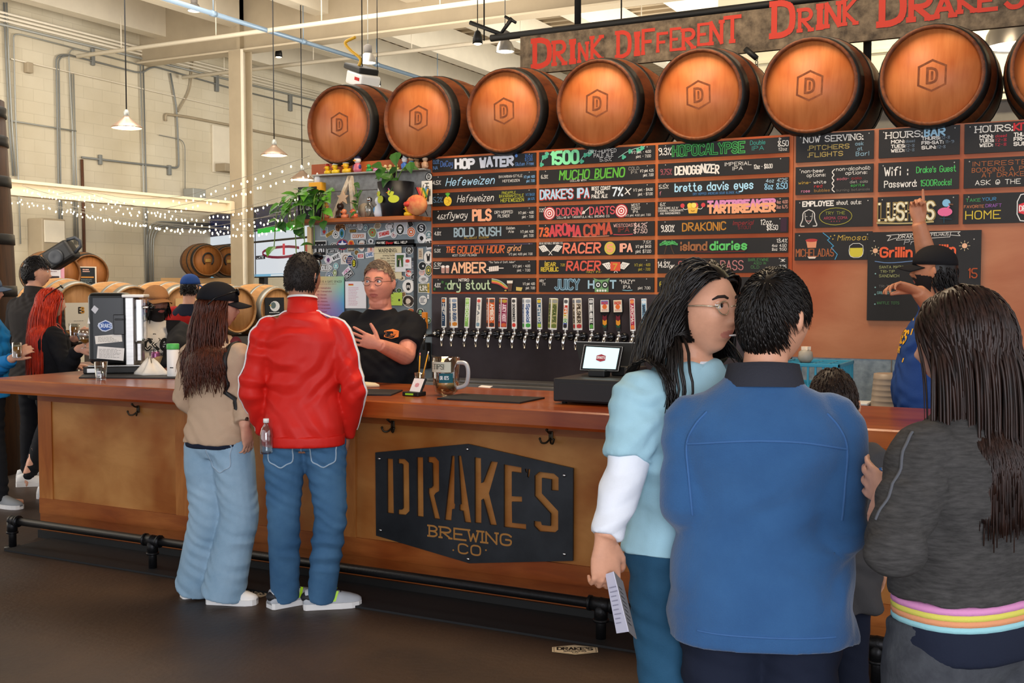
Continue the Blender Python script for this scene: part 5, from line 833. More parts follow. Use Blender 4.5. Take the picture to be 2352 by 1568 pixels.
for px, cs, l, rz in ((955, ('e8e4dc', '5a8ab8', 'd8a83a', '3a3a3a'), 'left small flag with pale stripes', 12), (977, ('c84040', 'd8784a', 'd8b83a', '4a8a4a'), 'right small red and orange flag', -26)):
    p = onshelf(px) + V((0, .03, .0)); M = Matrix.Translation(p) @ Matrix.Rotation(math.radians(rz), 4, 'Y'); t = thing('small_flag', p, l + ' behind the plush duck', 'flag'); q = MB(); q.tube([M @ V((0, 0, 0)), M @ V((0, 0, .23))], .003, 6); q.build('stick', M_black, t, True); q = MB()
    for k, c in enumerate(cs): q.use(paint(c)).box((.004 + .015 * k, -.001 - .0002 * k, .12), (.019 + .015 * k, .001 + .0002 * k, .225 - .01 * k), M)
    q.build('cloth', None, t, True)
zq = lambda x, y: (600 + x / 4.9, 340 + y / 4.9)
def hops(d, w, h):
    Q = ink('HOPS', 0, 0, h * .3 * .6, h * .78, .2); d.quads([[(w * .35 + p[1], h * .9 - p[0]) for p in q] for q in Q], '2a2a22'); d.scrib(w * .75, h * .1, w * .9, h * .9, 1, '8a8a7a', 3)
poster(1805, 365, 1922, 635, 'white sign with the word hops running down at shelf end', hops, 'ece8dc', name='sign', cat='sign', Y=6.9, zz=zq)
d = Decal(W(*zq(1888, 322), 6.94)); d.disc(0, 0, .032, '1c1c1c', 18); d.disc(0, 0, .025, 'c8c8c4', 18); d.t('D', -.008, -.014, .028, '1c1c1c', .016, wt=.25); tag(d.build('round_sticker'), 'round black sticker above the hops sign', 'sticker')
# ================================================================== THE BAR
M_bar = wood('bar_plywood', 'b67f45', 'a26b34', 2.2, (1, 1, 2), .38, c3='d2ac78', blotch=2.2, bump=.06)
M_stile = wood('bar_stile_wood', 'b87a3e', '9d6129', 3, (6, 6, 1), .4, c3='d8b48c', bump=.1)
M_rail = wood('bar_rail_wood', 'a35f2a', '8a4a1c', 3, (1, 6, 6), .4, c3='caa078', bump=.1)
M_ctr = wood('redwood_counter', 'a85a26', '86401a', 2.2, (.6, 7, 7), .3, coat=.12, c3='c89a78', blotch=1.5, bump=.1)
YB = 4.98; bar = thing('bar_counter', (-2, YB, 0), 'long wooden bar with thick redwood top and steel logo plate on its front', 'bar')
q = MB(); q.box((-6.08, YB + .004, .0), (2.6, 5.32, .971)); q.build('body', M_bar, bar, True)
q = MB(); q.box((-6.08, YB - .006, .895), (2.6, YB + .004, .972)); q.build('top_rail', M_rail, bar, True)
q = MB(); q.box((-6.08, YB - .008, .16), (2.6, YB + .004, .26)); q.box((-6.08, YB - .002, .05), (2.6, YB + .004, .16)); q.build('bottom_rail', M_rail, bar, True)
for x0, x1 in ((-6.08, -5.955), (-4.885, -4.775), (-3.69, -3.565), (-2.07, -1.95), (-.52, -.40), (1.1, 1.22)):
    q = MB(); q.box((x0, YB - .005, .26), (x1, YB + .004, .895)); q.build('stile', M_stile, bar, True)
q = MB(); q.box((-6.085, YB - .02, 0), (2.6, YB + .004, .05)); q.build('kick_base', M_black, bar, True)
# counter slab with a worn, slightly wavy front edge
q = MB(); N = 90; X0, X1 = -6.155, 2.6; r = random.Random(5); R = []
prof = [(0, .985), (.004, .972), (.9, .972), (.9, 1.059), (.012, 1.059), (.002, 1.052)]
for i in range(N + 1):
    x = X0 + (X1 - X0) * i / N; wv = .006 * math.sin(x * 2.1) + .004 * math.sin(x * 5.3 + 1) + r.uniform(-.0015, .0015); R.append([V((x, 4.655 + y + (wv if y < .5 else 0), z)) for y, z in prof])
q.rings(R, True, True, False); q.build('countertop', M_ctr, bar, True)
# rubber mat on the floor below the bar
q = MB(); q.box((-5.95, 4.6, .001), (2.6, 4.955, .012)); tag(q.build('floor_mat', mat('black_rubber', '17181a', .7)), 'long black rubber strip on the floor under the foot rail', 'floor mat')
# steel logo plate, letters cut through
zp = lambda x, y: W(820 + x / 2.347, 900 + y / 2.347, YB - .012)
OUT = [(103, 325), (600, 279), (1168, 410), (1166, 908), (608, 921), (107, 772)]
CUT = [[(165, 357), (198, 359), (203, 655), (166, 650)], [(224, 358), (262, 360), (284, 382), (287, 640), (265, 662), (224, 658), (224, 632), (245, 632), (250, 625), (248, 390), (240, 385), (224, 384)], [(325, 350), (360, 350), (363, 673), (327, 668)], [(385, 348), (425, 348), (446, 372), (447, 532), (428, 543), (420, 556), (452, 686), (418, 680), (387, 545), (387, 516), (402, 516), (410, 505), (408, 385), (402, 380), (385, 378)], [(513, 342), (530, 343), (528, 596), (533, 605), (530, 630), (517, 630), (512, 692), (475, 688)], [(548, 342), (565, 342), (620, 705), (583, 700), (572, 640), (555, 636), (555, 606), (563, 604)], [(637, 350), (672, 355), (673, 490), (682, 486), (725, 372), (763, 376), (715, 545), (758, 718), (720, 714), (682, 575), (674, 580), (674, 707), (638, 703)], [(795, 388), (890, 405), (890, 436), (838, 428), (838, 560), (893, 562), (893, 592), (838, 590), (840, 703), (915, 710), (915, 740), (795, 726)], [(908, 412), (920, 414), (919, 436), (912, 430)], [(924, 413), (938, 416), (930, 462), (921, 456)], [(960, 450), (985, 428), (1065, 438), (1090, 460), (1090, 532), (1050, 528), (1050, 470), (1000, 462), (1000, 545), (1088, 640), (1088, 740), (1070, 756), (985, 750), (957, 720), (957, 693), (995, 697), (1000, 715), (1045, 720), (1046, 655), (960, 560)]]
lg = thing('logo_plate', (-2.85, YB - .02, .5), 'dark steel plate with cut-out brewery name on the bar front', 'sign plate')
bm = bmesh.new()
for loop in [OUT] + CUT:
    vs = [bm.verts.new(zp(*p) + V((0, -.008, 0)) - abs_loc(lg)) for p in loop]
    for a, b2 in zip(vs, vs[1:] + vs[:1]): bm.edges.new((a, b2))
bmesh.ops.triangle_fill(bm, use_beauty=True, use_dissolve=False, edges=bm.edges[:])
ex = bmesh.ops.extrude_face_region(bm, geom=bm.faces[:]); bmesh.ops.translate(bm, vec=(0, .0118, 0), verts=[g for g in ex['geom'] if isinstance(g, bmesh.types.BMVert)])
bmesh.ops.recalc_face_normals(bm, faces=bm.faces[:]); me = bpy.data.meshes.new('plate'); bm.to_mesh(me); bm.free(); me.materials.append(mat('blued_steel', '3a3d42', .42, .6, nscale=4, c2='2a2c30')); o = bpy.data.objects.new('plate', me); COL.objects.link(o); o.parent = lg
d = Decal((0, YB - .0205, 0)); a, b2 = zp(390, 770), zp(840, 822); e = zp(390, 716)
for s, x0, x1, yb, yt in (('BREWING', 395, 835, 800, 743), ('CO', 552, 670, 872, 822)):
    xm = (x0 + x1) / 2; A, B = zp(x0, yb), zp(x1, yb); A.z = zp(xm, yb).z; h = zp(xm, yt).z - A.z; d.quads(ink(s, A.x, A.z, h, B.x - A.x, .17, serif=True), 'a5733a')
for x in (524, 700): p = zp(x, 850); d.disc(p.x, p.z, .005, 'a5733a', 8)
d.build('small_lettering', lg)
for x, y in ((127, 358), (600, 307), (1122, 448), (133, 743), (1123, 872), (605, 898)):
    p = zp(x, y) + V((0, -.008, 0)); q = MB(); q.lathe([(.0085, 0), (.0085, .005), (.005, .008)], 8, Matrix.Translation(p) @ Matrix.Rotation(PI / 2, 4, 'X')); q.build('bolt', M_chrome, lg, True)
def hook(px, py, label):
    p = W(px, py, YB - .006); t = thing('coat_hook', p, label, 'coat hook', 'coat hooks under the bar top'); q = MB(); M = mat('old_brass_black', '3a3226', .4, .7)
    q.bbox((-.012, -.008, -.02), (.012, 0, .025), .004); q.build('plate', M, t)
    for s in (-1, 1): q = MB(); q.tube(smooth_path([(0, -.006, -.01), (s * .012, -.03, -.03), (s * .03, -.045, -.03), (s * .038, -.05, -.012)], 4), .005, 7); q.ball((s * .038, -.05, -.01), .007, 8); q.build('prong', M, t)
    q = MB(); q.tube(smooth_path([(0, -.006, .015), (0, -.03, .02), (0, -.05, .035)], 4), .005, 7); q.ball((0, -.05, .036), .008, 8); q.build('prong', M, t)
hook(318, 940, 'coat hook on the left bar panel, left of the couple'); hook(903, 976, 'coat hook above the left end of the logo plate'); hook(1266, 1001, 'coat hook above the right end of the logo plate')
# foot rail
YR = 4.69; zr = W(345, 1240, YR).z; fr = thing('foot_rail', (-2, YR, 0), 'black iron pipe foot rail along the bar base', 'foot rail'); xl = F(42, 1254, 0).x
q = MB(); q.tube([(xl, YR, zr), (2.6, YR, zr)], .024, 14); q.build('rail_pipe', M_iron, fr, True)
for x in (xl, F(365, 1304, 0).x, F(1378, 1473, 0).x, F(2003, 1568, 0).x + .02, 1.4):
    q = MB(); q.tube([(x, YR, 0), (x, YR, zr)], .024, 12); q.tube([(x, YR, 0), (x, YR, .008)], .05, 14); q.build('post', M_iron, fr, True)
    q = MB(); q.tube([(x - .055 * (x != xl), YR, zr), (x + .055, YR, zr)], .032, 12); q.tube([(x, YR, zr - .075), (x, YR, zr)], .032, 12)
    for e in ((-.055, .055) if x != xl else (.055,)): q.tube([(x + e - .006, YR, zr), (x + e + .006, YR, zr)], .037, 12)
    q.tube([(x, YR, zr - .08), (x, YR, zr - .068)], .037, 12); q.ball((x, YR, zr), .034, 12); q.build('tee_fitting', M_iron, fr, True)
# floor stickers
for (lx, ly, rx, ry), l in (((1268, 1492, 1373, 1493), 'cream hexagon logo sticker on the floor by the rail post'), ((545, 1352, 612, 1368), 'cream hexagon logo sticker on the floor behind the couple')):
    a, b2 = F(lx, ly, 0), F(rx, ry, 0); ux = (b2 - a).normalized(); uy = V((-ux.y, ux.x, 0)); w2 = (b2 - a).length; c2 = (a + b2) / 2; d = Decal(c2 + V((0, 0, .0008)), ux, uy, base=.0012)
    hh = w2 * .66; d.hexa(0, 0, w2, hh, 'e2cfae', .5); d.line([(-w2 * .46, -hh * .22), (0, -hh * .44), (w2 * .46, -hh * .22), (w2 * .46, hh * .22), (0, hh * .44), (-w2 * .46, hh * .22), (-w2 * .46, -hh * .22)], w2 * .012, '241f1a'); d.t("DRAKE'S", -w2 * .38, -hh * .04, hh * .26, '241f1a', w2 * .76, wt=.22); d.t('BREWING', -w2 * .24, -hh * .22, hh * .1, '241f1a', w2 * .48, wt=.2); d.t('CO', -w2 * .06, -hh * .36, hh * .09, '241f1a', w2 * .12, wt=.2)
    tag(d.build('floor_sticker'), l, 'sticker')
# ------------------------------------------------------------------ things on the bar
CZ = 1.0592
def fq(P, z, h, m, name, label, cat, r=.003):
    p = [F(x, y, z) for x, y in P]; c = sum(p, V()) / 4; q = MB(); q.prism([(a.x, a.y) for a in p], h, Matrix.Translation((0, 0, z))); return tag(q.build(name, m), label, cat)
M_mat = mat('bar_mat_rubber', '1c1c1d', .6)
fq([(1004, 917), (1194, 927), (1251, 915.5), (1061, 906.5)], CZ, .008, M_mat, 'bar_mat', 'black bar mat in front of the pitcher', 'bar mat')
fq([(760, 908), (898, 909), (925, 898), (780, 894)], CZ, .008, M_mat, 'bar_mat', 'black bar mat beside the red jacket man', 'bar mat')
fq([(181, 869), (420, 870), (405, 851), (205, 852)], CZ, .008, M_mat, 'bar_mat', 'black bar mat under the drink dispenser', 'bar mat')
# drink dispenser
zb = CZ + .009; a = F(203, 858, zb); z1 = W(203, 672, a.y).z; dp = thing('drink_dispenser', a, 'tall black cold drink dispenser with stickers on the left end of the bar', 'drink dispenser'); H = z1 - zb; w2 = .245
q = MB(); q.bbox((0, 0, .06), (w2, .26, H), .035, None, 4); q.build('body', mat('dispenser_black', '16181a', .28), dp)
q = MB(); q.bbox((w2 - .01, -.002, .05), (w2 + .045, .262, H - .03), .006); q.build('steel_front', M_ss, dp); q = MB(); q.bbox((w2 - .03, -.006, H - .032), (w2 + .11, .266, H - .012), .006); q.build('top_trim', M_plasw, dp)
q = MB(); q.bbox((-.03, -.02, 0), (w2 + .1, .28, .045), .008); q.build('base', M_black, dp); q = MB(); q.bbox((-.005, -.024, .006), (.07, -.02, .036), .002); q.build('nameplate', M_ss, dp)
q = MB(); q.bbox((-.0, -.02, .046), (w2 + .12, .28, .054), .002); q.build('drip_grille', M_ss, dp)
q = MB(); q.bbox((w2 + .045, .03, .2), (w2 + .1, .23, H - .035), .012); q.build('clear_tower', glassy('clear_acrylic', 'dcdcdc', .2), dp)
q = MB(); q.tube([(w2 + .04, .1, H - .1), (w2 + .13, .09, H - .1)], .007, 8); q.build('tap_rod', M_chrome, dp); q = MB(); q.ball((w2 + .145, .09, H - .1), .02, 12); q.build('tap_knob', M_blackg, dp)
q = MB(); q.bbox((w2 + .045, .07, .07), (w2 + .085, .19, .2), .01); q.build('spout', M_ss, dp)
q = MB(); q.bbox((w2 * .66, -.008, H * .48), (w2 * .94, .002, H * .73), .004); q.bbox((w2 * .7, -.02, H * .66), (w2 * .92, -.006, H * .68), .003); q.build('side_handle', M_blackg, dp)
o = abs_loc(dp) + V((0, 0, 0)); d = Decal(o); k = lambda u, v: (u * w2, v * H)
d.poly([k(.1, .79), k(.2, .74), (w2 * .29, H * .8), k(.18, .845)], 'c8ccd4'); d.poly(blob(w2 * .46, H * .59, w2 * .42, H * .15, 12, 3), 'c8d4e8'); d.poly(blob(w2 * .46, H * .59, w2 * .36, H * .12, 12, 3), '3a5aa0'); d.t('DRAKE', w2 * .3, H * .57, H * .045, 'c8d8f0', w2 * .32, wt=.2)
d.poly([k(.2, .365), k(.88, .395), k(.86, .49), k(.18, .465)], 'e2e0da'); d.scrib(w2 * .26, H * .39, w2 * .8, H * .46, 4, '9a9890', 2); d.poly([k(.22, .19), k(.9, .155), k(.93, .31), k(.25, .34)], 'e4e2e0'); d.scrib(w2 * .28, H * .19, w2 * .86, H * .31, 7, '9a9894', 5); d.poly([k(-.0, .62), k(.07, .62), k(.035, .7)], 'e8e8e4'); d.build('sticker', dp); dp.rotation_euler.z = math.radians(38)
# glass of water, towel, can, bottle, paper bag
def at(px, py): return F(px, py, CZ) + V((0, 0, .0005))
p = at(232, 873); t = thing('water_glass', p, 'pint glass half full of water on the bar in front of the dispenser', 'glass'); q = MB(); q.lathe([(.03, 0), (.041, .115), (.038, .115), (.0275, .008), (.002, .008)], 24, cap=False); q.build('glass', M_glass, t); q = MB(); q.lathe([(.0275, .009), (.033, .055)], 20); q.build('water', glassy('water', 'd2dcdc', .1), t); d = Decal(p + V((.01, -.0345, .03)), (1, .3, 0), (0, -.1, 1)); d.rect(0, 0, .022, .03, 'dfe2e4'); d.t('805', .002, .012, .009, '5a6a80', .018, wt=.2); d.build('print', t)
p = at(345, 862); t = thing('bar_towel', p, 'crumpled white cloth on the bar beside the dispenser', 'towel'); q = MB(); r = random.Random(2); n = 26; R = []
for s2, z in ((1, .002), (.95, .02), (.7, .045), (.42, .075), (.15, .095)): R.append([V(((.11 * s2 * (1 + .22 * math.sin(3 * a + 1) + .1 * math.sin(7 * a)) * math.cos(a)), .08 * s2 * (1 + .2 * math.sin(4 * a)) * math.sin(a), z * (1 + .25 * math.sin(5 * a)))) for a in [j * 2 * PI / n for j in range(n)]])
q.rings(R); q.build('cloth', mat('white_cloth', 'e6e0d6', .9, bump=.3, bscale=50), t); t['label'] = 'crumpled white cloth on the bar right of the dispenser'
p = at(358, 852); t = thing('drink_can', p, 'slim purple drink can behind the white cloth', 'can'); q = MB(); q.lathe([(.024, 0), (.029, .008), (.029, .12), (.024, .135)], 18); q.build('can_body', mat('purple_can', '9a5a86', .3, .4), t); q = MB(); q.lathe([(.024, .132), (.026, .138), (.022, .138)], 18); q.build('lid', M_chrome, t)
p = at(398, 866); t = thing('squeeze_bottle', p, 'white plastic tub bottle with green lid on the bar left of the woman', 'bottle'); q = MB(); q.lathe([(.036, 0), (.038, .01), (.038, .175), (.034, .18)], 22); q.build('bottle_body', M_plasw, t); q = MB(); q.lathe([(.039, .178), (.04, .182), (.04, .21), (.036, .214)], 22); q.build('lid', mat('green_lid', '52b85a', .4), t); d = Decal(p + V((.01, -.0385, .06)), (1, .2, 0), (0, 0, 1)); d.rect(.0, 0, .024, .006, '2a2a2a'); d.build('print', t)
p = at(384, 852); t = thing('paper_food_tray', p, 'brown paper food tray behind the white bottle', 'food tray'); q = MB(); q.lathe([(.07, 0), (.1, .05), (.11, .075), (.07, .1), (.02, .105)], 16); q.build('tray', mat('kraft_paper', 'b5946a', .8, noise=.2), t); q = MB(); q.ball((-.03, -.05, .04), (.06, .05, .05), 10); q.build('burger', mat('dark_bun', '6a4a30', .7, noise=.3), t)
# bar rag, card reader, pencils, pitcher, till
p = at(838, 888); q = MB(); n = 22; R = [[p + V((.09 * s2 * math.cos(a) * (1 + .12 * math.sin(3 * a)), .05 * s2 * math.sin(a), z)) for a in [j * 2 * PI / n for j in range(n)]] for s2, z in ((1, .001), (.96, .014), (.7, .024), (.2, .028))]; q.rings(R); tag(q.build('bar_rag', mat('cream_rag', 'ddceae', .9, bump=.3, bscale=50)), 'folded cream rag on the bar before the bartender', 'rag')
p = at(949, 909); t = thing('card_reader', p, 'small card reader with white screen and green strip on the bar', 'card reader'); M = Matrix.Rotation(math.radians(-15), 4, 'Z') @ Matrix.Rotation(math.radians(-28), 4, 'X')
q = MB(); q.bbox((-.05, -.03, 0), (.05, .05, .022), .004); q.build('base', M_black, t); q = MB(); q.bbox((-.045, .0, .015), (.045, .012, .105), .004, M); q.build('screen_body', M_blackg, t); R3 = M.to_3x3(); d = Decal(p + M @ V((-.04, -.0005, .02)), R3 @ V((1, 0, 0)), R3 @ V((0, 0, 1))); d.rect(0, 0, .08, .08, 'f0ecec'); d.hexa(.04, .042, .03, .026, 'd89aa0', .6); d.build('screen', t)
d = Decal(p + V((-.03, -.0303, .006))); d.rect(0, 0, .05, .01, '9ae03a'); d.build('status_strip', t)
p = at(958, 893) + V((0, .03, 0)); t = thing('pencil_glass', p, 'small glass holding pencils beside the card reader', 'glass'); q = MB(); q.lathe([(.026, 0), (.032, .09), (.029, .09), (.024, .006), (.002, .006)], 18, cap=False); q.build('glass', M_glass, t)
for dx, dy, tx, ty, l, lb2 in ((-.01, .0, .012, .0, .19, 'pencil with pink eraser, left one in the glass'), (.008, -.008, .055, .0, .2, 'pencil with white end, right one in the glass')):
    a = p + V((dx, dy, .012)); b2 = a + V((tx, ty, l)); t = thing('pencil', a, lb2, 'pencil'); q = MB(); q.tube([a, a.lerp(b2, .92)], .0038, 6); q.build('shaft', mat('pencil_yellow', 'e0a020', .4), t, True); q = MB(); q.tube([a.lerp(b2, .92), b2], .0038, 6); q.build('eraser', mat('eraser_pink', 'd88a8a' , .6) if tx < .02 else M_plasw, t, True)
p = at(1025, 907); t = thing('beer_pitcher', p, 'clear plastic tip pitcher with dollar bill band and logo on the bar', 'pitcher')
q = MB(); M_plas = glassy('clear_plastic', 'e4dccc', .16); q.lathe([(.03, 0), (.062, .02), (.07, .06), (.073, .2), (.07, .2), (.066, .062), (.05, .026), (.002, .014)], 28, cap=False); q.build('jug', M_plas, t)
q = MB(); q.rings([[V((-.06, -.02, .17)), V((-.06, .02, .17)), V((-.066, .0, .165))], [V((-.066, -.025, .2)), V((-.066, .025, .2)), V((-.095, 0, .212))]], False, False); q.build('pour_lip', M_plas, t)
q = MB(); q.tube(smooth_path([(.068, 0, .175), (.12, 0, .17), (.135, 0, .12), (.12, 0, .06), (.066, 0, .04)]), .011, 10); q.build('handle', mat('frosted_plastic', 'e8ecee', .3, trans=.5), t)
q = MB(); q.ball((0, 0, .05), (.05, .05, .022), 12); q.build('paper_tips', paint('d8cca8'), t)
def band(z0, z1, a0, a1, m, nm, rr=.0745, off=0):
    q = MB(); q.rings([[V(((rr) * math.cos(a), rr * math.sin(a), z)) for a in [a0 + (a1 - a0) * j / 16 for j in range(17)]] for z in (z0, z1)], False, False); o = q.build(nm, m, t); return o
band(.125, .18, -PI * .98, -PI * .22, paint('c9cbb8'), 'dollar_band'); band(.07, .12, -PI * .5, -PI * .17, paint('1f5a66'), 'logo_label')
d = Decal(p + V((-.042, -.0775, .14)), (1, 0, 0), (0, 0, 1)); d.t('TIPS!', .012, .002, .026, '2a3a30', .062, wt=.1); d.scrib(.0, .0, .085, .034, 3, '7a8070', 3, .12); d.build('lettering', t); d = Decal(p + V((.008, -.0755, .088)), (.94, .34, 0), (0, 0, 1)); d.t("DRAKE'S", 0, 0, .017, 'e8eeee', .045, wt=.16); d.build('lettering', t)
fq([(1098, 889), (1125, 891), (1132, 887), (1106, 885)], CZ, .002, paint('e8e4e0'), 'paper_slip', 'white paper slip on the back edge of the bar', 'paper')
# till: cash drawer, customer screen, monitor
a = F(1270, 927, CZ); t = thing('cash_drawer', (a.x, a.y, CZ), 'long black cash drawer on the bar under the screens', 'cash drawer'); hd = W(1269, 868, a.y).z - CZ; q = MB(); q.bbox((0, 0, .012), (.44, .42, hd), .008); q.build('drawer_body', mat('till_black', '1b1b1d', .5), t)
q = MB(); q.bbox((.03, -.004, .02), (.41, .004, hd - .02), .003); q.build('drawer_front', mat('till_black', '1b1b1d', .5), t)
for x in (.04, .4): q = MB(); q.cyl((x, .05, 0), (x, .05, .014), .014, 10); q.build('foot', M_black, t)
def slab(P, th, m, name, par, y0, y1):
    """quad picked on a plane leaning back from y0 (bottom) to y1 (top)"""
    a = [W(x, y, y1 if i < 2 else y0) for i, (x, y) in enumerate(P)]; pn = (a[3] - a[0]).cross(a[2] - a[0]); rr = ray(*P[1]); a[1] = CAM + rr * ((a[0] - CAM).dot(pn) / rr.dot(pn)); n = (a[1] - a[0]).cross(a[3] - a[0]).normalized(); n = -n if n.y > 0 else n; q = MB(); q.rings([[p2 for p2 in a], [p2 - n * th for p2 in a]], True, True, False); q.build(name, m, par, True); return a, n
yb = a.y + .2
t = thing('till_monitor', (a.x + .2, yb, CZ + hd), 'black till monitor seen from behind, above the cash drawer', 'monitor'); slab([(1322, 785), (1474, 788), (1482, 852), (1336, 850)], .02, M_black, 'screen_body', t, yb + .08, yb + .12)
slab([(1322, 784), (1474, 787), (1474, 791), (1322, 788)], .024, M_plasw, 'top_edge', t, yb + .12, yb + .121)
q = MB(); q.bbox((.0, .06, .0005), (.14, .16, .05), .006); q.build('stand', M_black, t)
t = thing('customer_screen', (a.x + .15, yb - .05, CZ + hd), 'small lit customer screen with red hexagon logo above the cash drawer', 'screen'); A, n = slab([(1341, 791), (1432, 796), (1421, 853), (1331, 850)], .012, M_blackg, 'tablet_body', t, yb - .02, yb + .03)
for e, c, nm in ((.012, 'd8dcdc', 'bezel_ring'), (.02, '17171a', 'bezel')): 
    c0 = sum(A, V()) / 4; q = MB(); q.add([c0 + (p2 - c0) * (1 - e * 2) + n * (.0008 + e * .04) for p2 in A], [(0, 1, 2, 3)], False); q.build(nm, paint(c), t, True)
c0 = sum(A, V()) / 4; scr = [c0 + (p2 - c0) * .84 + n * .0028 for p2 in A]; q = MB(); q.add(scr, [(0, 1, 2, 3)], False); q.build('display', mat('lit_screen', 'c8eef2', .3, emit='bfe8ee', estr=.5), t, True)
ux = (scr[1] - scr[0]).normalized(); uy = (scr[0] - scr[3]).normalized(); d = Decal(c0 + n * .0035, ux, uy); d.hexa(0, 0, .05, .04, 'a83a48', .6); d.t("DRAKE'S", -.021, -.004, .012, 'f0e8e8', .042, wt=.18); d.build('screen_logo', t)
q = MB(); q.bbox((-.03, .0, .0005), (.06, .08, .035), .006); q.build('stand', M_black, t)
q = MB(); q.bbox((a.x + .34, yb - .12, CZ + hd + .0005), (a.x + .41, yb + .02, CZ + hd + .06), .008); tag(q.build('card_terminal', M_black), 'black card terminal right of the customer screen', 'card terminal')
# right end: rack, tubs
t = thing('glass_rack', W(1832, 893, 6.55) * 1, 'turquoise plastic glass rack on the back counter', 'glass rack'); t.location.z = .9005; X0, X1 = W(1830, 860, 6.5).x, W(1936, 860, 6.5).x; Mt = mat('turquoise_plastic', '2f8fae', .4); zt = W(1880, 833, 6.5).z
q = MB(); z0 = .9005
for k in range(2):
    zz0 = z0 + (zt - z0) * k / 2
    for z in (zz0 + .012, zz0 + (zt - z0) / 2 - .008):
        q.bbox((X0 - .1, 6.42, z - .012), (X1, 6.435, z + .008), .003); q.bbox((X0 - .1, 6.82, z - .012), (X1, 6.835, z + .008), .003); q.bbox((X1 - .015, 6.42, z - .012), (X1, 6.835, z + .008), .003); q.bbox((X0 - .1, 6.42, z - .012), (X0 - .085, 6.835, z + .008), .003)
    for i in range(9):
        x = X0 - .09 + (X1 - X0 + .08) * i / 8; q.bbox((x - .006, 6.422, zz0), (x + .006, 6.434, zz0 + (zt - z0) / 2), .002)
        y = 6.43 + .39 * i / 8; q.bbox((X1 - .013, y - .006, zz0), (X1 - .002, y + .006, zz0 + (zt - z0) / 2), .002)
for i in range(5): q.bbox((X0 - .09, 6.44 + .09 * i, zt - .014), (X1 - .01, 6.448 + .09 * i, zt - .006), .001); q.bbox((X0 - .09 + .085 * i, 6.43, zt - .014), (X0 - .082 + .085 * i, 6.82, zt - .006), .001)
q.build('rack_frame', Mt, t, True)
p = W(1850, 833, 6.6); p.z = zt - .005; t = thing('spice_shaker', p, 'cream jar with pale star shaped top on the turquoise rack', 'jar'); q = MB(); q.lathe([(.03, 0), (.045, .02), (.04, .06), (.02, .075)], 16); q.build('jar_body', mat('grey_jar', '9a9488', .5), t); q = MB(); q.prism([((.03 if j % 2 == 0 else .017) * math.sin(j * PI / 5), (.03 if j % 2 == 0 else .017) * math.cos(j * PI / 5)) for j in range(10)], .02, Matrix.Translation((0, 0, .072))); q.build('star_lid', paint('ecd8c0'), t)
p = W(2010, 905, 6.1); z0 = .9005; t = thing('cup_stack', (p.x, 6.52, z0), 'tall stack of tan plastic tubs turned over on the back counter', 'cup stack'); zt = W(2010, 856, 6.52).z - z0; q = MB(); Mtub = mat('tan_tub', 'a89888', .4, trans=.15)
pr = [(.1, 0)]
for k in range(8): z = zt * k / 8; pr += [(.1 - .02 * k / 8, z + .004), (.098 - .02 * k / 8, z + .006), (.096 - .02 * k / 8, z + zt / 8 - .002)]
q.lathe(pr + [(.07, zt)], 26); q.build('tub_stack', Mtub, t)
p = W(1968, 915, 6.45); q = MB(); q.bbox((p.x - .06, 6.41, .9005), (p.x + .06, 6.55, .97), .006); q.use(M_plasw).bbox((p.x - .065, 6.405, .971), (p.x + .065, 6.555, .985), .004); q.mats[0] = mat('yellow_tub', 'd8b820', .4) if q.mats and len(q.mats) > 1 else q.mats[0]; tag(q.build('mustard_tub', mat('yellow_tub', 'd8b820', .4)), 'yellow tub with white lid left of the tan tubs', 'tub')
# ================================================================== PEOPLE
def vnoise(P, s, seed=0):
    P = P * s + seed * 17.31; I = np.floor(P).astype(np.int64); f = P - I; f = f * f * (3 - 2 * f); out = 0
    for dx in (0, 1):
        for dy in (0, 1):
            for dz in (0, 1):
                h = ((I[:, 0] + dx) * 374761393 + (I[:, 1] + dy) * 668265263 + (I[:, 2] + dz) * 2147483647 + seed * 1013) & 0x7fffffff
                h = (h ^ (h >> 13)) * 1274126177 & 0x7fffffff; h = ((h ^ (h >> 16)) & 0xffff) / 32767.5 - 1
                out = out + h * (f[:, 0] if dx else 1 - f[:, 0]) * (f[:, 1] if dy else 1 - f[:, 1]) * (f[:, 2] if dz else 1 - f[:, 2])
    return out
def get_co(me): a = np.empty(len(me.vertices) * 3, np.float32); me.vertices.foreach_get('co', a); return a.reshape(-1, 3).astype(np.float64)
def set_co(me, P): me.vertices.foreach_set('co', P.astype(np.float32).ravel()); me.update()
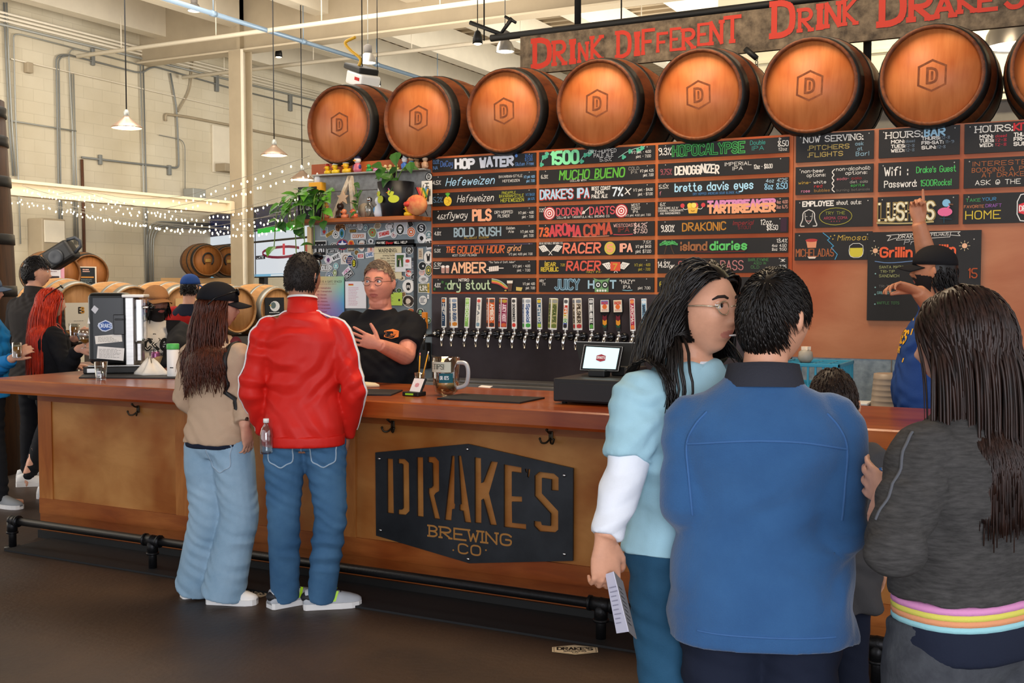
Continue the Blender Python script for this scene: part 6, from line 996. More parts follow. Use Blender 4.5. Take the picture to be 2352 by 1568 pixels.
def fuse(mb, name, m, parent, voxel=.007, smooth=3, folds=None, seed=0, label=None):
    """union of closed shells as one skin, smoothed, then folded"""
    o = mb.build(name, m[0] if isinstance(m, list) else m, None); md = o.modifiers.new('r', 'REMESH'); md.mode = 'VOXEL'; md.voxel_size = voxel; md.adaptivity = 0
    dg = bpy.context.evaluated_depsgraph_get(); me = bpy.data.meshes.new_from_object(o.evaluated_get(dg)); old = o.data; o.modifiers.clear(); o.data = me; bpy.data.meshes.remove(old); me.name = name
    me.materials.clear(); [me.materials.append(q) for q in (m if isinstance(m, list) else [m])]
    n = len(me.vertices); e = np.empty(len(me.edges) * 2, np.int32); me.edges.foreach_get('vertices', e); e = e.reshape(-1, 2); P = get_co(me); deg = np.bincount(e.ravel(), minlength=n)[:, None]
    for k in range(smooth):
        A = np.stack([np.bincount(e[:, 0], P[e[:, 1], i], n) + np.bincount(e[:, 1], P[e[:, 0], i], n) for i in range(3)], 1) / np.maximum(deg, 1); P = P + .6 * (A - P)
    set_co(me, P)
    if folds:
        N = np.empty(n * 3, np.float32); me.vertices.foreach_get('normal', N); N = N.reshape(-1, 3); D = np.zeros(n)
        for dv, wl, amp, msk in folds:
            dv = np.array(dv, float); dv /= np.linalg.norm(dv); w2 = vnoise(P, 5, seed); ph = P @ dv * (2 * PI / wl) + 3.2 * w2 + 1.5 * vnoise(P, 11, seed + 3); mk = np.clip(vnoise(P, msk, seed + 5) * 1.6 + .35, 0, 1); sn = np.sin(ph); D += amp * mk * np.sign(sn) * np.abs(sn) ** 1.4; seed += 11
        set_co(me, P + N * D[:, None])
    me.polygons.foreach_set('use_smooth', [True] * len(me.polygons)); o.parent = parent
    if label: o['label'] = label
    return o
def bvh(o): return BVHTree.FromPolygons([v.co for v in o.data.vertices], [p.vertices for p in o.data.polygons])
def ribbon_on(o, pts, w2, m, name, par, off=.004, sub=8, dv=None):
    T = bvh(o); P = smooth_path(pts, sub); C_ = []
    for p in P:
        c, n, i, d = T.ray_cast(p, V(dv)) if dv else T.find_nearest(p)
        if c is None: c, n, i, d = T.find_nearest(p)
        C_.append((c + n * off, n))
    q = MB(); R = []
    for i, (c, n) in enumerate(C_):
        t2 = (C_[min(i + 1, len(C_) - 1)][0] - C_[max(i - 1, 0)][0]); s = t2.cross(n).normalized() * (w2 / 2); R.append([c - s - n * off, c - s, c + s, c + s - n * off])
    q.rings(R, False, False); return q.build(name, m, par)
def print_on(o, org, ux, uy, fn, name, par, off=.003):
    d = Decal(org, ux, uy); fn(d); T = bvh(o); n = d.n; vs = []
    for v in d.mb.v:
        v = V(v); l = (v - d.o).dot(n); h = T.ray_cast(v + n * .3, -n); p = h[0] if h[0] is not None else None
        vs.append((p if p is not None else v - n * .02) + n * (off + l))
    d.mb.v = [tuple(v) for v in vs]; return d.mb.build(name, None, par)
def headmesh(mb, M, s=1.0, face=True, jaw=1., fat=0., ears=True):
    nT, nP = 60, 80; g = lambda x, c, k: math.exp(-((x - c) / k) ** 2); R = []
    B = [(.03, .032, .022, .011, .005), (.031, .012, .015, .011, -.010), (.013, -.035, .008, .008, .008), (.045, -.02, .024, .022, .006)]
    C_ = [(0, .008, .009, .028, .011), (0, -.029, .011, .013, .021), (0, -.062, .03, .022, .008), (0, -.056, .02, .0055, .0035), (0, -.0635, .021, .003, -.005), (0, -.071, .018, .0055, .004), (0, -.083, .02, .007, -.003), (0, -.1, .022, .014, .011)]
    for i in range(nT + 1):
        t = PI * min(max(i / nT, .012), .988); ring = []
        for j in range(nP):
            a = 2 * PI * j / nP; dx, dy, dz = math.sin(t) * math.cos(a), math.sin(t) * math.sin(a), -math.cos(t); x, y, z = .076 * dx, .096 * dy, .118 * dz
            lo = max(0, -z / .118); x *= 1 - (.3 - fat * .25) * jaw * lo ** 1.7
            if dy < 0: y *= (1.05 if z > 0 else 1.05 - .38 * lo)
            else: y *= 1 - .05 * lo
            if fat and lo > 0: x *= 1 + fat * .15 * math.sin(PI * min(lo, 1)); 
            if face and dy > 0:
                k = min(1, dy * 2.2); w2 = 0
                for cx, cz, sx, sz, am in B: w2 += am * g(abs(x), cx, sx) * g(z, cz, sz)
                for cx, cz, sx, sz, am in C_: w2 += am * g(x, cx, sx) * g(z, cz, sz)
                y += w2 * k
            ring.append(M @ (V((x, y, z)) * s))
        R.append(ring)
    mb.rings(R)
    for sx in (-1, 1) if ears else ():
        E_ = M @ Matrix.Translation(V((sx * .078, -.012, -.004)) * s) @ Matrix.Rotation(sx * .35, 4, 'Z') @ Matrix.Rotation(-.15, 4, 'X'); mb.ball((0, 0, 0), (.009 * s, .018 * s, .031 * s), 12, E_); mb.ball((sx * .004, -.006 * s, .006 * s), (.007 * s, .014 * s, .024 * s), 10, E_)
def hand(mb, wr, d, n, side, curl=(.35, .4, .45, .5), spread=.1, k=1., thumb=.5, tcurl=.2):
    """wr wrist, d finger direction, n palm-facing direction, side +1 if the thumb is toward d x n"""
    d = V(d).normalized(); n = (V(n) - d * V(n).dot(d)).normalized(); s = d.cross(n).normalized() * side; wr = V(wr)
    sec = [(-.012, .027, .021), (.015, .031, .019), (.05, .041, .017), (.085, .042, .014), (.096, .036, .009)]; R = []
    for a, hw, ht in sec: c = wr + d * a * k; R.append([c + s * (hw * k * math.cos(2 * PI * j / 14)) + n * (ht * k * math.sin(2 * PI * j / 14)) for j in range(14)])
    mb.rings(R)
    for f, (o, L_, r) in enumerate(((.031, .072, .0085), (.0105, .08, .0088), (-.0105, .075, .0085), (-.031, .06, .0075))):
        p = wr + d * .08 * k + s * o * k; a = 0; dd = (d + s * (o / .031) * spread).normalized(); pts = [p]; c = curl[f] if hasattr(curl, '__len__') else curl; q = p
        for l in (.3, .42, .32, .24): 
            q = q + (dd * math.cos(a) + n * math.sin(a)) * (L_ * l * k); pts.append(q); a += c
        mb.tube(pts, [r * k * 1.05, r * k * 1.05, r * k, r * k * .92, r * k * .7], 9)
    p = wr + d * .02 * k + s * .024 * k; t1 = (s * thumb + d * (1 - thumb * .4) + n * .25).normalized(); t2 = (t1 + d * .35 + n * tcurl - s * tcurl * .5).normalized(); p1 = p + t1 * .042 * k; p2 = p1 + t2 * .032 * k; p3 = p2 + (t2 + n * tcurl).normalized() * .024 * k
    mb.tube([p, p1, p2, p3], [.014 * k, .0115 * k, .0105 * k, .0075 * k], 10)
M_SK = {}
def skin(name, c):
    m = mat('skin_' + name, c, .5, noise=.1, nscale=25, bump=.06, bscale=160, spec=.35); return m
def hairmat(name, c, c2, rough=.42): return mat('hair_' + name, c, rough, nscale=14, c2=c2, stretch=(6, 6, 1), spec=.3)
TOR = [(.80, .10, .075, 0), (.86, .15, .105, -.005), (.93, .172, .118, -.012), (1.0, .165, .108, -.005), (1.08, .152, .1, .004), (1.16, .158, .106, .006), (1.26, .170, .116, .004), (1.33, .172, .112, -.002), (1.375, .16, .1, -.008), (1.42, .122, .082, -.012), (1.455, .085, .068, -.012), (1.49, .064, .06, -.012)]
class Person:
    def __init__(s, label, pos, heading, H, group=None, build=1., z0=0):
        s.t = thing('person', (pos[0], pos[1], z0), label, 'person', group, math.radians(heading)); s.k = H / 1.75; s.b = build; s.h = math.radians(heading); s.lean = (0, 0); s.pos = V((pos[0], pos[1], z0)); s.Minv = Matrix.Rotation(-s.h, 4, 'Z') @ Matrix.Translation(-s.pos)
        s.J = dict(sh=(.168 * build ** .6, -.012, 1.375), hip=(.09, 0, .9))
    def L(s, p): return s.Minv @ V(p)                    # world -> local
    def bend(s, p):                                         # lean of the upper body
        p = V(p); f = max(0, p.z / s.k - .95) * s.k; return p + V((s.lean[0] * f, s.lean[1] * f, 0))
    def sc(s, p): return s.bend(V(p) * s.k)
    def torso(s, mb, z0, z1, inf=0., n=28, ex=2.4, flare=0., belly=0., wide=1., garment=True):
        R = []; zs = [z0] + [t[0] for t in TOR if z0 < t[0] < z1] + [z1]
        for z in zs:
            zq = max(z, .93) if garment and inf > 0 else z
            for a, b2 in zip(TOR, TOR[1:]):
                if a[0] <= zq <= b2[0]: break
            f = min(max((zq - a[0]) / (b2[0] - a[0]), 0), 1); hw, hd, yo = [a[i] * (1 - f) + b2[i] * f for i in (1, 2, 3)]
            up = max(0, (z - 1.33) / .15); bb = 1 + (s.b - 1) * (1 - .8 * min(up, 1)); ii = inf * (1 - .6 * min(up, 1)); hw = hw * bb * wide + ii; hd = hd * bb + ii; fl = flare * max(0, (1.15 - z) / .3); bl = belly * math.exp(-((z - 1.06) / .13) ** 2); ring = []
            for j in range(n):
                c, q = math.cos(2 * PI * j / n), math.sin(2 * PI * j / n); x = math.copysign(abs(c) ** (2 / ex), c) * (hw + fl + bl * .5); y = math.copysign(abs(q) ** (2 / ex), q) * (hd + fl * .7 + (bl if q > 0 else 0)) + yo; ring.append(s.sc((x, y, z)))
            R.append(ring)
        mb.rings(R)
    def arm(s, mb, side, el, wr, inf=0., f0=0., f1=1., thick=1., cuff=0.):
        """el, wr: local points. f1 = how far along the arm (1 = wrist)"""
        sh = s.sc((side * s.J['sh'][0], s.J['sh'][1], s.J['sh'][2])); st = s.sc((side * s.J['sh'][0] * .45, -.01, s.J['sh'][2] - .012)); el, wr = V(el), V(wr)
        P = [st, sh, sh.lerp(el, .35), sh.lerp(el, .75), el, el.lerp(wr, .3), el.lerp(wr, .75), wr]; rr = [.045, .056, .054, .048, .045, .045, .036, .03]; T = [0, .1, .28, .45, .52, .67, .88, 1.]
        Q = smooth_path(P, 5); n = len(Q); pts, rad = [], []
        for i, p in enumerate(Q):
            u = i / (n - 1) * 7; a = min(int(u), 6); g = u - a; t = T[a] * (1 - g) + T[a + 1] * g
            if t > f1: break
            r = (rr[a] * (1 - g) + rr[a + 1] * g) * s.k * thick * s.b ** .5 + inf + cuff * max(0, t - .5); pts.append(p); rad.append(r)
        mb.tube(pts, rad, 16)
    def leg(s, mb, side, kn, an, inf=0., f1=1., prof=(.095, .088, .068, .058, .058, .044, .036), flare=0., top=.93):
        hp = s.sc((side * s.J['hip'][0], 0, s.J['hip'][2])); kn, an = V(kn), V(an); st = s.sc((side * .07, 0, top))
        P = [st, hp.lerp(kn, .2), hp.lerp(kn, .6), kn, kn.lerp(an, .3), kn.lerp(an, .75), an]; Q = smooth_path(P, 5); n = len(Q); pts, rad = [], []
        for i, p in enumerate(Q):
            u = i / (n - 1) * 6; a = min(int(u), 5); g = u - a
            if u / 6 > f1: break
            pts.append(p); rad.append((prof[a] * (1 - g) + prof[a + 1] * g) * s.k * s.b ** .5 + inf + flare * max(0, u / 6 - .3))
        mb.tube(pts, rad, 18)
    def head(s, yaw=0, pitch=0, roll=0, c=None, scale=1.):
        c = V(c) if c else s.sc((0, .015, 1.632)); s.hs = scale * (.6 + .4 * s.k); s.HM = Matrix.Translation(c) @ Matrix.Rotation(math.radians(yaw), 4, 'Z') @ Matrix.Rotation(math.radians(pitch), 4, 'X') @ Matrix.Rotation(math.radians(roll), 4, 'Y'); return s.HM
    def body(s, m, arms, legs, hands, voxel=.005, face=True, jaw=1., fat=0., lips='a85a50', beard=None, feet=True, belly=0., ears=True):
        mb = MB(); s.b *= .93; s.torso(mb, .80, 1.48, -.004, belly=belly); s.b /= .93; headmesh(mb, s.HM, s.hs, face, jaw, fat, ears); nb = s.sc((0, -.015, 1.44)); ht = s.HM @ V((0, -.03, -.045)); nr = (.058 + fat * .02) * s.k; mb.tube([nb, nb.lerp(ht, .5), ht], [nr * 1.15, nr, nr * .95], 18)
        if fat: mb.ball(s.HM @ (V((0, .005, -.098)) * s.hs), .055 * s.hs, 14)
        for sd, el, wr in arms: s.arm(mb, sd, el, wr)
        for sd, kn, an in legs: s.leg(mb, sd, kn, an); 
        if feet:
            for sd, kn, an in legs: a = V(an); mb.tube([a + V((0, -.04, -.06)) * s.k, a + V((0, .06, -.062)) * s.k, a + V((0, .15, -.07)) * s.k], [.032 * s.k, .034 * s.k, .024 * s.k], 10)
        for h in hands: hand(mb, *h[:4], **(h[4] if len(h) > 4 else {}))
        ms = [m, mat('lips_' + lips, lips, .45)] + ([beard] if beard else []); o = fuse(mb, 'body', ms, s.t, voxel, 2)
        me = o.data; n = len(me.polygons); c = np.empty(n * 3, np.float32); me.polygons.foreach_get('center', c); c = c.reshape(-1, 3); I = np.array(s.HM.inverted()); q = (c @ I[:3, :3].T + I[:3, 3]) / s.hs
        lip = (q[:, 1] > .06) & ((q[:, 0] / .024) ** 2 + ((q[:, 2] + .0635) / .0105) ** 2 < 1); idx = lip.astype(np.int32)
        if beard: bd = (q[:, 1] > -.01) & (q[:, 2] < -.045 + .02 * (np.abs(q[:, 0]) > .045)) & (q[:, 2] > -.14) & (np.abs(q[:, 0]) < .085) & (q[:, 1] < .125) & ~lip; mu = (q[:, 1] > .06) & (np.abs(q[:, 0]) < .034) & (q[:, 2] < -.042) & (q[:, 2] > -.056); idx = np.where(bd | mu, 2, idx)
        me.polygons.foreach_set('material_index', idx.astype(np.int32)); s.bo = o; return o
    def eyes(s, iris='4a3a2a', brow='2a1c14', look=(0, 0)):
        for sx in (-1, 1):
            c = s.HM @ (V((sx * .031, .0755, .011)) * s.hs); R3 = s.HM.to_3x3(); q = MB(); q.use(mat('eye_white', 'e0dad4', .25)).ball(c, .0125 * s.hs, 14); f = R3 @ V((look[0], 1, look[1])).normalized(); a = R3 @ V((1, 0, 0)); u = f.cross(a).normalized() * -1; a = u.cross(f).normalized()
            q.use(mat('iris_' + iris, iris, .2)); c2 = c + f * .0118 * s.hs; q.add([c2 + f * .0012] + [c2 + (a * math.cos(j * PI / 7) + u * math.sin(j * PI / 7)) * .0056 * s.hs for j in range(14)], [(0, 1 + j, 1 + (j + 1) % 14) for j in range(14)]); q.use(mat('pupil', '0a0a0a', .2)); c3 = c2 + f * .0016; q.add([c3] + [c3 + (a * math.cos(j * PI / 5) + u * math.sin(j * PI / 5)) * .0025 * s.hs for j in range(10)], [(0, 1 + j, 1 + (j + 1) % 10) for j in range(10)]); q.build('eye', None, s.t)
            q = MB(); q.tube([s.HM @ (V((sx * x, y, z)) * s.hs) for x, y, z in ((.014, .093, .029), (.026, .0925, .034), (.04, .083, .033), (.05, .072, .026))], [(.0035, .0035), (.005, .004), (.0045, .004), (.002, .002)], 8); q.build('eyebrow', mat('brow_' + brow, brow, .8), s.t)
            q = MB(); q.tube([s.HM @ (V((sx * x, y, z)) * s.hs) for x, y, z in ((.019, .083, .0155), (.031, .0875, .0195), (.044, .079, .0155))], [.0025, .0035, .0025], 6); q.build('eyelid', s.bo.data.materials[0], s.t)
    def hair(s, m, n=600, L_=.06, w2=.004, segs=5, cond=None, comb=None, grav=.2, lift=1.03, coll=(), seed=1, base=1.02, wave=0., fall=None, jitter=.12, cut=None, name='hair', out=.03, hug=.75, hz=-.03):
        """strands that follow the skull, then fall"""
        r = random.Random(seed); cond = cond or (lambda d: d.z > -.1 + .75 * max(0, d.y) or (d.y < -.25 and d.z > -.55)); E_ = V((.080, .101, .120)) * s.hs; I = s.HM.inverted(); R3 = s.HM.to_3x3(); gv = V((0, 0, -1)); q = MB()
        # under-layer
        nT, nP = 26, 36; vs, fs, id_ = [], [], {}
        def vert(i, j):
            if (i, j % nP) not in id_: t = PI * min(max(i / nT, .01), .99); a = 2 * PI * (j % nP) / nP; id_[(i, j % nP)] = len(vs); d = V((math.sin(t) * math.cos(a), math.sin(t) * math.sin(a), -math.cos(t))); k = 1 if d.y > 0 else 1.05; vs.append(s.HM @ V((d.x * E_.x * base, d.y * E_.y * base * k, d.z * E_.z * base)))
            return id_[(i, j % nP)]
        for i in range(nT):
            for j in range(nP):
                t = PI * (i + .5) / nT; a = 2 * PI * (j + .5) / nP
                if cond(V((math.sin(t) * math.cos(a), math.sin(t) * math.sin(a), -math.cos(t)))): fs.append((vert(i, j), vert(i, j + 1), vert(i + 1, j + 1), vert(i + 1, j)))
        q.add(vs, fs)
        k2 = 0
        while k2 < n:
            z = r.uniform(-.8, 1); a = r.uniform(0, 2 * PI); d = V((math.sqrt(1 - z * z) * math.cos(a), math.sqrt(1 - z * z) * math.sin(a), z))
            if not cond(d): continue
            k2 += 1; p = s.HM @ V((d.x * E_.x, d.y * E_.y * (1.05 if d.y < 0 else 1), d.z * E_.z)); dr = (R3 @ (comb(d) if comb else V((d.x * .4, -.3 + d.y * .3, -.6)))).normalized(); nrm = (R3 @ d).normalized(); dr = (dr - nrm * dr.dot(nrm)).normalized(); dr = (dr + nrm * out + V((r.gauss(0, 1), r.gauss(0, 1), r.gauss(0, 1))) * jitter).normalized(); ln = L_ * r.uniform(.75, 1.15); st = ln / segs; pts = [p - nrm * .004]; ph = r.uniform(0, 6.28)
            lf = lift + r.uniform(0, .05)
            for i in range(segs):
                p = p + dr * st + (V((math.cos(ph + i * 1.7), math.sin(ph + i * 1.7), 0)) * wave * (i / segs)); dr = (dr + gv * grav).normalized(); l = I @ p; e = V((l.x / E_.x, l.y / (E_.y * (1.05 if l.y < 0 else 1)), l.z / E_.z)).length
                if e < lf and e > 1e-4: l = l * (lf / e); p = s.HM @ l; dr = (p - pts[-1]).normalized()
                elif hug and l.z > hz: l = l * (1 - hug * (e - lf) / e); p = s.HM @ l; dr = (p - pts[-1]).normalized()
                for A, B, rad in coll:
                    ab = B - A; f = min(max((p - A).dot(ab) / ab.length_squared, 0), 1); c = A + ab * f; dd = p - c
                    if dd.length < rad: p = c + dd.normalized() * (rad + r.uniform(0, .006))
                if cut and p.z < cut: break
                pts.append(p.copy())
            if len(pts) > 2: N = len(pts); q.tube(pts, [(w2 * (1 - .75 * (i / (N - 1)) ** 2), w2 * .45 * (1 - .7 * i / (N - 1))) for i in range(N)], 4)
        return q.build(name, m, s.t)
    def shoe(s, an, ang, cu, cs, L_=.28, name='shoe', extra=None):
        a = V(an); M = Matrix.Translation((a.x, a.y, 0)) @ Matrix.Rotation(math.radians(ang), 4, 'Z'); k = L_ / .28; S_ = [(-.085, .025, .03), (-.075, .036, .07), (-.03, .038, .085), (.03, .041, .075), (.09, .047, .055), (.14, .046, .042), (.175, .035, .03), (.19, .015, .02)]; q = MB(); R = []
        for y, hw, hh in S_: R.append([M @ V((hw * k * math.copysign(abs(math.cos(t)) ** .7, math.cos(t)), y * k, .022 + (hh * k) * max(0, math.sin(t)))) for t in [2 * PI * j / 16 for j in range(16)]])
        q.rings(R); o = q.build(name, cu, s.t); q = MB(); n = 20; prof = [(y, hw * 1.12) for y, hw, hh in S_]; out = [(hw * k, y * k) for y, hw in prof] + [(-hw * k, y * k) for y, hw in prof[::-1]]; q.prism(out, .03, M @ Matrix.Translation((0, 0, .001))); q.build('sole', cs, o)
        if extra: extra(s, o, M, k)
        return o
    def cap(s, m, mb_=None, back=False, tilt=0):
        q = MB(); R = []; M = s.HM @ Matrix.Rotation(math.radians(tilt), 4, 'X')
        for i in range(9): t = PI / 2 * i / 8; R.append([M @ (V((.087 * math.cos(t) * math.cos(a), .108 * math.cos(t) * math.sin(a) - .004, .032 + .098 * math.sin(t) ** .9)) * s.hs) for a in [2 * PI * j / 28 for j in range(28)]])
        q.rings(R); o = q.build('cap', m, s.t); q = MB(); V_ = []
        for i in range(5):
            f = i / 4; V_.append([M @ (V((.082 * math.sin(a) * (1 - .08 * f), (.09 * math.cos(a) * .98 + f * .085 * math.cos(a * .55)), .036 - .02 * f - .02 * abs(math.sin(a)) ** 2)) * s.hs) for a in [-1.25 + 2.5 * j / 14 for j in range(15)]])
        up = [V_[0], V_[1], V_[2], V_[3], V_[4]]; dn = [[p - M.to_3x3() @ V((0, 0, .005)) for p in r] for r in up[::-1]]; q.rings(up + dn + [up[0]], False, False); q.build('bill', mb_ or m, o); return o
def std_legs(P, kx=.1, ky=.02, ax=.11, ay=-.01, spread=0): k = P.k; return [(sd, (sd * kx * k, ky * k, .5 * k), (sd * (ax + spread) * k, ay * k, .09 * k)) for sd in (-1, 1)]
def pants(P, legs, m, name, inf=.012, flare=0., top=1.03, voxel=.008, folds=None, prof=None, seed=0, f1=1., cuts=True):
    mb = MB(); P.torso(mb, .82, top, inf, garment=False)
    for sd, kn, an in legs: P.leg(mb, sd, kn, V(an) - V((0, 0, .045 * P.k)), inf, f1, flare=flare, **({'prof': prof} if prof else {}))
    return fuse(mb, name, m, P.t, voxel, 3, folds or [((0, .3, 1), .075, .0045, 4), ((.6, 0, 1), .05, .002, 7)], seed)
def collar(P, r0, r1, z0, z1, m, name='collar', yo=-.012, th=.006, gap=0.):
    q = MB(); R = []; n = 28
    for r, z, in ((r0, z0), (r1, z1), (r1 - th, z1), (r0 - th, z0)): R.append([P.sc((r * math.cos(2 * PI * j / n), r * .95 * math.sin(2 * PI * j / n) + yo, z + .012 * math.sin(2 * PI * j / n + PI) - .0)) for j in range(n)])
    q.rings(R + [R[0]], False); return q.build(name, m, P.t)
def glasses(P, m, lens=True, rim=.002):
    q = MB(); pts = []
    for sx in (-1, 1):
        ring = [P.HM @ (V((sx * .033 + .021 * math.cos(a), .1 - .006 * abs(math.cos(a)) - .18 * 0, .004 + .017 * math.sin(a))) * P.hs) for a in [2 * PI * j / 18 for j in range(19)]]; q.tube(ring, rim, 6, False); q.tube([P.HM @ (V(v) * P.hs) for v in ((sx * .054, .095, .008), (sx * .077, .06, .012), (sx * .081, -.01, .012), (sx * .08, -.025, -.004))], rim, 6)
    q.tube([P.HM @ (V(v) * P.hs) for v in ((-.012, .1, .008), (0, .106, .01), (.012, .1, .008))], rim, 6); return q.build('glasses', m, P.t)
def sunglasses_on(P, z=.06, tilt=25):
    M = P.HM @ Matrix.Translation(V((0, .0, z)) * P.hs) @ Matrix.Rotation(math.radians(tilt), 4, 'X'); q = MB(); k = P.hs
    for sx in (-1, 1):
        q.ball((0, 0, 0), (.03 * k, .008 * k, .02 * k), 12, M @ Matrix.Translation((sx * .034 * k, .098 * k, 0))); q.tube([M @ (V(v) * k) for v in ((sx * .062, .095, .006), (sx * .088, .05, .008), (sx * .09, -.03, .004), (sx * .086, -.075, -.02))], .0035 * k, 6)
    q.tube([M @ (V(v) * k) for v in ((-.01, .103, .006), (.01, .103, .006))], .004 * k, 6); return q.build('sunglasses', M_blackg, P.t)
def fabric(name, c, rough=.85, bs=220, bump=.12, c2=None, sheen=.0, noise=.06, ns=5, stretch=None): return mat(name, c, rough, bump=bump, bscale=bs, noise=noise, nscale=ns, c2=c2, sheen=sheen, spec=.2, stretch=stretch)
M_blackcot = fabric('black_cotton', '17171a'); M_denim = fabric('blue_denim', '4d7598', .8, 300, .2, '355b80', ns=4); M_ldenim = fabric('light_denim', '9db8cc', .8, 300, .2, '7f9fb8', ns=4); M_tdenim = fabric('teal_denim', '2c5876', .8, 300, .2, '1f4560', ns=4)
M_navy = fabric('navy_cloth', '1c2233'); M_dark = fabric('dark_trousers', '17181c')
FJ = [((.3, .2, 1), .11, .007, 3), ((.8, 0, .7), .07, .004, 5), ((-.6, .3, .8), .05, .0025, 7)]
SH_W = mat('white_shoe', 'e6e4e2', .5)
# ---- man in the red track jacket
P = Person('man seen from behind in red track jacket with white stripes, sunglasses on his head', (-3.43, 4.36), 30, 1.80, None, .97); k = P.k; P.head(-24, 3)
arms = [(1, (.25, -.06, 1.14), (.2, .1, .9)), (-1, (-.25, -.04, 1.14), (-.2, .1, .9))]; a1, a2 = P.L(F(738, 1395, 0)), P.L(F(655, 1390, 0))
legs = [(1, (.12, .05, .5), (a1.x, a1.y, .09)), (-1, (-.11, .04, .5), (a2.x, a2.y, .09))]
P.body(skin('olive', 'a8745a'), arms, legs, [((.2, .11, .9), (-.1, .3, -1), (-1, 0, 0), 1), ((-.2, .11, .9), (.1, .3, -1), (1, 0, 0), -1)], .006); P.eyes()
mb = MB(); P.torso(mb, .845, 1.475, .024); [P.arm(mb, *a, inf=.014) for a in arms]; M_red = fabric('red_tricot', 'd0241c', .5, 300, .05, noise=.04); J = fuse(mb, 'track_jacket', M_red, P.t, .008, 3, [((.15, .1, 1), .1, .008, 3), ((.8, 0, .6), .09, .006, 4), ((-.8, 0, .6), .08, .005, 4)], 3)
mb = MB(); P.torso(mb, .835, .89, .03); fuse(mb, 'waistband', M_red, P.t, .008, 2); collar(P, .075, .068, 1.455, 1.535, M_red); collar(P, .0735, .0695, 1.532, 1.542, SH_W, 'collar_trim', th=.008)
for sd, e, w2 in arms: e, w2 = V(e), V(w2); ribbon_on(J, [P.sc((sd * .07, -.03, 1.49)), P.sc((sd * .15, -.03, 1.475)), P.sc((sd * .215, -.035, 1.43)), e.lerp(P.sc((sd * .2, -.03, 1.42)), .5) + V((sd * .07, -.02, .02)), e + V((sd * .07, -.01, 0)), e.lerp(w2, .5) + V((sd * .07, 0, 0)), w2 + V((sd * .06, 0, .02))], .016, SH_W, 'stripe', P.t, .005)
D = pants(P, legs, M_denim, 'jeans', .014, prof=(.1, .094, .078, .066, .066, .06, .058), voxel=.008, seed=7, folds=[((0, .3, 1), .07, .006, 4), ((.6, 0, 1), .05, .003, 6)])
stitch = mat('stitch_thread', '9db2c4', .7)
for sd in (-1, 1):
    c = V((sd * .1 * k, -.3, .812 * k)); pk = [c + V((x * k, 0, z * k)) for x, z in ((-.062, .06), (.062, .06), (.055, -.045), (0, -.075), (-.055, -.045), (-.062, .06))]; ribbon_on(D, [p for a, b2 in zip(pk, pk[1:]) for p in (a, a.lerp(b2, .5))] + [pk[-1]], .006, stitch, 'pocket_seam', P.t, .004, 3, (0, 1, 0))
ribbon_on(D, [V((.04 * k, -.3, .835 * k)), V((.04 * k, -.3, .85 * k))], .012, mat('red_tab', 'b82a2a', .6), 'pocket_tab', P.t, .006, 8, (0, 1, 0)); ribbon_on(D, [V((0, -.3, .93 * k)), V((0, -.3, .86 * k)), V((0, -.25, .8 * k))], .004, stitch, 'back_seam', P.t, .004, 8, (0, 1, 0))
P.hair(hairmat('buzz', '231a16', '16100d', .6), 1200, .014, .003, 3, lambda d: (d.z > .05 + .72 * max(0, d.y)) or (d.y < -.1 and d.z > -.5 + .3 * max(0, -d.y - .6)), None, .1, 1.01, seed=2, base=1.03, out=.2)
M = P.HM; q = MB(); kk = P.hs
for sx in (-1, 1): q.tube([M @ (V(v) * kk) for v in ((sx * .06, .06, .085), (sx * .084, .03, .06), (sx * .09, -.015, .02), (sx * .088, -.03, -.025))], (.004, .005, .006, .005), 8); q.ball((0, 0, 0), (.032, .012, .022), 10, M @ Matrix.Translation(V((sx * .035, .085, .1)) * kk) @ Matrix.Rotation(.6, 4, 'X'))
q.tube([M @ (V(v) * kk) for v in ((-.06, .06, .085), (0, .09, .1), (.06, .06, .085))], .004, 8); q.build('sunglasses', M_blackg, P.t)
def sneak(s, o, M, k):
    for sx in (-1, 1):
        for i in range(3): q = MB(); q.add([M @ V(v) for v in ((sx * .0475, .0 + .026 * i, .04), (sx * .0485, .016 + .026 * i, .04), (sx * .036, .034 + .026 * i, .088), (sx * .034, .02 + .026 * i, .092))], [(0, 1, 2, 3)], False); q.build('stripe', mat('neon_stripe', 'b4e62a', .5), o)
    q = MB(); q.ball((0, 0, 0), (.041, .045, .03), 12, M @ Matrix.Translation((0, -.06, .06))); q.build('heel_counter', mat('shoe_black', '1c1c20', .6), o)
    q = MB()
    for i in range(4): y = .035 + .02 * i; z = .1 - .009 * i; q.tube([M @ V((-.025, y, z)), M @ V((0, y + .004, z + .008)), M @ V((.025, y, z))], .003, 6)
    q.build('lace', mat('shoe_black', '1c1c20', .6), o)
sg = mat('grey_sneaker', 'b4b8be', .7, noise=.1); P.shoe(legs[0][2], -78, sg, SH_W, .3, 'sneaker', sneak); P.shoe(legs[1][2], -52, sg, SH_W, .3, 'sneaker', sneak)
# water bottle in his back pocket
t = thing('water_bottle', P.t.matrix_basis @ V((-.155, -.165, .84)), 'small clear plastic water bottle in the red jacket man\'s left back pocket', 'bottle'); q = MB(); q.lathe([(.028, 0), (.03, .01), (.03, .09), (.024, .12), (.011, .14), (.011, .15)], 18); q.build('bottle_body', glassy('pet_plastic', 'dce4e8', .15), t); q = MB(); q.lathe([(.014, .148), (.014, .166), (.012, .168)], 14); q.build('cap', M_plasw, t)
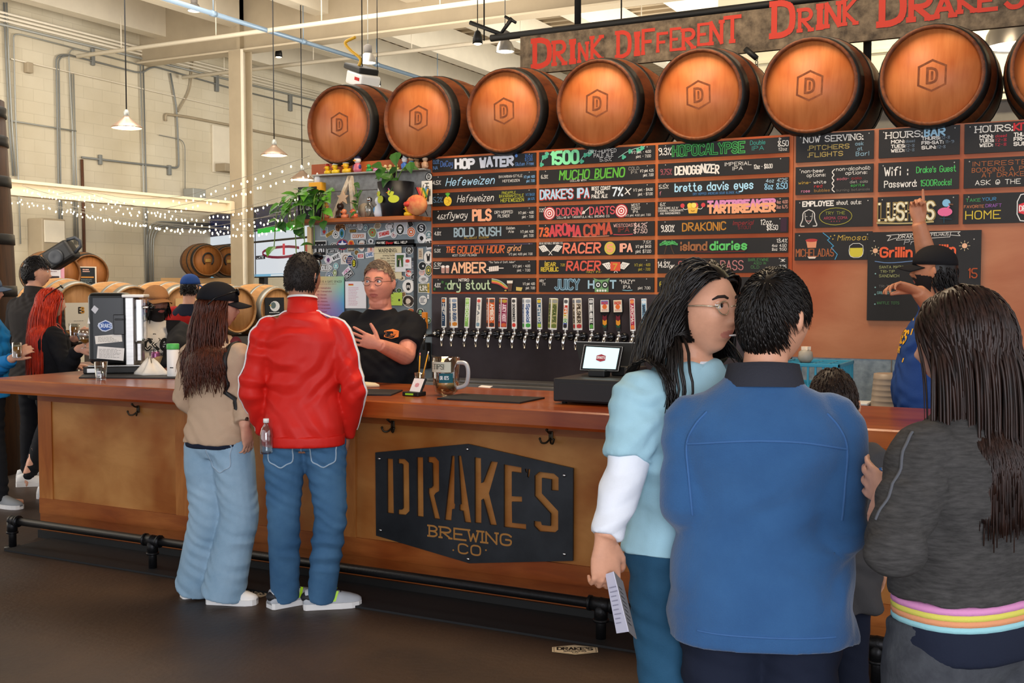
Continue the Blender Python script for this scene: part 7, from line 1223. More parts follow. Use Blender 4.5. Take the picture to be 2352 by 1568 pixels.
# ---- woman in the beige blazer
P = Person('woman in beige blazer, black cap and pale jeans beside the red jacket man', (-3.93, 4.3), 4, 1.645, None, .9); k = P.k; P.head(-42, 0)
e1, w1 = P.L(DP(556, 880, 5.6)), P.L(DP(562, 978, 5.52)); arms = [(1, e1, w1), (-1, (-.24, .03, 1.06), (-.16, .16, .92))]; a1, a2 = P.L(F(512, 1385, 0)), P.L(F(452, 1368, 0)); legs = [(1, (.09, .05, .47), (a1.x, a1.y, .085)), (-1, (-.09, .03, .47), (a2.x, a2.y, .085))]
sk = skin('fair', 'd09a80'); P.body(sk, arms, legs, [(w1, (0, .3, -1), (-1, 0, 0), 1), ((-.16, .16, .92), (.1, .4, -1), (1, 0, 0), -1)], .006); P.eyes()
M_bei = fabric('beige_wool', 'bfa389', .9, 260, .15); mb = MB(); P.torso(mb, .9, 1.475, .022, flare=.012); [P.arm(mb, *a, inf=.013, f1=.97, cuff=.02) for a in arms]; J = fuse(mb, 'blazer', M_bei, P.t, .008, 3, FJ, 21)
for i in range(3):
    p = w1.lerp(e1, .02 + .08 * i); T = bvh(J); c, n, _, _ = T.find_nearest(p + V((.1, -.12, 0))); q = MB(); q.lathe([(.0085, 0), (.0085, .004), (.003, .005)], 10, Matrix.Translation(c) @ n.to_track_quat('Z', 'Y').to_matrix().to_4x4()); q.build('button', mat('brown_button', '4a3226', .4), P.t)
sk2 = [P.sc((.11, .1, 1.40)), P.sc((.13, 0, 1.47)), P.sc((.125, -.09, 1.36)), P.sc((.16, -.13, 1.22)), P.sc((.17, -.14, 1.1))]; ribbon_on(J, sk2, .022, M_black, 'bag_strap', P.t, .006)
mb = MB(); nb = P.sc((0, -.01, 1.45)); mb.tube([nb + V((-.07, .05, -.02)), nb + V((0, .1, -.03)), nb + V((.09, .05, -.01)), nb + V((.11, -.01, -.02))], [.02, .03, .03, .02], 10); fuse(mb, 'scarf', fabric('maroon_scarf', '5a1e2a'), P.t, .008, 2, [((1, 0, .5), .03, .005, 5)], 4)
mb = MB(); P.torso(mb, .875, .95, .02); fuse(mb, 'shirt_hem', M_navy, P.t, .01, 2)
D = pants(P, legs, M_ldenim, 'jeans', .02, prof=(.1, .1, .092, .088, .09, .1, .108), seed=31, folds=[((.2, .3, 1), .1, .007, 3), ((.7, 0, 1), .06, .003, 6)])
c = V((.085 * k, -.3, .84 * k)); pk = [c + V((x * k, 0, z * k)) for x, z in ((-.065, .06), (.065, .06), (.06, -.05), (0, -.085), (-.06, -.05), (-.065, .06))]; ribbon_on(D, [p for a, b2 in zip(pk, pk[1:]) for p in (a, a.lerp(b2, .5))] + [pk[-1]], .006, stitch, 'pocket_seam', P.t, .004, 3, (0, 1, 0))
P.shoe(legs[0][2], -72, SH_W, SH_W, .27); P.shoe(legs[1][2], -35, SH_W, SH_W, .27)
cm = fabric('black_cap_cloth', '15151a'); P.cap(cm, tilt=-4); sunglasses_on(P, .05, 15); q = MB(); q.ball((0, 0, 0), (.016, .004, .02), 10, P.HM @ Matrix.Translation(V((.02, .098, .075)) * P.hs)); q.build('cap_badge', SH_W, P.t)
tc = [(P.sc((0, -.02, 1.1)), P.sc((0, -.02, 1.32)), .135), (P.sc((.05, -.02, 1.36)), P.sc((.16, -.01, 1.34)), .075), (P.sc((-.05, -.02, 1.36)), P.sc((-.16, -.01, 1.34)), .075)]
P.hair(hairmat('auburn', '5a2a18', '2e150d'), 1200, .41, .0052, 16, lambda d: d.z < .4 and (d.y < -.05 or (d.y < .35 and abs(d.x) > .75)) and d.z > -.7, lambda d: V((d.x * .3, -.35, -1)), .35, 1.06, tc, 5, .98, .011, jitter=.1)
# ---- bartender
P = Person('bartender with grey hair and glasses in black tee, hand on his chest, behind the bar', DP(872, 660, 6.93)[:2], -163, 1.775, None, 1.3); k = P.k; P.head(-4, 0, 0, scale=1.13)
e1, w1 = P.L(DP(932, 818, 6.72)), P.L(DP(872, 792, 6.46)); arms = [(-1, e1, w1), (1, (.31, .03, 1.12), (.27, .24, .98))]; legs = std_legs(P)
P.body(skin('ruddy', 'd48c74'), arms, legs, [(w1, P.Minv.to_3x3() @ (-_r + _u * .34 - _f * .12), P.Minv.to_3x3() @ (_f + _r * .0), -1, dict(curl=(.2, .22, .25, .3), spread=.18, thumb=.9, tcurl=-.05, k=1.08)), ((.27, .24, .98), (0, 1, -.2), (0, 0, -1), -1)], .0038, fat=.35, jaw=.7, belly=.05, lips='b0685c'); P.eyes('5a6a78', '8a7058', (.25, -.05))
mb = MB(); P.torso(mb, .9, 1.478, .018, belly=.055); [P.arm(mb, *a, inf=.02, thick=1.1, f1=.42, cuff=.05) for a in arms]; J = fuse(mb, 'tee_shirt', M_blackcot, P.t, .008, 3, FJ, 41)
def tee(d): d.hexa(0, 0, .088, .058, 'e07a38', .62); d.hexa(0, 0, .078, .05, '1a1a1c', .62); d.t("DRAKE'S", -.032, -.008, .02, 'e07a38', .064, wt=.2); d.scrib(-.02, -.018, .02, -.012, 1, 'e07a38', 2)
print_on(J, P.sc((-.12, .3, 1.33)), (-1, 0, 0), (0, 0, 1), tee, 'chest_print', P.t)
mb = MB(); P.torso(mb, .80, 1.0, .014, garment=False); [P.leg(mb, sd, kn, an, .012) for sd, kn, an in legs]; fuse(mb, 'trousers', M_dark, P.t, .01, 2)
P.hair(hairmat('grey_blond', 'a08a70', '6a5442', .45), 900, .05, .0032, 5, lambda d: (d.z > .42 + .3 * max(0, d.y) - .1 * abs(d.x)) if d.y > .3 else (d.z > -.05 - .5 * max(0, -d.y) if d.y < 0 else d.z > .1 + .9 * d.y), lambda d: V((.7, .15 if d.z > .6 else -.8, .1)), .05, 1.04, seed=6, base=1.035, jitter=.22, out=.15)
glasses(P, mat('dark_wire', '4a3a34', .3, .6), rim=.0016)
# ---- long haired man in pale blue tee
P = Person('laughing long haired man with glasses in pale blue tee over white sleeves, holding menu', DP(1592, 660, 3.02)[:2], -118, 1.70, None, 1.06); k = P.k; P.head(6, 2, 0, P.sc((-.01, .03, 1.615)), 1.04)
e1, w1 = P.L(DP(1440, 1075, 2.9)), P.L(DP(1390, 1238, 2.84)); arms = [(1, e1, w1), (-1, (-.27, .02, 1.1), (-.2, .22, 1.1))]; legs = std_legs(P, .1, .03, .12, 0)
iv = P.Minv.to_3x3(); P.body(skin('asian', 'd39a7c'), arms, legs, [(w1, iv @ (-_u + _r * .02), iv @ (_f * 1. - _r * .25), 1, dict(curl=(.75, .8, .85, .9), spread=.04, thumb=.55, tcurl=.5)), ((-.2, .22, 1.1), (0, 1, .2), (1, 0, 0), -1)], .0042, lips='c07a68'); P.eyes('2a1c14', '2a1c16')
M_pale = fabric('pale_blue_cotton', 'a3cbd9', .9, 260); M_wcot = fabric('white_cotton', 'e8ecf4', .9, 260); mb = MB(); P.torso(mb, .95, 1.476, .022, wide=1.02); [P.arm(mb, *a, inf=.02, thick=1.08, f1=.5, cuff=.04) for a in arms]; J = fuse(mb, 'tee_shirt', M_pale, P.t, .007, 3, FJ, 51)
for a in arms: mb = MB(); P.arm(mb, *a, inf=.008, thick=1.05, f1=.985); fuse(mb, 'white_sleeve', M_wcot, P.t, .006, 3, [((.3, 0, 1), .06, .004, 5)], 9)
collar(P, .085, .074, 1.452, 1.476, M_pale, th=.012); collar(P, .076, .066, 1.458, 1.486, M_wcot, 'undershirt_collar', th=.008)
D = pants(P, legs, M_tdenim, 'jeans', .013, prof=(.1, .093, .078, .068, .068, .062, .062), voxel=.009, seed=17)
hc = [(P.sc((0, -.01, 1.0)), P.sc((0, -.01, 1.42)), .155), (P.sc((-.17, -.01, 1.39)), P.sc((.17, -.01, 1.39)), .085), (P.sc((0, -.01, 1.4)), P.sc((0, 0, 1.55)), .075)]
hb = hairmat('black_long', '1c1613', '0c0908', .35)
P.hair(hb, 1400, .34, .005, 12, lambda d: (d.z > .32 + .5 * max(0, d.y)) or (d.y < .16 and d.z > -.7 and abs(d.x) > .3) or (d.y < 0 and d.z > -.7), lambda d: V((d.x * .5 + (.35 if d.x > 0 else -.35), -.35 if d.y < .3 else -.8, -.8)), .32, 1.09, hc, 8, 1.05, .009, jitter=.06, hug=.55, hz=.03)
glasses(P, mat('gold_wire', 'd8c4a4', .25, .8), rim=.0018)
q = MB(); q.tube([P.HM @ (V(v) * P.hs) for v in ((-.018, .099, -.066), (0, .103, -.0655), (.018, .099, -.066))], [(.001, .002), (.003, .003), (.001, .002)], 6); q.build('teeth', SH_W, P.t)
mp = [DP(1391, 1318, 2.83), DP(1409, 1312, 2.79), DP(1444, 1450, 2.77), DP(1417, 1454, 2.83)]; mp2 = [mp[1], DP(1430, 1335, 2.86), DP(1462, 1467, 2.84), mp[2]]; t = thing('menu_sheet', mp[0], 'folded white and grey paper menu in the pale blue tee man\'s hand', 'menu')
for qd, m, nm in ((mp, paint('dcdcf0'), 'front_panel'), (mp2, paint('9a9492'), 'back_panel')):
    n = (qd[1] - qd[0]).cross(qd[3] - qd[0]).normalized() * .0012; q = MB(); q.rings([[p - n for p in qd], [p + n for p in qd]], True, True, False); o = q.build(nm, m, t, True); ux = (qd[2] - qd[3]); uy = (qd[0] - qd[3]); d = Decal(qd[3], ux.normalized(), uy.normalized(), base=.002); d.scrib(ux.length * .15, .02, ux.length * .8, uy.length * .8, 9, 'a8a8c0' if m.name.endswith('f0') else '3a3634', 3, .25); d.build('print', t)
# ---- man in the blue fleece
P = Person('man seen from behind in blue fleece jacket with dark grey collar, short black hair', DP(1755, 660, 2.8)[:2], 20, 1.675, None, 1.17); k = P.k; P.J['sh'] = (.18, -.012, 1.35); P.head(-38, -2, 0, P.sc((.03, .02, 1.62)), 1.04)
e1, e2 = P.L(DP(1945, 1215, 2.72)), P.L(DP(1572, 1160, 2.8)); arms = [(1, e1, (.2, .28, 1.02)), (-1, e2, (-.16, .26, 1.0))]; legs = std_legs(P)
P.body(skin('asian', 'd39a7c'), arms, legs, [((.2, .28, 1.02), (-.4, 1, .1), (-1, -.2, 0), 1), ((-.16, .26, 1.0), (.4, 1, .1), (1, -.2, 0), -1)], .006); P.eyes('2a1c14')
M_fl = fabric('blue_fleece', '36608f', .95, 240, .25, '2f5684', .3, ns=6); mb = MB(); P.torso(mb, .785, 1.474, .03, flare=.01, wide=1.02); [P.arm(mb, *a, inf=.016) for a in arms]; J = fuse(mb, 'fleece_jacket', M_fl, P.t, .008, 4, [((.4, 0, 1), .2, .009, 2.5), ((-.7, 0, .8), .12, .005, 4)], 61)
M_col = fabric('charcoal_fleece', '33343c', .95, 240, .2); collar(P, .108, .092, 1.44, 1.502, M_col, th=.014)
M_seam = fabric('fleece_seam', '42699c', .95, 240); ribbon_on(J, [P.sc((x, -.4, z)) for x, z in ((-.2, 1.3), (-.1, 1.315), (0, 1.32), (.1, 1.315), (.2, 1.295))], .005, M_seam, 'yoke_seam', P.t, .003, 8, (0, 1, 0)); ribbon_on(J, [P.sc((x, -.4, .83)) for x in (-.17, -.08, 0, .08, .17)], .004, M_seam, 'hem_seam', P.t, .003, 8, (0, 1, 0))
for sd in (-1, 1): ribbon_on(J, [P.sc((sd * x, -.4, z)) for x, z in ((.15, 1.385), (.18, 1.35), (.2, 1.3), (.195, 1.22), (.185, 1.12))], .005, M_seam, 'armhole_seam', P.t, .003, 8, (0, 1, 0))
pants(P, legs, M_navy, 'trousers', .016, voxel=.01, seed=5, prof=(.11, .1, .085, .075, .073, .066, .064))
hs_ = hairmat('black_short', '1d1714', '0a0807', .38)
P.hair(hs_, 2300, .06, .003, 6, lambda d: (d.z > .14 + .7 * max(0, d.y)) or (d.y < -.12 and d.z > -.52 + .25 * abs(d.x) and not (abs(d.x) > .8 and d.z < .1)), lambda d: (V((d.x, d.y, d.z)) - V((.25, -.62, .74))).normalized() + V((.25, .0, -.15)), .1, 1.03, (), 9, 1.05, jitter=.1, out=.03, hug=.8, hz=-.2)
# ---- woman with long dark hair in charcoal sweater
P = Person('woman with very long dark hair in charcoal sweater with rainbow striped waistband', DP(2228, 660, 2.5)[:2], 58, 1.615, None, 1.0); k = P.k; P.head(16, -2, 0, None, 1.06)
e1, w1 = P.L(DP(2052, 1262, 2.33)), P.L(DP(2075, 1150, 2.52)); e2, w2 = (.2, .16, 1.06), P.L(DP(2052, 1098, 2.5)); arms = [(-1, e1, w1), (1, e2, w2)]; legs = std_legs(P); iv = P.Minv.to_3x3()
P.body(skin('fair2', 'd4a088'), arms, legs, [(w2, iv @ (-_u - _r * .35), iv @ (_r * .8 + _f * .4), 1, dict(curl=(.45, .5, .55, .6), k=.95)), (w1, (0, 1, .3), (1, 0, 0), -1)], .005, ears=False); P.eyes('2a1c14')
M_ch = fabric('charcoal_heather', '4b4948', .95, 60, .2, '353433', ns=30, stretch=(1, 1, 5)); mb = MB(); P.torso(mb, 1.02, 1.474, .035, belly=.01, wide=1.02); [P.arm(mb, *a, inf=.018, thick=1.05, f1=.9 if a[0] > 0 else .97) for a in arms]; J = fuse(mb, 'sweater', M_ch, P.t, .008, 4, FJ, 71)
for i, c in enumerate(('d890c0', 'd8d060', 'e09a70', '9ad0d8')): mb = MB(); z = 1.02 - .0135 * i; P.torso(mb, z - .0135, z, .03 - .001 * i, wide=1.02); mb.build('waistband_stripe', fabric('stripe_' + c, c), P.t)
mb = MB(); P.torso(mb, .88, .975, .026, wide=1.03); fuse(mb, 'navy_top_hem', M_navy, P.t, .009, 3); pants(P, legs, fabric('grey_sweat', '4a4d52', .95, 80, .2, '3a3c42', ns=20), 'sweatpants', .02, top=.97, voxel=.01, seed=8, prof=(.115, .11, .09, .08, .078, .07, .06))
ribbon_on(J, [P.sc((-.4, y, z)) for y, z in ((-.02, 1.43), (-.03, 1.38), (-.04, 1.3), (-.03, 1.24))], .006, fabric('sweater_seam', '5c5e64'), 'shoulder_seam', P.t, .003, 8, (1, 0, 0))
q = MB(); c = V(w2); dd = (iv @ (-_u - _r * .35)).normalized(); M = Matrix.Translation(c - dd * .01) @ dd.to_track_quat('Z', 'Y').to_matrix().to_4x4(); q.lathe([(.034, -.004), (.037, 0), (.034, .004), (.032, 0)], 20, M, False); q.build('bracelet', M_chrome, P.t)
hc = [(P.sc((0, -.02, .9)), P.sc((0, -.02, 1.32)), .135), (P.sc((-.15, -.01, 1.335)), P.sc((.15, -.01, 1.335)), .075), (P.sc((0, -.01, 1.4)), P.sc((0, 0, 1.55)), .075)]
P.hair(hairmat('dark_brown', '35211a', '170d0a', .42), 2200, .37, .0048, 14, lambda d: (d.z > .28 + .6 * max(0, d.y)) or (d.y < .4 and d.z > -.85 and (d.y < .15 or abs(d.x) > .7)), lambda d: V((d.x * .25 + (.12 if d.x > 0 else -.12), -.3 if d.y < .5 else -.7, -.9)), .45, 1.04, hc, 10, 1.05, jitter=.05, out=.02)
# ---- child
P = Person('small child with short dark hair in grey shirt beside the blue fleece man', DP(1917, 660, 3.72)[:2], 25, 1.34, None, .95); k = P.k; P.head(-10, 0, 0, P.sc((0, .01, 1.61)), 1.12)
arms = [(1, (.2, -.01, .85), (.2, .09, .70)), (-1, (-.2, -.01, .85), (-.18, .1, .68))]; legs = std_legs(P)
P.body(skin('asian', 'd39a7c'), arms, legs, [((.2, .09, .70), (0, .3, -1), (-1, 0, 0), 1), ((-.18, .1, .68), (0, .3, -1), (1, 0, 0), -1)], .007); P.eyes('2a1c14')
mb = MB(); P.torso(mb, .72, 1.47, .03, flare=.02); [P.arm(mb, *a, inf=.02, f1=.5) for a in arms]; fuse(mb, 'grey_tee', fabric('grey_cotton', '4c4b4d'), P.t, .009, 3, FJ, 77)
for a in arms: mb = MB(); P.arm(mb, *a, inf=.014, f1=.98); fuse(mb, 'long_sleeve', fabric('taupe_cotton', '9a8a78'), P.t, .009, 2)
pants(P, legs, M_navy, 'trousers', .014, voxel=.01, seed=6); [P.shoe(l[2], 0, M_dark, M_black, .22) for l in legs]
P.hair(hairmat('dark_child', '2c1a12', '170d09', .5), 900, .025, .003, 4, lambda d: (d.z > .1 + .7 * max(0, d.y)) or (d.y < -.1 and d.z > -.5), None, .1, 1.03, seed=12, base=1.05)
# ---- pointing man behind the bar
P = Person('bearded man in black cap and blue tee pointing up at the boards behind the bar', DP(2152, 660, 5.6)[:2], 102, 1.835, None, 1.15); k = P.k; P.head(-16, 8); iv = P.Minv.to_3x3()
e1, w1 = P.L(DP(2134, 610, 5.72)), P.L(DP(2110, 512, 5.68)); e2, w2 = P.L(DP(2168, 735, 5.3)), P.L(DP(2108, 668, 5.18)); arms = [(1, e1, w1), (-1, e2, w2)]; legs = std_legs(P); P.J['sh'] = (P.J['sh'][0], P.J['sh'][1], 1.44)
P.body(skin('tan', 'b87a58'), arms, legs, [(w1, iv @ (_u - _r * .08), iv @ (_f + _r * .2) * -1, 1, dict(curl=(.02, 1.15, 1.2, 1.2), spread=.02, thumb=.2, tcurl=.6)), (w2, iv @ (-_r * .8 + _u * .25), iv @ (-_u - _f * .3), -1, dict(curl=(.5, .6, .65, .7), thumb=.4))], .0045, beard=mat('beard_black', '1a1210', .8), belly=.05); P.eyes('2a1c14')
M_bt = fabric('royal_blue_cotton', '21407a'); mb = MB(); P.torso(mb, .86, 1.476, .025, belly=.06); [P.arm(mb, *a, inf=.02, thick=1.05, f1=.3, cuff=.04) for a in arms]; J = fuse(mb, 'tee_shirt', M_bt, P.t, .008, 3, FJ, 81)
def tee2(d): d.line([(-.13, -.1), (.13, -.1), (.13, .06), (0, .11), (-.13, .06), (-.13, -.1)], .009, 'e0a828'); d.t("DRAKE'S", -.11, -.01, .06, 'e0a828', .22, wt=.2); d.t('BREWING', -.08, -.06, .03, 'e0a828', .16, wt=.2)
print_on(J, P.sc((0, .4, 1.3)), (-1, 0, 0), (0, 0, 1), tee2, 'chest_print', P.t)
mb = MB(); P.torso(mb, .80, 1.0, .014, garment=False); [P.leg(mb, sd, kn, an, .014) for sd, kn, an in legs]; fuse(mb, 'trousers', M_dark, P.t, .01, 2)
P.cap(M_blackcot, tilt=-6); P.hair(hairmat('black_nape', '14100e', '0a0807'), 500, .06, .005, 4, lambda d: d.z < .3 and d.y < -.1 and d.z > -.6, None, .2, 1.05, seed=14, base=1.06)
# ---- people at the left end of the bar
P = Person('tall dark haired man in dark grey coat at the far left, turned to the right', DP(82, 660, 9.3)[:2], 8, 1.88, None, 1.05); P.head(-46, 0); iv = P.Minv.to_3x3()
w1 = P.L(DP(168, 778, 8.9)); e1 = P.L(DP(140, 815, 9.1)); arms = [(1, e1, w1), (-1, (-.28, 0, 1.15), (-.24, .16, .95))]; legs = std_legs(P); a1 = P.L(F(64, 1116, 0)); legs[0 if legs[0][0] > 0 else 1] = (1, (.1, .02, .54), (a1.x, a1.y, .09))
P.body(skin('fair', 'd09a80'), arms, legs, [(w1, iv @ (_r * .5 + _u * .3), iv @ (_f - _r * .3), -1, dict(curl=(.5, .5, .55, .6))), ((-.24, .16, .95), (0, .3, -1), (1, 0, 0), -1)], .007); P.eyes()
mb = MB(); P.torso(mb, .80, 1.475, .035); [P.arm(mb, *a, inf=.015) for a in arms]; M_coat = fabric('dark_grey_coat', '2e2a28'); fuse(mb, 'coat', M_coat, P.t, .009, 3, FJ, 91); collar(P, .085, .075, 1.45, 1.52, M_coat); pants(P, legs, M_dark, 'trousers', .012, voxel=.01)
P.hair(hb, 1000, .07, .005, 5, lambda d: (d.z > .2 + .55 * max(0, d.y)) or (d.y < -.1 and d.z > -.45), lambda d: V((d.x * .5, .5 if d.z > .5 else -.4, -.2)), .1, 1.1, seed=15, base=1.12, jitter=.15, out=.08, hz=-.2); [P.shoe(l[2], -55, SH_W, SH_W, .29) for l in legs]
def beer(p, label, r0=.03, r1=.038, h=.14, fill=.75, name='beer_glass'):
    t = thing(name, p, label, 'beer glass'); q = MB(); q.lathe([(r0, 0), (r1, h), (r1 - .003, h), (r0 - .003, .008), (.002, .008)], 18, cap=False); q.build('glass', M_glass, t); q = MB(); q.lathe([(r0 - .0035, .009), (r0 + (r1 - r0) * fill - .0035, h * fill)], 16); q.build('beer', mat('amber_beer', 'c8801e', .1, emit='b86a10', estr=.02), t); q = MB(); q.lathe([(r0 + (r1 - r0) * fill - .0036, h * fill), (r0 + (r1 - r0) * fill - .0036, h * fill + .01)], 16); q.build('foam', mat('foam', 'eadfc8', .9), t); return t
beer(DP(171, 772, 8.82), 'short glass of amber beer held by the dark haired man', .034, .042, .1)
P = Person('woman with long bright red hair in black sweater, left end of bar', DP(112, 660, 8.5)[:2], -25, 1.62, None, 1.0); P.head(-18, 0); iv = P.Minv.to_3x3()
w1 = P.L(DP(180, 800, 8.2)); e1 = P.L(DP(155, 850, 8.3)); w2 = P.L(DP(172, 855, 8.0)); arms = [(-1, P.L(DP(120, 850, 8.6)), P.L(DP(170, 840, 8.45))), (1, e1, w1)]; legs = std_legs(P)
P.body(sk, arms, legs, [(w1, iv @ (_r * .9 + _u * .1), iv @ (-_u * .3 + _f), -1, dict(curl=(.6, .6, .6, .6))), (arms[0][2], iv @ _r, iv @ -_u, -1)], .006); P.eyes()
mb = MB(); P.torso(mb, .85, 1.475, .035); [P.arm(mb, *a, inf=.016, f1=.96) for a in arms]; J = fuse(mb, 'black_sweater', M_blackcot, P.t, .008, 3, FJ, 95); pants(P, legs, M_dark, 'trousers', .012, voxel=.01); [P.shoe(l[2], -20, SH_W, SH_W, .27) for l in legs]
hc = [(P.sc((0, -.02, .9)), P.sc((0, -.02, 1.34)), .145), (P.sc((-.17, -.01, 1.345)), P.sc((.17, -.01, 1.345)), .085), (P.sc((0, -.01, 1.4)), P.sc((0, 0, 1.55)), .075)]
P.hair(hairmat('bright_red', 'd83a14', '8a1a0c', .4), 1400, .55, .0055, 14, lambda d: (d.z > .3 + .6 * max(0, d.y)) or (d.y < .35 and d.z > -.85 and (d.y < .1 or abs(d.x) > .7)), lambda d: V((d.x * .4 + (.15 if d.x > 0 else -.15), -.2 if d.y < .5 else -.6, -.9)), .4, 1.07, hc, 16, 1.05, jitter=.07, out=.02); sunglasses_on(P, .075, 35)
p = DP(196, 800, 8.12); t = thing('snifter_glass', p, 'round snifter glass with a little beer held by the red haired woman', 'beer glass'); q = MB(); q.lathe([(.03, 0), (.03, .004), (.006, .01), (.006, .03), (.045, .06), (.058, .1), (.05, .14), (.047, .14), (.055, .1), (.042, .062), (.002, .036)], 20, cap=False); q.build('glass', M_glass, t); q = MB(); q.lathe([(.01, .038), (.041, .062), (.042, .066)], 16); q.build('beer', mat('amber_beer', 'c8801e', .1), t)
P = Person('bearded staff man in tan cap, white logo tee and open black jacket', DP(352, 660, 7.95)[:2], -138, 1.665, None, 1.2); P.head(30, 2, 0, P.sc((-.02, .02, 1.60))); iv = P.Minv.to_3x3()
arms = [(1, (.28, .04, 1.1), (.24, .2, .98)), (-1, P.L(DP(405, 800, 7.6)), P.L(DP(385, 850, 7.4)))]; legs = std_legs(P); P.body(skin('brown', '8a5a48'), arms, legs, [((.24, .2, .98), (0, 1, -.3), (0, 0, -1), -1), (arms[1][2], (0, 1, -.3), (0, 0, -1), 1)], .0055, beard=mat('beard_black', '1a1210', .8), fat=.15, belly=.04); P.eyes('2a1c14', '1a1210', (.1, .3))
mb = MB(); P.torso(mb, .86, 1.476, .018, belly=.05); J = fuse(mb, 'white_tee', fabric('offwhite_cotton', 'd8cfc2'), P.t, .008, 3, FJ, 99)
def tee3(d):
    for c, k2, w2 in (('1a1a1a', 0, .2), ('e0d8cc', 0, .06)): d.t("Drake's", -.16, -.02, .1, c, .32, wt=w2, shear=.1)
    d.t('Brewing Co.', -.02, -.06, .02, '2a2a2a', .14, wt=.16)
print_on(J, P.sc((.0, .4, 1.28)), (-1, 0, 0), (0, 0, 1), tee3, 'chest_print', P.t)
mb = MB(); [P.arm(mb, *a, inf=.022, thick=1.05) for a in arms]; fuse(mb, 'jacket_sleeves', M_blackcot, P.t, .009, 3, FJ, 12)
mb = MB()
for sd in (-1, 1):
    R = []
    for z in (.84, 1.0, 1.15, 1.3, 1.42, 1.465): R.append([P.sc((sd * (.19 * P.b ** .7 * (1 if z < 1.4 else .75) + .03) * math.cos(a), (.16 + .05 * math.exp(-((z - 1.06) / .13) ** 2)) * P.b * math.sin(a) * (1 if z < 1.4 else .8) - .005, z)) for a in [-1.7 + 2.75 * j / 16 for j in range(17)]])
    mb.rings(R, False, False)
    mb.rings([[p * .985 + V((0, 0, .02)) for p in r] for r in R], False, False)
jk = mb.build('jacket', M_blackcot, P.t); print_on(jk, P.sc((-.15, .5, 1.34)), (-1, 0, 0), (0, 0, 1), lambda d: (d.t('DB', -.02, 0, .05, 'd8a828', .04, wt=.2), d.disc(-.01, -.02, .005, 'd8a828', 8), d.t('C', .005, -.028, .014, 'd8a828', .01, wt=.2)), 'jacket_print', P.t, .006)
P.cap(fabric('tan_suede', 'a8764a', .9, 100, .2), tilt=-4); P.hair(hairmat('black_nape', '14100e', '0a0807'), 300, .1, .006, 4, lambda d: d.z < .1 and (d.y < -.1 or abs(d.x) > .8) and d.z > -.6, None, .3, 1.04, seed=17)
P = Person('person in blue cap and red jacket among the barrels behind the beige blazer woman', DP(436, 660, 10.6)[:2], 20, 1.75); P.head(-10, 0); arms = [(1, (.26, 0, 1.15), (.22, .12, .95)), (-1, (-.26, 0, 1.15), (-.22, .12, .95))]; legs = std_legs(P); P.body(sk, arms, legs, [], .009)
mb = MB(); P.torso(mb, .84, 1.40, .035); [P.arm(mb, *a, inf=.025, f1=.97) for a in arms]; fuse(mb, 'red_jacket', fabric('dull_red', 'a81e1c'), P.t, .01, 3, FJ, 5); mb = MB(); P.torso(mb, 1.36, 1.475, .04); fuse(mb, 'navy_hood', M_navy, P.t, .01, 2); pants(P, legs, M_dark, 'trousers', .012, voxel=.012); P.cap(fabric('blue_cap', '2a4a8a')); P.hair(hb, 400, .03, .005, 4, lambda d: d.z < .3 and d.y < .1 and d.z > -.45, None, .1, 1.02, seed=18, base=1.04); [P.shoe(l[2], 0, M_dark, M_black) for l in legs]
P = Person('person in bright blue jacket and grey cap at the left picture edge holding a beer', DP(-34, 660, 8.3)[:2], -25, 1.72, None, 1.05); P.head(-20, 0); iv = P.Minv.to_3x3(); w1 = P.L(DP(30, 822, 8.0)); e1 = P.L(DP(-12, 850, 8.2)); arms = [(1, e1, w1), (-1, (-.26, 0, 1.12), (-.2, .16, .95))]; legs = std_legs(P); a1 = P.L(F(5, 1165, 0)); legs[1] = (1, (.1, .02, .5), (a1.x, a1.y, .09))
P.body(sk, arms, legs, [(w1, iv @ (_r * .7 + _u * .5), iv @ (_f - _u * .2), -1, dict(curl=(.6, .6, .6, .6)))], .006); P.eyes(); mb = MB(); P.torso(mb, .83, 1.475, .035); [P.arm(mb, *a, inf=.016, f1=.96) for a in arms]; fuse(mb, 'blue_jacket', fabric('bright_blue', '1a78b8'), P.t, .009, 3, FJ, 6); pants(P, legs, M_dark, 'trousers', .012, voxel=.01); P.cap(fabric('grey_blue_cap', '5a6a80')); [P.shoe(l[2], -60, mat('grey_shoe', '8a8e92', .7), SH_W) for l in legs]
beer(DP(39, 822, 7.95), 'glass of foamy beer held at the left picture edge', .03, .036, .11)
# ================================================================== BARRELS AND THINGS BEHIND
M_tan = wood('pale_barrel_oak', 'b98a55', '9a6c3c', 3, (9, 1, 9), .6, bump=.2); M_tanh = wood('pale_head_oak', 'b98650', 'a06c3a', 3, (9, 9, 1.2), .6); M_zinc = mat('zinc_hoop', '8a8880', .4, .6)
M_brn = wood('whiskey_barrel_oak', '8a5a2c', '6a421e', 3, (9, 1, 9), .6, bump=.2); M_brnh = wood('whiskey_head_oak', 'a4662e', '84501f', 3, (9, 9, 1.2), .6)
tb0 = make_barrel('', M_tanh, M_tan, M_zinc, .9, .29, .35, False); wb0 = make_barrel('', M_brnh, M_brn, M_hoop, .88, .26, .31, False)
def lay(src, x, y, dep, az, label, first, rt=.29):
    """front head centre at the picked point, head facing azimuth az (deg from +y toward +x)"""
    t = src if first else copy_tree(src); p = DP(x, y, dep); t.location = p; t.rotation_euler = (0, 0, math.radians(180 - az)); tag(t, label, 'barrel', 'barrels stacked in the back hall'); return t
lay(tb0, 186, 712, 12.07, 100, 'pale barrel with a cream flag on its head behind the red haired woman', True)
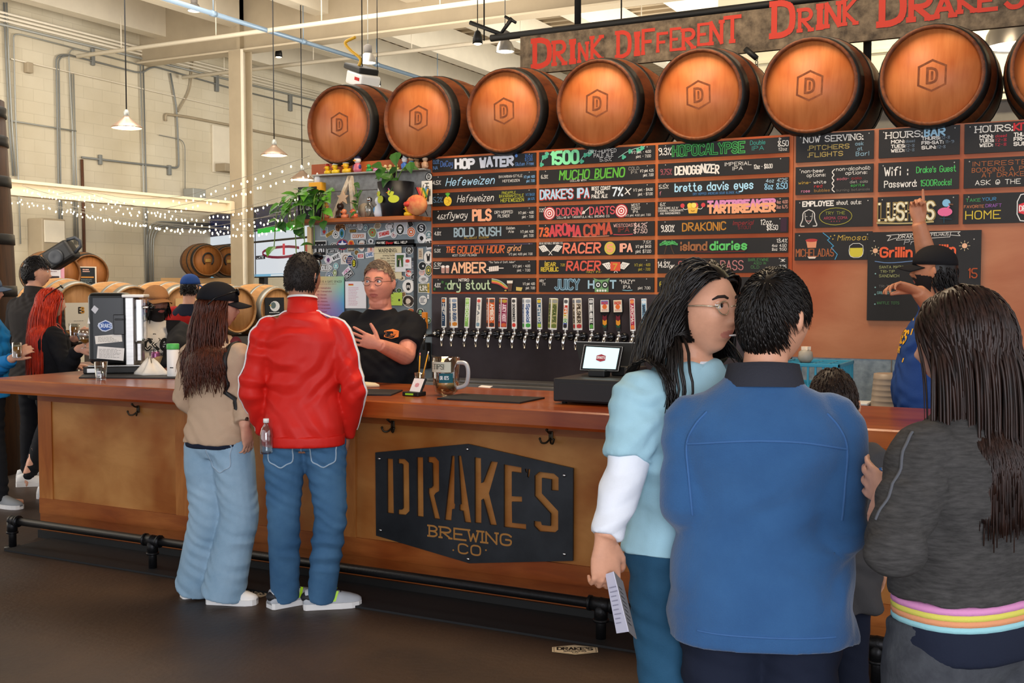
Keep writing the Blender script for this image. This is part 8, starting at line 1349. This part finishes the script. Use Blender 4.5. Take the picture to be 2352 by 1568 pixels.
for x, y, l in ((425, 712, 'pale barrel with orange poster behind the bearded staff man'), (548, 712, 'pale barrel with bare head just behind the black cap'), (640, 712, 'pale barrel with a bird poster left of the red jacket man'), (310, 716, 'pale barrel behind the drink dispenser')): lay(tb0, x, y, 13.5 + (x - 425) * .006, 100, l, False)
lay(wb0, 207, 628, 15.4, 112, 'brown barrel with black poster on the upper row at left', True); lay(wb0, 140, 628, 14.5, 112, 'brown barrel with pink poster on the upper row at left', False)
for x, y, dep, l in ((478, 598, 19.2, 'left whiskey barrel with a horseshoe on the wooden rack'), (527, 600, 20.0, 'right whiskey barrel with a horseshoe on the wooden rack')):
    t = lay(wb0, x, y, dep, 122, l, False); q = MB(); q.tube([(.09 * math.cos(a), -.004, .02 + .11 * math.sin(a)) for a in [-.9 + 4.94 * j / 16 for j in range(17)]], .014, 6); q.build('horseshoe', M_hoop, t); q = MB(); q.bbox((-.05, -.008, -.03), (.05, 0, .03), .004); q.build('badge', mat('old_brass', 'a07a3a', .4, .6), t)
# lower tier and rack that carry the pale barrels
q = MB(); a = DP(120, 772, 13.9); b2 = DP(720, 772, 13.2)
def rail(p, q2, wd, h, mb): d = (q2 - p).normalized(); s = V((-d.y, d.x, 0)) * wd / 2; mb.rings([[p - s, p + s, p + s + V((0, 0, h)), p - s + V((0, 0, h))], [q2 - s, q2 + s, q2 + s + V((0, 0, h)), q2 - s + V((0, 0, h))]], True, True, False)
zr2 = DP(425, 712, 13.5).z - .352
for off, l in ((0, 'front'), (.5, 'back')):
    q = MB(); s = V((-.9, .15, 0)).normalized() * (off + .12); p1, p2 = DP(110, 700, 11.7) + s, DP(720, 700, 15.3) + s; p1.z = p2.z = zr2 - .1; rail(p1, p2, .09, .1, q); n = 7
    for i in range(n): c = p1.lerp(p2, i / (n - 1)); q.box((c.x - .04, c.y - .04, 0), (c.x + .04, c.y + .04, zr2 - .1))
    tag(q.build('barrel_rack', mat('rack_steel', '3a322a', .6)), '%s frame of the long rack under the pale barrels' % l, 'rack')
q = MB(); p = DP(500, 640, 18.2)
for x, z0 in ((376, 650), (452, 650), (520, 650), (541, 650)): c = DP(x, z0, 19.5); q.box((c.x - .05, c.y - .05, 0), (c.x + .05, c.y + .05, c.z))
for y, dep in ((650, 19.3), (651, 19.8)): rail(DP(370, y, dep), DP(546, y, dep + .3), .08, .09, q)
tag(q.build('barrel_stand', mat('pine_stand', 'b08a5a', .7)), 'wooden stand carrying the two horseshoe barrels', 'stand')
c = DP(400, 662, 19.5); q = MB(); q.box((c.x - .5, c.y - .2, c.z - .12), (c.x + .5, c.y + .3, c.z - .06)); tag(q.build('stand_shelf', mat('pine_stand', 'b08a5a', .7)), 'plank shelf below the left horseshoe barrel', 'shelf')
zr3 = DP(207, 628, 15.4).z - .31; q = MB(); p1, p2 = DP(90, 700, 15.1), DP(240, 700, 15.9)
for off in (.25, .65):
    s = V((-.9, .35, 0)).normalized() * off; a, b2 = p1 + s, p2 + s; a.z = b2.z = zr3 - .07; rail(a, b2, .08, .07, q)
    for c in (a, b2): q.box((c.x - .04, c.y - .04, 0), (c.x + .04, c.y + .04, zr3 - .07))
tag(q.build('barrel_rack', mat('rack_steel', '3a322a', .6)), 'tall rack under the two upper brown barrels at left', 'rack')
def poster2(x, y, w2, h2, hd, az, label, fn, c, name='poster'):
    n = V((math.sin(math.radians(az)), math.cos(math.radians(az)), 0)); hp = DP(*hd) + n * .004; ry = ray(x, y); dep = (hp - CAM).dot(n) / ry.dot(n); p = CAM + ry * dep; ux = V((-n.y, n.x, 0)); ww, hh = w2 * dep / FPX / max(.3, abs(ux.dot(_r))), h2 * dep / FPX; t = thing(name, p, label, 'poster'); q = MB(); o = -ux * (ww / 2) - V((0, 0, hh / 2)); q.rings([[o + ux * a * ww + V((0, 0, b3 * hh)) + n * e for a, b3 in ((0, 0), (1, 0), (1, 1), (0, 1))] for e in (0, .01)], True, True, False); q.build('sheet', paint(c), t); d = Decal(p + o + n * .0105, ux, (0, 0, 1), base=.001); fn(d, ww, hh); d.build('print', t); return t
poster2(200, 636, 32, 48, (207, 628, 15.4), 112, 'black framed beer list on the upper barrel left of the rusty pipe', lambda d, w, h: (d.rect(w * .08, h * .05, w * .92, h * .95, '22262a'), d.scrib(w * .25, h * .72, w * .75, h * .9, 2, 'e0b0a0', 2, .5), d.rect(w * .15, h * .46, w * .85, h * .52, 'c8873a'), d.scrib(w * .15, h * .12, w * .8, h * .42, 4, '8a9a9a', 3, .3)), 'd8cbb8')
poster2(130, 634, 26, 42, (140, 628, 14.5), 112, 'pink poster on the upper barrel beside the dark haired man', lambda d, w, h: (d.rect(w * .0, h * .1, w * .75, h * .9, 'ece4e4'), d.rect(w * .05, h * .12, w * .65, h * .5, '3a3034'), d.scrib(w * .1, h * .7, w * .7, h * .8, 1, '8a6a6a', 2)), 'e0a0b0')
poster2(428, 726, 36, 82, (425, 712, 13.5), 100, 'orange poster with white letters on the pale barrel head left of the woman', lambda d, w, h: (d.rect(w * .05, h * .4, w * .95, h * .8, 'd89a3a'), d.disc(w * .5, h * .6, w * .28, 'c87828', 14), d.t('LO', w * .12, h * .22, h * .1, 'f0ece4', w * .5, wt=.2), d.t('OK', w * .12, h * .06, h * .1, 'f0ece4', w * .5, wt=.2)), 'd8b078')
poster2(630, 703, 34, 40, (640, 712, 14.79), 100, 'black poster with white bird left of the red jacket man', lambda d, w, h: (d.disc(w * .5, h * .5, w * .26, 'd8d8d8', 14, h * .3), d.disc(w * .42, h * .55, w * .14, '5a6a6a', 10), d.poly([(w * .3, h * .6), (w * .18, h * .55), (w * .32, h * .5)], 'c8a03a'), d.scrib(w * .2, h * .08, w * .8, h * .2, 1, 'c8c8c8', 3)), '1a1c1e')
poster2(180, 726, 40, 62, (186, 712, 12.07), 100, 'cream hanging flag with a black B on the pale barrel behind red haired woman', lambda d, w, h: (d.t('B', w * .5, h * .62, h * .2, '2a2018', w * .16, wt=.25), d.t('3', w * .58, h * .62, h * .2, 'c88a2a', w * .12, wt=.2), d.scrib(w * .3, h * .3, w * .85, h * .36, 1, '9a948a', 2)), 'ddd4c2', 'hanging_flag')
t = thing('party_speaker', DP(150, 604, 14.2), 'black portable speaker with handle lying on the upper barrels', 'speaker'); M = Matrix.Rotation(math.radians(30), 4, 'Z') @ Matrix.Rotation(math.radians(-32), 4, 'Y'); q = MB(); q.bbox((-.17, -.14, -.02), (.2, .14, .24), .05, M, 3); q.build('body', M_black, t); q = MB(); q.lathe([(.1, 0), (.1, .012), (.07, .02), (.02, .01)], 20, M @ Matrix.Translation((-.02, -.142, .1)) @ Matrix.Rotation(PI / 2, 4, 'X')); q.build('woofer', mat('speaker_grey', '2c3036', .5), t)
q = MB(); q.tube([M @ V(v) for v in ((.2, -.08, .03), (.3, -.08, .06), (.33, -.08, .12), (.3, -.08, .19), (.2, -.08, .22))], .022, 8); q.build('handle', mat('speaker_grey', '2c3036', .5), t)
# tall wooden tank at the left edge
p = DP(-66, 560, 9.7); t = thing('wooden_tank', (p.x, p.y, 0), 'tall upright wooden tank with dark hoops at the left picture edge', 'tank'); q = MB(); R0 = .36; q.lathe([(R0 * 1.0, 0), (R0, 1.2), (R0 * .93, 2.2), (R0 * .8, 3.25), (R0 * .78, 3.25)], 40); q.build('staves', wood('tank_wood', '5a3a20', '3a2412', 2, (9, 9, .8), .6, bump=.3), t)
for z in (1.55, 2.0, 2.5, 2.85, 3.1): rr = R0 * (1 - .07 * (z - 1.2)) if z < 2.2 else R0 * (.93 - .13 * (z - 2.2) / 1.05); q = MB(); q.lathe([(rr + .004, z), (rr + .012, z + .005), (rr + .008, z + .09), (rr, z + .095)], 40, None, False); q.build('hoop', M_hoop, t)
# video wall
A = [DP(484, 493, 21.5), DP(484, 640, 21.5), DP(716, 452, 17.4), DP(716, 648, 17.4)]; a, b2 = A[1].copy(), A[3].copy(); ux = (b2 - a); ux.z = 0; Wd = ux.length; ux.normalize(); uy = V((0, 0, 1)); n = ux.cross(uy); zb = a.z; Ht = A[0].z - zb
scrs = [((0, 0), 'lower left'), ((1, 0), 'lower right'), ((0, 1), 'upper left'), ((1, 1), 'upper right')]; em = lambda c: mat('screen_' + c, '101010', .3, emit=c, estr=.55)
for (i, j), l in scrs:
    o = a + ux * (i * Wd / 2) + uy * (j * Ht / 2); w2, h2 = Wd / 2 - .004, Ht / 2 - .004; t = thing('television', o, '%s screen of the video wall behind the column' % l, 'television', 'screens of the video wall'); q = MB(); q.rings([[o - o + ux * x + uy * y - n * e for x, y in ((0, 0), (w2, 0), (w2, h2), (0, h2))] for e in (.0, .06)], True, True, False); q.build('screen_body', M_blackg, t)
    d = Decal(o, ux, uy, base=.002, step=.002); bz = .02
    if j == 0:
        d.rect(bz, bz, w2 - bz, h2 - bz * .5, em('e8eef4'))
        if i == 1: d.line([(w2 * (.5 + .36 * math.cos(x)), h2 * (.68 + .14 * math.sin(x))) for x in [k * .3 for k in range(2, 20)]], h2 * .07, em('7a1e38')); d.rect(w2 * .52, h2 * .6, w2 * .56, h2 * .9, em('d83a48'))
        else: d.poly([(bz, h2 * .9), (bz, h2 * .6), (w2 * .5, h2 * .72), (w2 * .4, h2 * .95)], em('a83aa8')); 
        d.rect(bz, bz, w2 - bz, h2 * .1, em('7ab8d8')); d.rect(w2 * .3, bz * 1.3, w2 * .8, h2 * .085, em('f0f4f4')); d.rect(bz, h2 * .52, w2 * .2, h2 * .62, em('20242a')); d.t('LATE', w2 * .04, h2 * .545, h2 * .05, em('f0f0f0'), w2 * .13, wt=.2)
    else:
        d.rect(bz, bz, w2 - bz, h2 - bz, em('141c38')); d.rect(bz, bz, w2 - bz, h2 * .3, em('e0e8f0')); d.rect(w2 * (.5 if i == 0 else .05), h2 * .24, w2 * (.98 if i == 0 else .8), h2 * .38, em('2ac03a'))
        r = random.Random(i); [d.disc(w2 * r.uniform(.05, .95), h2 * r.uniform(.45, .95), h2 * .02, em(r.choice(('5a4a9a', '3a6ab8', '8a6a8a', 'b0a8b8'))), 6) for _ in range(45)]
    d.build('picture', t)
q = MB(); c = a + ux * Wd / 2; q.box((c.x - .06, c.y + .15, 0), (c.x + .06, c.y + .25, zb + Ht * .6)); tag(q.build('television_stand', M_black), 'black post behind the video wall', 'stand')
# little side table by the red haired woman
c = DP(196, 838, 9.2); t = thing('side_table', (c.x, c.y, 0), 'dark red wooden side table left of the dispenser', 'table'); q = MB(); q.bbox((-.2, -.2, c.z - .02), (.2, .2, c.z + .01), .005); q.build('table_top', mat('dark_red_wood', '6a2a1a', .4, noise=.2, nscale=4), t)
for sx in (-1, 1):
    for sy in (-1, 1): q = MB(); q.box((sx * .16 - .02, sy * .16 - .02, 0), (sx * .16 + .02, sy * .16 + .02, c.z - .02)); q.build('leg', mat('dark_red_wood', '6a2a1a', .4), t)
